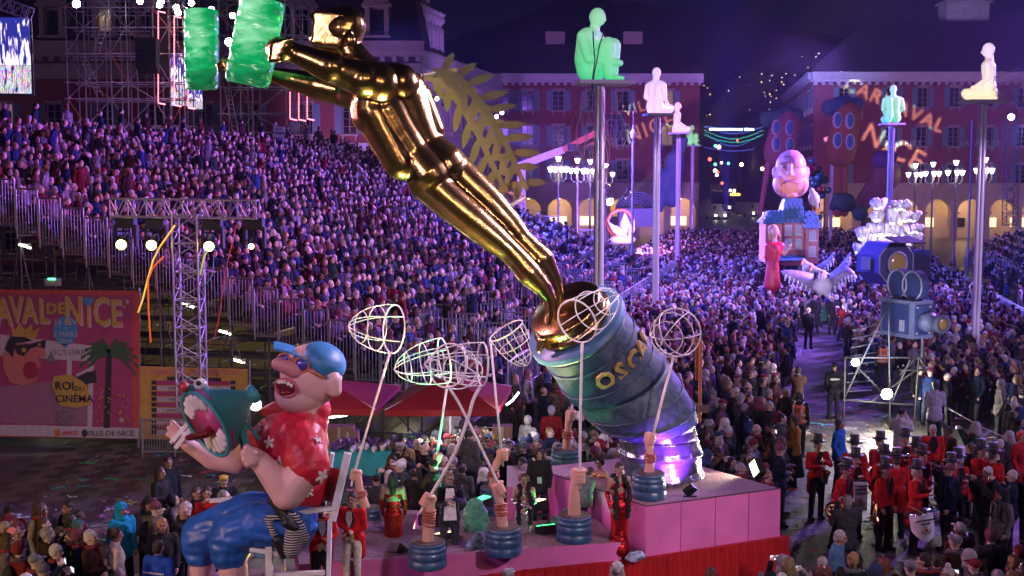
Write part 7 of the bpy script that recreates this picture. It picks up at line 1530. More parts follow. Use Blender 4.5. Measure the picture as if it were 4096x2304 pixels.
# movie camera prop
YC = 38.; t = thing('giant_movie_camera', 'giant vintage movie camera prop with two film reels on a pole', 'sculpture', W(3670, 1560, YC)); m_cb = mat('blue_grey_camera_paint', (.13, .15, .22), .5, var=.15); m_cn = mat('navy_camera_panel', (.03, .05, .14), .5, var=.15)
Mc = MX.Translation(W(3690, 1280, YC)) @ MX.Rotation(R(22), 4, 'Z'); 
def cb(nm, c, s, m, rot=None): b = MB(); b.box(c, s, rot); b.v = [Mc @ v for v in b.v]; return b.ob(nm, m, t)
cb('case', (0, .75, 0), (.80, 1.5, 1.16), m_cb); cb('front_panel', (0, -.02, 0), (.6, .05, .92), m_cn); cb('side_panel', (-.41, .75, 0), (.04, 1.25, .9), m_cn); cb('latch', (-.45, .4, -.2), (.04, .2, .35), m_edge)
for x in (-.24, .24):
    for z in (-.4, .4): b = MB(); b.sphere((x, -.05, z), .035); b.v = [Mc @ v for v in b.v]; b.ob('rivet', m_edge, t, True)
for y in (.35, 1.05):
    for nm, r0, m in (('reel', .47, m_cn),): b = MB(); b.tube([(-.13, y, 1.03), (.13, y, 1.03)], r0, 32); b.v = [Mc @ v for v in b.v]; ro = b.ob(nm, m, t); b = MB(); b.tube([(-.145, y+.44*math.cos(a), 1.03+.44*math.sin(a)) for a in [2*PI*i/30 for i in range(30)]], .03, 6, closed=True); b.v = [Mc @ v for v in b.v]; b.ob('reel_rim', m_edge, ro, True)
b = MB(); b.lathe([(.3, 0), (.3, .25), (.22, .3), (.22, .6), (.28, .62), (.28, .8), (.2, .82), (.2, .74), (.05, .74)], 26, (0, 0, 0), MX.Rotation(R(90), 3, 'X')); b.v = [Mc @ (v+V((.08, -.04, -.05))) for v in b.v]; b.ob('lens_barrel', m_cb, t, True)
b = MB(); b.sphere((.08, -.8, -.05), (.19, .05, .19)); b.v = [Mc @ v for v in b.v]; b.ob('lens', mat('yellow_prop_lens', (.42, .3, .07), .2), t, True); q = W(3690, 1355, YC+.5); rod('pole', m_dksteel, q, q-V((0, 0, 2.4)), .06, t)
# steel frame carrying the props
t = thing('steel_prop_carriage', 'dark welded steel carriage of lattice struts with a glaring work lamp', 'frame', W(3550, 1740, 36)); 
for (a, c) in (((3372, 1740), (3380, 1430)), ((3560, 1740), (3555, 1210)), ((3655, 1740), (3675, 1430)), ((3372, 1600), (3545, 1240)), ((3380, 1430), (3640, 1430)), ((3372, 1600), (3655, 1620)), ((3480, 1610), (3665, 1480)), ((3560, 1600), (3400, 1440)), ((3640, 1440), (3570, 1600)), ((3600, 1480), (3720, 1480)), ((3600, 1500), (3670, 1425)), ((3720, 1500), (3675, 1425))):
    for dy in (0, 1.6): rod('strut', mat('black_painted_steel', (.02, .02, .025), .5), W(*a, 36+dy), W(*c, 36+dy), .03, t)
for k in range(9): rod('rung', m_dksteel, W(3380+k*4, 1600-k*35, 36), W(3480+k*5, 1600-k*38, 37.6), .025, t)
for (x, y, s, p, lab) in ((3420, 1448, .12, 150, 'round work lamp glowing white at the left of the steel carriage'), (3545, 1575, .17, 330, 'dazzling white work lamp low on the steel carriage')):
    c = W(x, y, 35.6); q = thing('work_lamp', lab, 'floodlight', c); b = MB(); b.tube([c+V((0, .2, 0)), c+V((0, .06, 0)), c-V((0, .05, 0))], [s*.5, s*.9, s], 16); b.ob('housing', m_blk, q, True); b = MB(); b.lathe([(s*.1, 0), (s*.92, .01), (s*.85, .03), (s*.1, .05)], 18, c-V((0, .05, 0)), MX.Rotation(PI/2, 3, 'X')); b.ob('glass', emi('work_glass', (1, .93, .75), 200), q, True); spot(c-V((0, .3, 0)), c+V((-.5, -8, -4.5)), (1, .92, .78), p, 140, .6, .1, 'work_lamp_light'); plight(c-V((0, .35, 0)), (1, .92, .78), p*.9, .15, 'work_lamp_glow')
# feathered revue float
spot(W(3230, 1180, 52), W(3162, 705, 64), (1, .55, .6), 4200, 9, .7, .3, 'head_spot'); spot(W(3300, 1230, 50), W(3290, 1100, 60), (.75, .6, 1), 2200, 50, .7, .3, 'bird_spot'); spot(W(3500, 1450, 34), W(3600, 1150, 46), (.6, .6, 1), 1500, 50, .7, .3, 'prop_spot')
t = thing('feather_float', 'white feathered show float edged with rows of glittering bulbs', 'float', W(3560, 1000, 62)); rr = random.Random(11); m_fe = mat('white_feather', (.7, .65, .72), .8, var=.2, scale=12, bump=.8); m_gl = emi('glitter_bulb', (.8, .8, 1), 7)
for i, (x, y, w_, h_) in enumerate([(3515, 822, 20, 24), (3602, 828, 28, 22), (3508, 872, 15, 20), (3638, 872, 30, 22), (3572, 870, 14, 46), (3530, 925, 40, 30), (3590, 930, 44, 34), (3655, 920, 25, 20), (3450, 940, 16, 30), (3480, 965, 26, 34), (3520, 970, 30, 30), (3610, 965, 40, 26), (3668, 955, 12, 22), (3436, 1000, 14, 22)]):
    fa = put(bpy.data.objects.new('feather_fan', None), t, MX.Translation(W(x, y, 62)))
    for k in range(7): a = W(x+(k-3)*w_*.28, y+h_*.6, 62+rr.uniform(-.3, .3)); c = W(x+(k-3)*w_*.42+rr.uniform(-3, 3), y-h_*.7+rr.uniform(-5, 5), 62+rr.uniform(-.3, .3)); b = MB(); b.capsule(a, c, .07, .14, 6); b.ob('feather', m_fe, fa, True)
    for k in range(int(w_/3)): ball('bulb', m_gl, W(x-w_*.8+k*5.0, y+h_*.5+3*math.sin(k), 61.4), .035, fa)
plight(W(3560, 960, 60.5), (.9, .8, 1), 120, .5, 'feather_float_lamp')
rod('stem', m_dksteel, W(3570, 870, 62.2), W(3570, 1010, 62.2), .06, t); 
# lotus and ring float
YL2 = 95.; t = thing('lotus_float', 'small float with a glowing white lotus in front of an orange ring', 'float', W(2490, 970, YL2)); b = MB(); c = W(2483, 892, YL2); b.tube([c+V((.98*math.cos(a), .1, .98*math.sin(a))) for a in [2*PI*i/30 for i in range(30)]], .13, 8, closed=True); b.ob('ring', mat('orange_ring', (.5, .1, .03), .5, emit=(1, .15, .02), es=.12), t, True)
m_lo = mat('lit_white_petal', (.6, .45, .5), .6, emit=(1, .6, .75), es=.28)
for (x0, y0, x1, y1, w_) in ((2500, 935, 2500, 845, 22), (2478, 940, 2432, 885, 14), (2520, 940, 2538, 880, 14), (2490, 940, 2462, 900, 12)): b = MB(); a = W(x0, y0, YL2-.5); q = W(x1, y1, YL2-.7); m_ = a.lerp(q, .4); b.capsule(a, m_, .15, w_*YL2/5000); b.capsule(m_, q, w_*YL2/5000, .02); blob('petal', b, .06, m_lo, t, 2)
b = MB(); b.sphere(W(2490, 958, YL2-.4), (1.0, .8, .35)); b.ob('base_cushion', m_lo, t, True)
# tall crooked house giants and others in the background
def ghouse(lab, cx, x0, x1, y0, y1, Y, wall, roof, legs):
    t = thing('crooked_house_giant', lab, 'float', W(cx, 900, Y)); b = MB(); mx_ = (x0+x1)/2; 
    b.capsule(W(mx_-15, y1-30, Y), W(mx_+12, y0+60, Y), pxm((x1-x0)*.46, Y), pxm((x1-x0)*.42, Y)); blob('wall', b, .14, wall, t, 3)
    b = MB(); b.capsule(W(x0+10, y0+35, Y), W(x1-15, y0+20, Y), pxm(34, Y), pxm(26, Y)); b.capsule(W(mx_-10, y0+20, Y), W(mx_+5, y0, Y), pxm(40, Y), pxm(20, Y)); blob('roof', b, .14, roof, t, 3)
    for i, (fx, fy) in enumerate(((.3, .35), (.68, .36), (.3, .68), (.68, .7))):
        c = W(x0+(x1-x0)*fx, y0+(y1-y0)*fy, Y-(x1-x0)*.46*Y/5000*.93); w_ = put(bpy.data.objects.new('window', _unit('ball', m_tfr)), t, MX.Translation(c) @ MX.Diagonal((.42, .16, .7, 1))); ball('pane', mat('blue_toy_pane', (.08, .2, .38), .3), c-V((0, .1, 0)), (.3, .12, .55), w_)
    for (xa, ya, xb, yb, r0, r1) in legs: b = MB(); b.capsule(W(xa, ya, Y), W(xb, yb, Y), pxm(r0, Y), pxm(r1, Y)); blob('leg', b, .12, wall, t, 1)
ghouse('crooked pink house giant with a green roof behind the bald head', 3120, 3062, 3205, 440, 640, 112, mat('dusky_pink_prop', (.38, .12, .14), .7), mat('dark_green_prop', (.03, .12, .08), .7), [(3080, 620, 3040, 860, 16, 10), (3180, 620, 3190, 860, 16, 12)])
ghouse('crooked orange house giant with blue roof and oval windows on a thick leg', 3370, 3310, 3442, 395, 640, 108, mat('terracotta_prop', (.38, .12, .05), .7), mat('blue_roof_prop', (.04, .13, .2), .7), [(3352, 640, 3350, 850, 14, 20), (3375, 640, 3378, 850, 12, 18)])
t = thing('seated_giant', 'hunched purple brown giant figure seated on a big round pot before the lit arches', 'float', W(3530, 860, 104)); wblob('body', [(3540, 700, 62, 70), (3520, 740, 3500, 800, 50, 30), (3480, 745, 3420, 830, 22, 14), (3500, 760, 3450, 850, 20, 12)], 104, mat('dusky_brown_prop', (.2, .07, .06), .6), t); wblob('jacket', [(3530, 640, 45, 40), (3510, 650, 3520, 690, 14, 10), (3575, 650, 3580, 690, 14, 10)], 103.6, mat('violet_jacket_prop', (.12, .05, .2), .6), t); wblob('head', [(3575, 628, 18, 20)], 103, mat('dark_hair_prop', (.02, .02, .04), .6), t)
t = thing('berry_bush_giant', 'rounded bush float piece covered in red and green balls behind the bald head', 'float', W(3250, 800, 84)); b = MB(); 
for i in range(46): ball('berry', [mat('red_berry', (.4, .03, .02), .35), mat('green_berry', (.03, .14, .06), .4), mat('teal_berry', (.02, .12, .13), .4)][i % 3], W(3262+rr.gauss(0, 26), 720+rr.gauss(0, 42), 84+rr.uniform(-.6, .6)), rr.uniform(.16, .3), t)
t = thing('leafy_giant', 'dark green rounded giant shape hanging before the lit arches', 'float', W(3400, 880, 96)); wblob('body', [(3380, 810, 45, 40), (3440, 855, 34, 30), (3350, 790, 3330, 830, 20, 14)], 96, mat('dark_leaf_prop', (.02, .09, .06), .7), t)
t = thing('blue_creature', 'dark blue creature float looming between the third and fourth poles', 'float', W(2700, 900, 118)); wblob('body', [(2700, 640, 2690, 800, 42, 30), (2670, 730, 50, 60), (2650, 770, 2640, 840, 26, 12), (2720, 590, 2740, 560, 26, 14)], 118, mat('deep_blue_prop', (.05, .08, .2), .7), t)
t = thing('ribbed_machine', 'dark ribbed half ring machine float behind the orange ring', 'float', W(2560, 920, 112)); 
for k in range(5): b = MB(); b.tube([W(2545+ (28+k*11)*math.cos(a)*1.1, 840-(28+k*11)*math.sin(a), 112+k*.1) for a in [PI*i/12 for i in range(13)]], .14, 6); b.ob('rib', mat('dark_steel_prop', (.06, .07, .12), .5, metal=.4), t, True)
bx('castle_block', mat('stone_blue_prop', (.12, .13, .22), .7), W(2545, 870, 110), (3.2, 1.5, 1.6), t)

# ================================================================== PERFORMERS
def P2e(me): return me
# tail coat, top hat, vest, gown meshes
b = MB(); b.capsule((-.115, .01, 1.37), (.115, .01, 1.37), .1, .1); b.sphere((0, 0, 1.22), (.19, .14, .24)); b.sphere((0, .005, 1.02), (.18, .14, .18)); b.capsule((-.08, .03, .95), (-.1, .08, .62), .13, .1); b.capsule((.08, .03, .95), (.1, .08, .62), .13, .1)
def arms(b, pose, r0=.075, r1=.06, r2=.047):
    for k in ('L', 'R'): s, e, w_ = [V(p) for p in POSES[pose][k]]; b.capsule(s, e, r0, r1); b.capsule(e, w_-(w_-e).normalized()*.02, r1, r2)
TC = {}
for ps in ('play', 'stand', 'fold'): bb = MB(); bb.v = list(b.v); bb.f = [list(f) for f in b.f]; bb.mi = list(b.mi); arms(bb, ps); TC[ps] = blobmesh('tailcoat_mesh', bb, .016, m_cloth, 3, 3000)
hb = MB(); hb.lathe([(.165, 0), (.165, .015), (.1, .02), (.092, .09), (.1, .17), (.02, .175)], 22, (0, .0, 1.705)); HAT = hb.mesh('top_hat_mesh', mat('top_hat_felt', (.02, .02, .022), .5), True)
hb = MB(); hb.lathe([(.101, .02), (.097, .05), (.097, .052)], 22, (0, 0, 1.705)); HATB = hb.mesh('hat_band_mesh', mat('hat_band_satin', (.05, .05, .055), .25), True)
vb = MB(); vb.capsule((-.1, .01, 1.36), (.1, .01, 1.36), .112, .112); vb.sphere((0, 0, 1.2), (.205, .158, .25)); vb.sphere((0, 0, 1.0), (.2, .16, .16)); VEST = blobmesh('hivis_vest_mesh', vb, .018, mat('orange_hivis', (.85, .16, .02), .6, emit=(1, .2, .02), es=.03), 3, 1500)
vb = MB(); 
for z, r in ((1.16, 1.03), (1.0, 1.02)): vb.tube([(.205*r*math.cos(a), .16*r*math.sin(a), z) for a in [2*PI*i/20 for i in range(20)]], .022, 5, closed=True)
for s in (-1, 1): vb.tube([(s*.1, -.155, 1.0), (s*.11, -.165, 1.2), (s*.12, -.11, 1.4), (s*.12, .0, 1.48), (s*.12, .12, 1.42), (s*.11, .165, 1.2), (s*.1, .155, 1.0)], .02, 5)
VBAND = vb.mesh('reflective_band_mesh', mat('reflective_tape', (.6, .6, .62), .3, metal=.3), True)
lb = MB(); lb.prism([(-.05, 1.5), (.05, 1.5), (.11, 1.3), (.0, 1.08), (-.11, 1.3)], .012, MX.Translation((0, -.152, 0))); LAP = lb.mesh('lapel_mesh', mat('black_lapel', (.015, .015, .018), .4))
gb = MB(); gb.capsule((-.09, .0, 1.3), (.09, .0, 1.3), .095, .095); gb.sphere((0, 0, 1.1), (.145, .115, .16)); gb.sphere((0, .01, .92), (.175, .15, .15)); gb.capsule((0, 0, .9), (0, .0, .45), .17, .14); gb.capsule((0, 0, .45), (0, .03, .06), .14, .24); GOWN = blobmesh('gown_mesh', gb, .016, m_cloth, 3, 3000)
bb = MB(); 
for k in range(46): a = k*.55; s = k/45.; x = .13*math.cos(PI*2*s*.5) if 0 else (.14-.28*(1 if s > .5 else 0)); 
rb = random.Random(2)
for s in (-1, 1):
    for k in range(34): z = 1.46-.75*k/33.; bb.sphere((s*(.07+.06*min(1, k/8.))+rb.uniform(-.02, .02), -.15+rb.uniform(-.02, .02)+(.1 if k < 3 else 0), z), rb.uniform(.035, .05), seg=6, ring=4)
for k in range(9): bb.sphere((-.09+.18*k/8., .09, 1.47), .05, seg=6, ring=4)
BOA = bb.mesh('feather_boa_mesh', mat('black_feather', (.012, .012, .014), .9))
m_brass = mat('brass', (.6, .4, .15), .2, metal=1.); m_silv = mat('silver_plate', (.7, .7, .72), .2, metal=1.)
def sax(): b = MB(); b.tube([(0, -.2, 1.45), (0, -.27, 1.43), (0, -.3, 1.3), (0, -.31, 1.0), (0, -.36, .88), (0, -.44, .9), (0, -.47, 1.05), (0, -.5, 1.15)], [.01, .014, .022, .035, .042, .05, .06, .09], 10, caps=False); return b.mesh('saxophone_mesh', m_brass, True)
def trumpet(): b = MB(); b.tube([(0, -.16, 1.52), (0, -.35, 1.47), (0, -.55, 1.42), (0, -.64, 1.4)], [.01, .01, .02, .06], 10, caps=False); b.tube([(0, -.25, 1.47), (0, -.5, 1.4), (0, -.53, 1.36), (0, -.5, 1.33), (0, -.25, 1.4), (0, -.22, 1.43), (0, -.25, 1.47)], .01, 6); [b.tube([(0, -.34-k*.04, 1.5), (0, -.34-k*.04, 1.36)], .013, 6) for k in range(3)]; return b.mesh('trumpet_mesh', m_silv, True)
SAX, TRP = sax(), trumpet()
RED = (.5, .012, .015)
def inst(nm, me, M): o = put(bpy.data.objects.new(nm, me), None, M); return o
def bandsman(lab, px, ytop, rz, pose='play', tool=None, hat=True, lean=0., hgt=1.88, hc=(.1, .1, .1)):
    g = G(px, ytop, hgt); 
    def ex(t, M, P_):
        if hat: h = put(bpy.data.objects.new('top_hat', HAT), t, M); put(bpy.data.objects.new('hat_band', HATB), h, M)
        put(bpy.data.objects.new('lapels', LAP), t, M)
    t = person(lab, (g.x, g.y, 0), rz, pose, coat=RED, trou=(.012, .012, .015), hair='short', hc=hc, coatmesh=TC[pose], cat='musician', group='brass band in red tailcoats', extra=ex, lean=lean)
    M = WM[t]
    if tool == 'sax': tag(inst('saxophone', SAX, M), ' '.join(('brass saxophone of the '+lab.replace(',', '')).split()[:16]), 'saxophone', 'band instruments')
    if tool == 'trumpet': tag(inst('trumpet', TRP, M @ MX.Translation((0, 0, -.12))), ' '.join(('silver trumpet of the '+lab.replace(',', '')).split()[:16]), 'trumpet', 'band instruments')
    return t, g, M
F0 = 0.
BAND = [('bandsman with saxophone standing leftmost, black top hat', 3273, 1732, .15, 'play', 'sax'), ('bandsman with cymbals stooping at the left, hat tipped down', 3345, 1822, .9, 'stand', None), ('bandsman with hat behind the banner drummer', 3419, 1737, 0, 'play', None), ('bandsman carrying the narrow white banner drum', 3424, 1788, .1, 'play', None),
        ('bandsman with gold saxophone in the second row, left of centre', 3522, 1722, .3, 'play', 'sax'), ('bandsman bowing his head in the centre', 3540, 1775, .2, 'play', None), ('bandsman with horn lowered, front centre', 3541, 1828, .7, 'stand', None), ('bandsman with back turned and shoulder strap', 3588, 1790, PI, 'fold', None), ('bandswoman with glasses and glitter collar', 3623, 1711, -.1, 'play', 'trumpet'),
        ('bandsman with raised cornet right of the glitter collar', 3667, 1745, .9, 'play', 'trumpet'), ('bandswoman with pale face and dark hat, centre right', 3690, 1777, .6, 'fold', None), ('white haired drummer with the big white drum', 3668, 1836, .8, 'play', None), ('bandsman with silver trumpet and black side bag', 3806, 1810, 1.0, 'play', 'trumpet'), ('bandsman with round face behind the trumpeter', 3832, 1790, .2, 'stand', None), ('bandsman with saxophone near the right end', 3925, 1755, .5, 'play', 'sax'), ('bandsman with black bag, rightmost, seen from the side', 3975, 1770, 2.0, 'fold', None)]
for lab, px, yt, rz, ps, tool in BAND: bandsman(lab, px, yt, rz, ps, tool, hc=(.5, .48, .45) if 'white haired' in lab else (.05, .04, .03), lean=.12 if 'stoop' in lab else 0)
bandsman('tall hatless grey haired man with glasses in red coat behind the band', 3732, 1692, -.1, 'stand', None, hat=False, hgt=1.78, hc=(.4, .38, .36))
# banner drums
def bandtext(par, M, lines, m): 
    for s, z, sz in lines: text('lettering', s, sz, m, M @ MX.Translation((0, -.008, z)) @ MX.Rotation(PI/2, 4, 'X'), par, depth=.002, bold=.003)
m_drumc = mat('white_drum_cloth', (.72, .7, .7), .6); m_crest = mat('crest_red', (.5, .05, .04), .6); m_laur = mat('laurel_green', (.05, .2, .1), .6); m_gld = mat('crest_gold', (.5, .33, .08), .5)
def crest(par, M, z, s):
    def pr(nm, poly, m, y): b = MB(); b.prism(poly, .003, M @ MX.Translation((0, y, z))); b.ob(nm, m, par)
    pr('crest_shield', [(-.035*s, .04*s), (.035*s, .04*s), (.035*s, -.01*s), (0, -.05*s), (-.035*s, -.01*s)], m_crest, -.006); pr('crest_crown', [(-.035*s, .05*s), (.035*s, .05*s), (.045*s, .085*s), (.02*s, .065*s), (0, .09*s), (-.02*s, .065*s), (-.045*s, .085*s)], m_gld, -.006)
    for q in (-1, 1): b = MB(); b.tube([M @ V((q*.0*s, -.006, z-.075*s)), M @ V((q*.06*s, -.006, z-.05*s)), M @ V((q*.085*s, -.006, z+.01*s))], .01*s, 5); b.ob('crest_laurel', m_laur, par)
c = G(3424, 1790, 1.88); M = MX.Translation((c.x+.0, c.y-.42, 0)); t = thing('banner_drum', 'narrow white cloth banner with band lettering and crest carried on a drum', 'drum', (c.x, c.y-.42, .55)); b = MB(); b.box((0, 0, .98), (.27, .02, .58)); b.v = [M @ v for v in b.v]; b.ob('cloth', m_drumc, t); b = MB(); b.tube([M @ V((-.14, .12, 1.2)), M @ V((.14, .12, 1.2))], .1, 18); b.ob('drum_shell', m_silv, t)
bandtext(t, M @ MX.Translation((0, -.012, 0)), [('HARMONIE', 1.19, .052), ('FANFARE', 1.12, .055), ('NIÇOISE', 1.04, .055)], m_ink); crest(t, M @ MX.Translation((0, -.012, 0)), .86, 1.1)
c = G(3668, 1836, 1.88); M = MX.Translation((c.x+.05, c.y-.45, .0)) @ MX.Rotation(R(-8), 4, 'Y') @ MX.Rotation(R(6), 4, 'Z'); t = thing('snare_drum', 'big white cloth covered parade drum with band name and crest, hanging tilted', 'drum', (c.x, c.y-.45, .5)); b = MB(); b.lathe([(.24, .86), (.25, .87), (.25, .98), (.24, .99), (.05, .99)], 28); b.v = [M @ v for v in b.v]; b.ob('shell', m_silv, t, True)
b = MB(); n = 16; top = []; bot = []
for k in range(n+1): a = R(-160+140*k/n); top.append(M @ V((.255*math.cos(a), .255*math.sin(a), .96))); s = k/n; bot.append(M @ V((.25*math.cos(a), .25*math.sin(a)-.02, .44+.22*abs(2*s-1)**1.6)))
b.add(top+bot, [(i, i+1, n+2+i, n+1+i) for i in range(n)]); b.ob('cloth', m_drumc, t, True)
bandtext(t, M @ MX.Translation((0, -.262, 0)), [('HARMONIE FANFARE', .86, .042), ('NIÇOISE', .79, .048)], m_ink); crest(t, M @ MX.Translation((0, -.262, 0)), .66, 1.0)
for s in (-1, 1): st = thing('drumstick', 'wooden drumstick over the big white drum, %s one' % ('left' if s < 0 else 'right'), 'drumstick', M @ V((s*.1, -.1, 1.1))); rod('stick', mat('wood_stick', (.4, .25, .12), .5), M @ V((s*.22, -.1, 1.14)), M @ V((s*.04, -.28, 1.02)), .009, st)
c = G(3345, 1822, 1.88); t = thing('cymbals', 'pair of bronze cymbals held low by the stooping bandsman', 'cymbals', (c.x-.1, c.y-.3, .75)); 
for k in (0, 1): b = MB(); b.lathe([(.01, .03), (.05, .025), (.06, .01), (.15, 0), (.15, .004)], 24, (c.x-.14+k*.1, c.y-.34+k*.07, .88), MX.Rotation(R(75), 3, 'X')); b.ob('cymbal', m_brass, t, True)
c = G(3541, 1828, 1.88); t = thing('french_horn', 'brass horn hanging from the hand of the front centre bandsman', 'horn', (c.x-.25, c.y-.2, .7)); b = MB(); b.tube([(c.x-.2, c.y-.2, 1.0), (c.x-.24, c.y-.24, .8), (c.x-.26, c.y-.28, .66)], [.02, .05, .11], 14, caps=False); b.tube([(c.x-.2+.07*math.cos(a), c.y-.2, .98+.07*math.sin(a)) for a in [2*PI*i/12 for i in range(12)]], .014, 6, closed=True); b.ob('bell', m_brass, t, True)
# people round the band
def at_top(px, yt, h=1.72): g = G(px, yt, h); return (g.x, g.y, 0)
def vest(txt=None):
    def ex(t, M, P_):
        v = put(bpy.data.objects.new('hivis_vest', VEST), t, M); put(bpy.data.objects.new('reflective_band', VBAND), v, M)
        if txt: put(bpy.data.objects.new('lettering', textmesh(txt, .09 if len(txt) > 3 else .16, .004, m_ink, bold=.002)), v, M @ MX.Translation((0, .172, 1.28)) @ MX.Rotation(PI, 4, 'Z') @ MX.Rotation(PI/2, 4, 'X'))
    return ex
person('photographer in long dark coat seen from behind, shooting the band', at_top(3392, 1976, 1.76), PI, 'phone', hc=(.3, .28, .26), coat=(.05, .055, .06), trou=(.03, .03, .04), coatmesh=None)

sk = MB(); sk.lathe([(.15, 1.0), (.19, .85), (.24, .5), (.27, .32), (.1, .33)], 16); SKIRT = sk.mesh('skirt_mesh', m_cloth, True)
person('woman in mustard cardigan and long black skirt beside the dark lane', at_top(3178, 1668), -1.3, 'fold', hair='bob', hc=(.06, .02, .015), coat=(.42, .2, .04), trou=(.012, .012, .015), extra=lambda t, M, P_: P_('skirt', SKIRT, (.012, .012, .015)))
person('person in bright blue fleece with dark bun left of the band', at_top(3358, 1690, 1.66), .9, 'stand', hair='bob', hc=(.03, .02, .015), coat=(.02, .14, .5))
person('steward in orange hi-vis vest seen from behind at the lane edge', at_top(3200, 1575, 1.7), PI*.8, 'stand', hair='bob', hc=(.04, .03, .02), coat=(.02, .02, .03), extra=vest('67'))
person('steward in orange hi-vis vest at the left of the band, by the podium end', at_top(3083, 1700, 1.7), -1.6, 'stand', coat=(.03, .03, .04), extra=vest())
person('security man in orange vest with printed word on the back, nearest in the crowd', at_top(3838, 2068, 1.75), PI-.1, 'stand', hc=(.01, .01, .012), hair='beanie', coat=(.02, .02, .025), extra=vest('SECURITE'))
person('security man in orange vest sunk in the bottom crowd below the photographer', at_top(3425, 2225, 1.7), PI+.1, 'stand', hair='beanie', hc=(.015, .015, .02), coat=(.02, .02, .025), extra=vest('SECURITE'))
person('dancer in white fringed western jacket and black hat under the dazzling lamp', at_top(3607, 1626, 1.78), PI-.4, 'phone', hair='flatcap', hc=(.02, .02, .02), coat=(.6, .58, .62))
person('big person in pale lilac jacket seen from behind right of the carriage', at_top(3742, 1535, 1.8), PI, 'fold', hc=(.02, .02, .02), coat=(.42, .38, .5), s=1.08)
person('steward numbered 69 in orange vest left of the movie camera', at_top(3533, 1355, 1.75), PI, 'stand', coat=(.02, .02, .03), extra=vest('69'))
person('steward in orange vest walking left of the octagonal spotlight stand', at_top(3432, 1245, 1.75), PI, 'stand', coat=(.02, .02, .03), extra=vest('91'))
person('steward in orange vest bending below the movie camera', at_top(3692, 1440, 1.7), PI*.9, 'stand', coat=(.02, .02, .03), extra=vest())
person('marshal in black with white back lettering in the dark lane', at_top(3338, 1445, 1.78), PI, 'stand', hc=(.02, .02, .02), hair='cap', coat=(.012, .012, .02), extra=lambda t, M, P_: put(bpy.data.objects.new('lettering', textmesh('PISTEUR', .08, .004, m_wb, bold=.002)), t, M @ MX.Translation((0, .155, 1.25)) @ MX.Rotation(PI, 4, 'Z') @ MX.Rotation(PI/2, 4, 'X')))
person('man in brown leather jacket photographing in the dark lane', at_top(3192, 1460, 1.78), PI, 'phone', hc=(.02, .015, .01), coat=(.07, .035, .03))
person('bent grey haired man in denim jacket at the left front of the band crowd', at_top(3300, 2118, 1.7), 1.1, 'fold', hc=(.35, .33, .32), coat=(.06, .14, .25), lean=.15)
person('figure in red costume and red wig at the right edge of the band', at_top(4090, 1725, 1.75), .4, 'stand', hair='curly', hc=(.6, .03, .03), coat=(.4, .01, .02), trou=(.3, .01, .01))
for i, (x, y) in enumerate(((3262, 1180), (3330, 1185), (3235, 1230))): person('uniformed walker in dark clothes and peaked cap before the bird flock, %s' % ['left', 'right', 'front'][i], at_top(x, y, 1.75), .1, 'stand', hair='cap', hc=(.4, .3, .1), coat=(.015, .015, .02))
# rope of the band area
rp = thing('rope', 'thin pale rope stretched down from the lilac coat to the right edge', 'rope', W(3900, 1720, 29)); b = MB(); b.tube([W(3795, 1635, 30.5), W(3930, 1710, 29.3), W(4110, 1790, 28)], .012, 5); b.ob('cord', m_wire, rp, True)
# ---------------------------------------------------------------- performers on the float (the stage troupe)
def onfloat(px, yt, Y, h, s=None): q = W(px, yt, Y); return (q.x, q.y, q.z-h)
def ringmaster(lab, px, yt, Y, rz, trou, s=.9):
    def ex(t, M, P_):
        put(bpy.data.objects.new('lapels', LAP), t, M); o = P_('bow_tie', BOW, (.5, .01, .01)); P_('shirt_front', SHF, (.6, .55, .58)); P_('waistcoat', WST, (.45, .33, .15))
    return person(lab, onfloat(px, yt, Y, 1.73*s), rz, 'fold', coat=RED, trou=trou, coatmesh=TC['fold'], s=s, cat='performer', extra=ex, shoes=(.01, .01, .01))
bb = MB(); bb.capsule((-.05, -.16, 1.46), (0, -.165, 1.455), .022, .008, 8); bb.capsule((.05, -.16, 1.46), (0, -.165, 1.455), .022, .008, 8); BOW = bb.mesh('bow_tie_mesh', m_cloth, True); bb = MB(); bb.prism([(-.045, 1.47), (.045, 1.47), (.06, 1.3), (0, 1.12), (-.06, 1.3)], .01, MX.Translation((0, -.162, 0))); SHF = bb.mesh('shirt_front_mesh', m_cloth); bb = MB(); bb.prism([(-.1, 1.03), (.1, 1.03), (.06, .9), (0, .95), (-.06, .9)], .02, MX.Translation((0, -.168, 0))); WST = bb.mesh('waistcoat_mesh', m_cloth)
ringmaster('young performer in red tailcoat, bow tie and black trousers standing in front of the chair', 1284, 2008, 18.9, .25, (.012, .015, .015)); ringmaster('young performer in red tailcoat and white trousers leaning by the chair back', 1410, 1972, 19.3, -.3, (.65, .6, .5))
def gown(lab, px, yt, Y, rz, colr, pose='stand', s=.88, boa=False, hair='long', hc=(.02, .014, .012), gm=m_shiny, glove=None):
    def ex(t, M, P_):
        o = P_('gown', GOWN, colr, None, gm)
        if boa: put(bpy.data.objects.new('feather_boa', BOA), t, M)
    return person(lab, onfloat(px, yt, Y, 1.73*s), rz, pose, coat=glove or colr, coatmat=gm, coatmesh=GLV[pose], trou=colr, hair=hair, hc=hc, s=s, cat='performer', extra=ex)
GLV = {}
for ps in ('stand', 'fold', 'play'):
    gb = MB()
    for k in ('L', 'R'): s_, e_, w_ = [V(p) for p in POSES[ps][k]]; gb.capsule(e_+(s_-e_)*.2, e_, .046, .046); gb.capsule(e_, w_, .046, .032)
    GLV[ps] = gb.mesh('long_glove_mesh', m_cloth, True)
gown('woman in shiny red gown seen from behind on the float deck', 1572, 1890, 20.7, PI, (.5, .02, .015), hc=(.012, .01, .01))
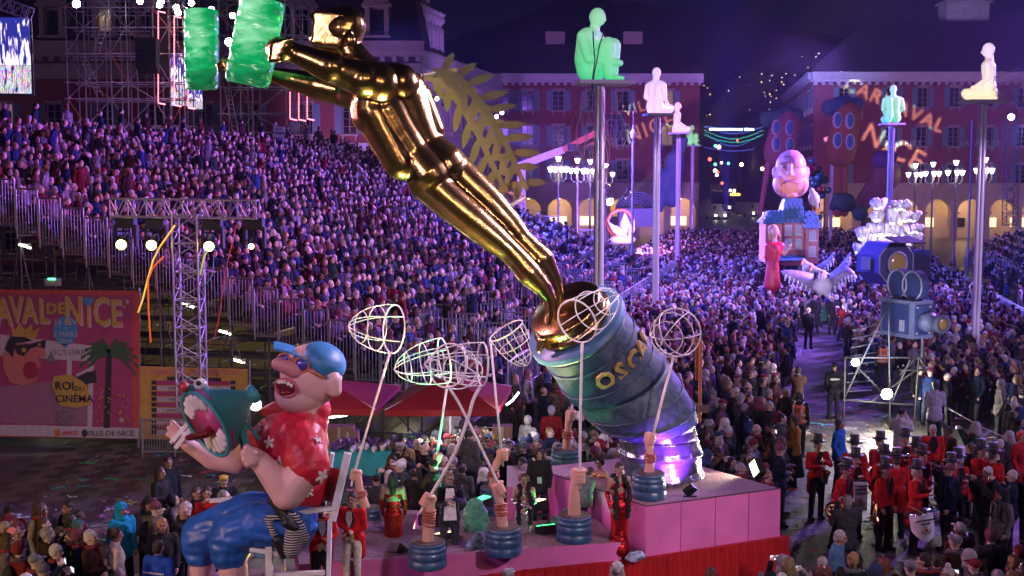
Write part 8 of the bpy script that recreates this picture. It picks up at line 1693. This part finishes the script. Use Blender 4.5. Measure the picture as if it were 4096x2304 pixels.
gown('smiling woman in long red sequined gown with black feather boa and red gloves', 2477, 1852, 20.5, .35, (.5, .015, .02), boa=True, hair='short', hc=(.015, .012, .012))
gown('girl in silver white gown with black feather boa', 2096, 1898, 21.0, .1, (.6, .58, .55), boa=True, hair='curly', hc=(.12, .06, .03), s=.82, pose='fold')

ws = MB(); ws.prism([(-.07, 1.47), (.07, 1.47), (.1, 1.2), (.12, .88), (-.12, .88), (-.1, 1.2)], .02, MX.Translation((0, -.165, 0))); WSH = ws.mesh('white_shirt_mesh', m_cloth)
gl = MB(); [gl.tube([(s*.034+.028*math.cos(a), -.118, 1.632+.022*math.sin(a)) for a in [2*PI*i/12 for i in range(12)]], .004, 5, closed=True) for s in (-1, 1)]; GLS = gl.mesh('glasses_mesh', m_blk)
def exs(t, M, P_): P_('white_shirt', WSH, (.8, .78, .75)); put(bpy.data.objects.new('glasses', GLS), t, M)
tq = person('performer with glasses in black sequined suit and white shirt, hands half raised', onfloat(1798, 1890, 20.2, 1.73*.9), .1, 'play', coat=(.05, .05, .06), coatmat=m_sequin, trou=(.04, .04, .05), hair='short', hc=(.15, .08, .04), s=.9, cat='performer', extra=exs)

bd = MB(); bd.box((0, -.165, 1.08), (.1, .01, .14)); BADGE = bd.mesh('badge_mesh', m_cloth)
person('dark haired crew woman in black coat with a pale badge beside the teal drum', onfloat(2158, 1796, 22.6, 1.73*.85), .0, 'stand', hair='bob', hc=(.01, .01, .012), coat=(.015, .015, .018), s=.85, extra=lambda t, M, P_: P_('badge', BADGE, (.3, .6, .4)))
gown('girl in gold costume seated at the back left corner of the podium', 2398, 1835, 22.6, -.6, (.45, .28, .06), hair='curly', hc=(.02, .012, .01), s=.75, pose='fold')
person('crouching man in grey jacket behind the tall white pole', onfloat(2300, 1880, 21.6, 1.2), 2.2, 'stand', coat=(.12, .16, .15), s=.72, hc=(.05, .04, .03), lean=.3)
person('television camera operator in black between the drums', onfloat(1735, 1845, 22.2, 1.5), -2.2, 'phone', hair='cap', hc=(.02, .02, .02), coat=(.02, .02, .022), s=.88)
for i, (x, y, Y, c, hk) in enumerate(((1880, 1720, 24.6, (.06, .06, .07), 'curly'), (1850, 1860, 23.5, (.05, .05, .055), 'short'), (1660, 1880, 22.6, (.03, .03, .035), 'curly'), (1505, 1905, 22.9, (.03, .03, .035), 'cap'), (1380, 2020, 22.5, (.04, .04, .05), 'short'))): person('stagehand in dark clothes behind the float drums, %s' % ['tallest by the stall', 'beside the green lit hand', 'with curly hair and white collar', 'with a cap beside the red gown', 'low behind the tailcoats'][i], onfloat(x, y, Y, 1.5), 2.5+i*.3, 'stand', hair=hk, hc=(.02, .015, .012), coat=c, s=.88)
# heaps of plastic and cloth
m_plg = mat('green_lit_plastic', (.15, .5, .35), .25, var=.2, scale=8, bump=.6, trans=.15); m_plb = mat('crinkled_clear_plastic', (.35, .45, .6), .15, var=.5, scale=14, bump=1.)
def heap(nm, lab, els, Y, m, cat):
    t = thing(nm, lab, cat, W(els[0][0], els[0][1]+els[0][2], Y)); b = MB()
    for e in els: b.sphere(W(e[0], e[1], Y), (pxm(e[2], Y), pxm(e[2], Y)*.7, pxm(e[3], Y)))
    me = blobmesh(nm+'_mesh', b, .02, m, 1)
    for v in me.vertices: v.co += v.normal*(mnoise.noise(v.co*9)*.05+mnoise.noise(v.co*24)*.02)
    put(bpy.data.objects.new('sheet', me), t)
heap('covered_box', 'object wrapped in glossy plastic lit green between the drums', [(1900, 2075, 55, 85), (1925, 2130, 45, 60)], 21.0, m_plg, 'wrapped object'); heap('plastic_bag', 'crinkled clear blue plastic bag in front of the green wrapped object', [(1900, 2185, 38, 38), (1912, 2160, 28, 40)], 20.0, m_plb, 'bag'); heap('plastic_bag', 'small crinkled clear plastic heap at the foot of the pink podium', [(2545, 2225, 38, 22), (2520, 2235, 24, 12)], 20.2, m_plb, 'bag'); heap('plastic_bag', 'white crumpled bag on the small pink step', [(1515, 2130, 22, 26)], 21.2, m_plb, 'bag'); heap('coat_heap', 'green grey jacket heap lit green at the back of the podium step', [(2235, 2090, 40, 22), (2265, 2065, 26, 30)], 21.4, mat('grey_green_cloth', (.12, .2, .17), .7, bump=.5), 'jacket')
# ================================================================== STALLS
m_par = mat('red_parasol_canvas', (.36, .012, .018), .7, var=.08); m_turq = mat('turquoise_table_cloth', (.01, .2, .24), .75, var=.15, scale=4, bump=.2); m_tubel = emi('tube_lamp', (.95, .97, 1), 12)
def parasol(lab, cx, apy, x0, x1, ye, Y, dep=3.0):
    a = W(cx, apy, Y); l = W(x0, ye, Y-dep/2); r = W(x1, ye+4, Y-dep/2); z = l.z; t = thing('market_parasol', lab, 'parasol', (a.x, Y, 0)); P = [V((l.x, Y-dep/2, z)), V((r.x, Y-dep/2, z)), V((r.x+.3, Y+dep/2, z+.0)), V((l.x+.3, Y+dep/2, z))]
    b = MB()
    for k in range(4): p, q = P[k], P[(k+1) % 4]; b.add([p, q, a, p-V((0, 0, .14)), q-V((0, 0, .14))], [(0, 1, 2), (3, 4, 1, 0)])
    o = b.ob('canopy', m_par, t); o.modifiers.new('thick', 'SOLIDIFY').thickness = .015
    for p in P: rod('rib', m_wire, a-V((0, 0, .05)), p, .014, t)
    rod('post', m_wire, (a.x, Y, 0), a, .03, t); return a
parasol('left square red market parasol behind the cartoon man', 1290, 1512, 1040, 1500, 1637, 28.3); parasol('right square red market parasol over the trinket stall', 1800, 1500, 1540, 1990, 1640, 28.3)
for i, (pts, lab) in enumerate((([(1240, 1666), (1300, 1672), (1380, 1662), (1448, 1642)], 'curved white light tube hanging under the left parasol'), ([(1686, 1640), (1760, 1648), (1850, 1650), (1955, 1645)], 'white light tube under the right parasol'), ([(2025, 1620), (2050, 1602), (2075, 1570)], 'short white light tube at the right tip of the right parasol'))):
    t = thing('light_tube', lab, 'lamp', W(*pts[0], 27)); b = MB(); b.tube([W(x, y, 27.0) for x, y in pts], .022, 6); b.ob('tube', m_tubel, t, True); rod('hanging_wire', m_wire, W(*pts[1], 27), W(pts[1][0], pts[1][1]-30, 27.4), .006, t); p = W(*pts[1], 26.9); plight(p-V((0, 0, .2)), (.9, .95, 1), 55, .2, 'stall_lamp')
for i, (x, y, r) in enumerate(((1107, 1645, .13), (1022, 1619, .13))): t = thing('stall_lamp', 'round white stall lamp glaring beside the cartoon man, %s one' % ['right', 'left'][i], 'lamp', W(x, y, 27)); ball('bulb', emi('stall_bulb', (.9, .95, 1), 30), W(x, y, 27), r, t); rod('hanging_wire', m_wire, W(x, y-5, 27), W(x+4, y-60, 27.6), .008, t)
tb = thing('stall_table', 'long stall table under a turquoise cloth piled with carnival goods', 'table', W(1690, 1880, 28)); a = G(1312, 1812, .85); c = W(2090, 1808, a.y); wv_ = c.x-a.x
b = MB(); nst = 60; top = []; mid = []; bot = []
for k in range(nst+1): x = a.x+wv_*k/nst; w_ = .03*math.sin(k*1.3)+.015*math.sin(k*2.9); top.append(V((x, a.y+1.2, .85))); mid.append(V((x, a.y, .85))); bot.append(V((x, a.y-.06+w_, .32)))
b.add(top+mid+bot, [(i, i+1, nst+2+i, nst+1+i) for i in range(nst)]+[(nst+1+i, nst+2+i, 2*nst+3+i, 2*nst+2+i) for i in range(nst)]); b.ob('cloth', m_turq, tb, True); bx('table_top', m_ply, (a.x+wv_/2, a.y+.6, .81), (wv_, 1.15, .05), tb)
for k in range(5): rod('leg', m_dksteel, (a.x+.1+k*(wv_-.2)/4, a.y+.9, 0), (a.x+.1+k*(wv_-.2)/4, a.y+.9, .8), .03, tb)
rg2 = random.Random(9); m_masks = [mat('mask_pale', (.5, .4, .36), .5), mat('mask_brown', (.12, .05, .03), .5), mat('mask_violet', (.12, .04, .2), .5), mat('mask_green', (.06, .45, .05), .6), mat('mask_silver', (.5, .5, .52), .3, metal=.7), mat('wig_blue', (.03, .06, .35), .8), mat('wig_red', (.45, .04, .05), .8)]
for k in range(64):
    x = a.x+rg2.uniform(.1, wv_-.1); y = a.y+rg2.uniform(.1, 1.0); fx = (x-a.x)/wv_; m_ = rg2.choice([0, 0, 1, 1, 2, 4]) if fx < .35 else rg2.choice([3, 3, 2, 5, 0]) if fx < .55 else rg2.choice([0, 4, 4, 4, 6, 1])
    t = thing('carnival_mask' if m_ in (0, 1, 4) else 'party_wig', '%s on the turquoise stall table, %s, %s row' % (['pale carnival mask', 'brown skull mask', 'violet wig', 'bright green wig', 'silvery mask', 'blue wig', 'red wig'][m_], ['far left', 'left', 'middle', 'right', 'far right'][min(4, int(fx*5))], 'front' if y < a.y+.4 else 'middle' if y < a.y+.7 else 'back'), 'mask' if m_ in (0, 1, 4) else 'wig', (x, y, .855), group='goods on the turquoise stall table')
    b = MB()
    if m_ in (0, 1, 4): b.sphere((x, y, .92), (.075, .09, .085), seg=10, ring=8); b.sphere((x, y-.06, .89), (.05, .05, .05), seg=8, ring=6); b.capsule((x-.035, y-.085, .93), (x-.03, y-.088, .93), .018, .018, 6); b.capsule((x+.035, y-.085, .93), (x+.03, y-.088, .93), .018, .018, 6)
    else:
        for q in range(9): b.capsule((x, y, .88), (x+rg2.gauss(0, .09), y+rg2.gauss(0, .06), .9+rg2.uniform(.05, .2)), .05, .03, 6)
    b.ob('form', m_masks[m_], t, True)
for i, (px, py, w_, h_) in enumerate(((1360, 1735, .7, .42), (1395, 1745, .5, .3), (2010, 1725, .5, .3))): c = W(px, py, a.y+1.6); t = thing('cardboard_box', 'cardboard carton behind the stall table, %s' % ['big one left', 'smaller one beside it', 'at the right end'][i], 'box', c); bx('carton', mat('cardboard', (.35, .18, .12), .8), c, (w_, .4, h_), t); bx('tape', m_crm, c+V((0, -.203, 0)), (.06, .005, h_), t)
t = thing('mannequin_bust', 'white dress form hanging under the left parasol', 'mannequin', W(1293, 1735, 28)); wblob('bust', [(1293, 1672, 1293, 1690, 8, 10), (1293, 1690, 1293, 1725, 20, 16), (1280, 1685, 1308, 1685, 10, 10)], 27.6, m_wb, t, .02); rod('hook', m_wire, W(1297, 1640, 27.6), W(1296, 1668, 27.6), .01, t)
t = thing('jewellery_rack', 'board of small dark trinkets on the right half of the stall', 'display', W(1870, 1800, 28.5)); bx('board', mat('black_felt', (.02, .02, .025), .9), W(1865, 1750, 28.4), (.55, .04, .55), t, rot=MX.Rotation(R(12), 3, 'X'))
for k in range(20): bx('card', m_wb, W(1838+(k % 4)*18, 1722+(k//4)*16, 28.3), (.05, .015, .06), t)
t = thing('hanging_trinket_stand', 'wire stand hung with small pink and yellow trinkets', 'display', W(1940, 1800, 28.3)); rod('stem', m_galv, W(1942, 1800, 28.3), W(1942, 1705, 28.3), .012, t)
for k in range(8): rod('arm', m_galv, W(1942, 1708, 28.3), W(1942+ (k-3.5)*9, 1712, 28.3), .006, t); bx('trinket', [m_masks[0], m_yel, m_masks[6]][k % 3], W(1942+(k-3.5)*9, 1735+(k % 2)*12, 28.2), (.05, .02, .12), t)
person('white haired stallholder with glasses behind the turquoise table', (W(1800, 1720, a.y+1.0).x, a.y+1.5, 0), .2, 'fold', hair='bob', hc=(.6, .52, .4), coat=(.55, .5, .48), s=.98); person('stall customer in dark jacket leaning over the trinkets', (W(1850, 1700, a.y-.4).x, a.y-.5, 0), PI-.3, 'fold', hair='short', coat=(.02, .025, .03)); person('man in red jersey and reflective helmet behind the float', at_top(2205, 1622, 1.75), PI+.2, 'stand', hair='beanie', hc=(.5, .5, .52), coat=(.3, .015, .02)); person('white haired man in cream jacket seen from the side behind the float', at_top(2112, 1668, 1.7), PI-.8, 'stand', hair='short', hc=(.6, .58, .56), coat=(.55, .52, .5))
# wooden and steel posts behind the podium
t = thing('sign_post', 'brown wooden post and slim steel pole with a small sign right of the big column', 'post', W(2800, 1700, 25.5)); plank('timber', W(2790, 1358, 25.5), W(2790, 1520, 25.5), .13, mat('brown_timber', (.3, .13, .05), .7), t, .1); rod('steel_pole', m_orange, W(2803, 1360, 25.4), W(2798, 1690, 25.4), .035, t); bx('small_sign', mat('steel_sign', (.35, .25, .2), .4, metal=.4), W(2812, 1635, 25.3), (.24, .03, .16), t)
# hand-placed people of the lower left
for lab, px, yt, rz, kw in (('tall man with beard and glasses in navy jacket beside a long haired woman', 672, 1835, .6, dict(coat=(.02, .025, .05), hair='short')), ('long haired woman in dark coat beside the bearded man', 640, 1875, 1.2, dict(hair='long', hc=(.05, .02, .015), coat=(.02, .02, .022))), ('child in bright turquoise hooded jacket', 485, 2020, .9, dict(hair='hood', hc=(.01, .3, .55), coat=(.01, .3, .55))), ('man in black beanie and grey brown coat with dark scarf', 592, 1998, .5, dict(hair='beanie', hc=(.015, .012, .012), coat=(.16, .12, .11), scarf=(.02, .02, .02))),
        ('man in pale grey jacket looking right', 170, 2022, .9, dict(coat=(.3, .28, .27))), ('smiling dark haired man in black coat with fur collar', 272, 2014, -.7, dict(coat=(.02, .018, .018), hair='short', hc=(.02, .014, .01))), ('person in curly pink wig', 62, 2115, 1.2, dict(hair='curly', hc=(.75, .25, .35), coat=(.03, .02, .03))), ('person in red costume and plumed black helmet', 38, 2030, .6, dict(hair='beanie', hc=(.02, .02, .02), coat=(.45, .03, .02))),
        ('woman in teal beanie watching the float', 312, 2086, .9, dict(hair='beanie', hc=(.05, .16, .2), coat=(.03, .02, .02))), ('woman in cream padded jacket with phone', 462, 2120, 2.0, dict(hair='curly', hc=(.05, .025, .015), coat=(.5, .42, .38))), ('dark haired man in black coat holding a red microphone', 285, 2132, -1.0, dict(hair='short', hc=(.05, .03, .02), coat=(.015, .015, .02))), ('helper in royal blue jacket with white back lettering', 632, 2170, PI*.9, dict(hair='short', hc=(.03, .02, .02), coat=(.02, .07, .4), extra=lambda t, M, P_: put(bpy.data.objects.new('lettering', textmesh('ACCOMPAGNATEUR', .04, .004, m_wb, bold=.001)), t, M @ MX.Translation((0, .152, 1.25)) @ MX.Rotation(PI, 4, 'Z') @ MX.Rotation(PI/2, 4, 'X')))),
        ('blond long haired girl looking up, lit from behind', 648, 2082, .4, dict(hair='long', hc=(.35, .2, .08), coat=(.03, .03, .03))), ('reporter with shoulder camera by the golden hat', 785, 1955, .8, dict(hair='short', coat=(.02, .02, .02))), ('person in shiny gold hat', 895, 1905, .3, dict(hair='flatcap', hc=(.7, .5, .08), coat=(.02, .02, .03))), ('boy in red waistcoat with raised arm', 828, 1955, .2, dict(hair='short', coat=(.5, .02, .02), pose='phone')), ('bald man with glasses pointing at the float', 732, 2030, .9, dict(hair='bald', coat=(.02, .02, .02)))):
    pose = kw.pop('pose', 'fold' if 'coat' in lab else 'stand'); person(lab, at_top(px, yt, 1.7), rz, pose, **kw)
# streamers on the T truss
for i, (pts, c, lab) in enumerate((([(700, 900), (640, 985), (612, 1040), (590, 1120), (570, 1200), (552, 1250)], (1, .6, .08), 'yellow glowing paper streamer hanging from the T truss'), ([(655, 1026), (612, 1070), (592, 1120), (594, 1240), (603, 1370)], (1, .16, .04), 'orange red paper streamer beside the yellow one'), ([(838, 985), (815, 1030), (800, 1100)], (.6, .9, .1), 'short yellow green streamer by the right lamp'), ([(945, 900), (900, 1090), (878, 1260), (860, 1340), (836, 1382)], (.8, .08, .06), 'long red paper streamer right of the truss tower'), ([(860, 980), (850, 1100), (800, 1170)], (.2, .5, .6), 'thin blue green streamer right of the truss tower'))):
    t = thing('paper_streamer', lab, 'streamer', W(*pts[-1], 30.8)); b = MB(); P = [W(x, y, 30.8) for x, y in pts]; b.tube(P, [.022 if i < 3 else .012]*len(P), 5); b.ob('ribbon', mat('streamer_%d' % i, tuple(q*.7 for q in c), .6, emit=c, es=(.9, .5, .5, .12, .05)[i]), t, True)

# ================================================================== HAZE
hz = MB().box((0, 1070, 166), (3300, 2260, 341)).mesh('haze_mesh', [bpy.data.materials.new('smoky_air')]); mh = hz.materials[0]; mh.use_nodes = True; nh = mh.node_tree; nh.nodes.clear()
oh = nh.nodes.new('ShaderNodeOutputMaterial'); ph = nh.nodes.new('ShaderNodeVolumePrincipled'); ph.inputs['Color'].default_value = (.75, .75, .9, 1); ph.inputs['Density'].default_value = .0003; ph.inputs['Anisotropy'].default_value = .6; nh.links.new(ph.outputs[0], oh.inputs['Volume'])
tag(put(bpy.data.objects.new('haze', hz)), kind='stuff')

for o in list(TS.collection.objects): bpy.data.objects.remove(o)
bpy.data.scenes.remove(TS)
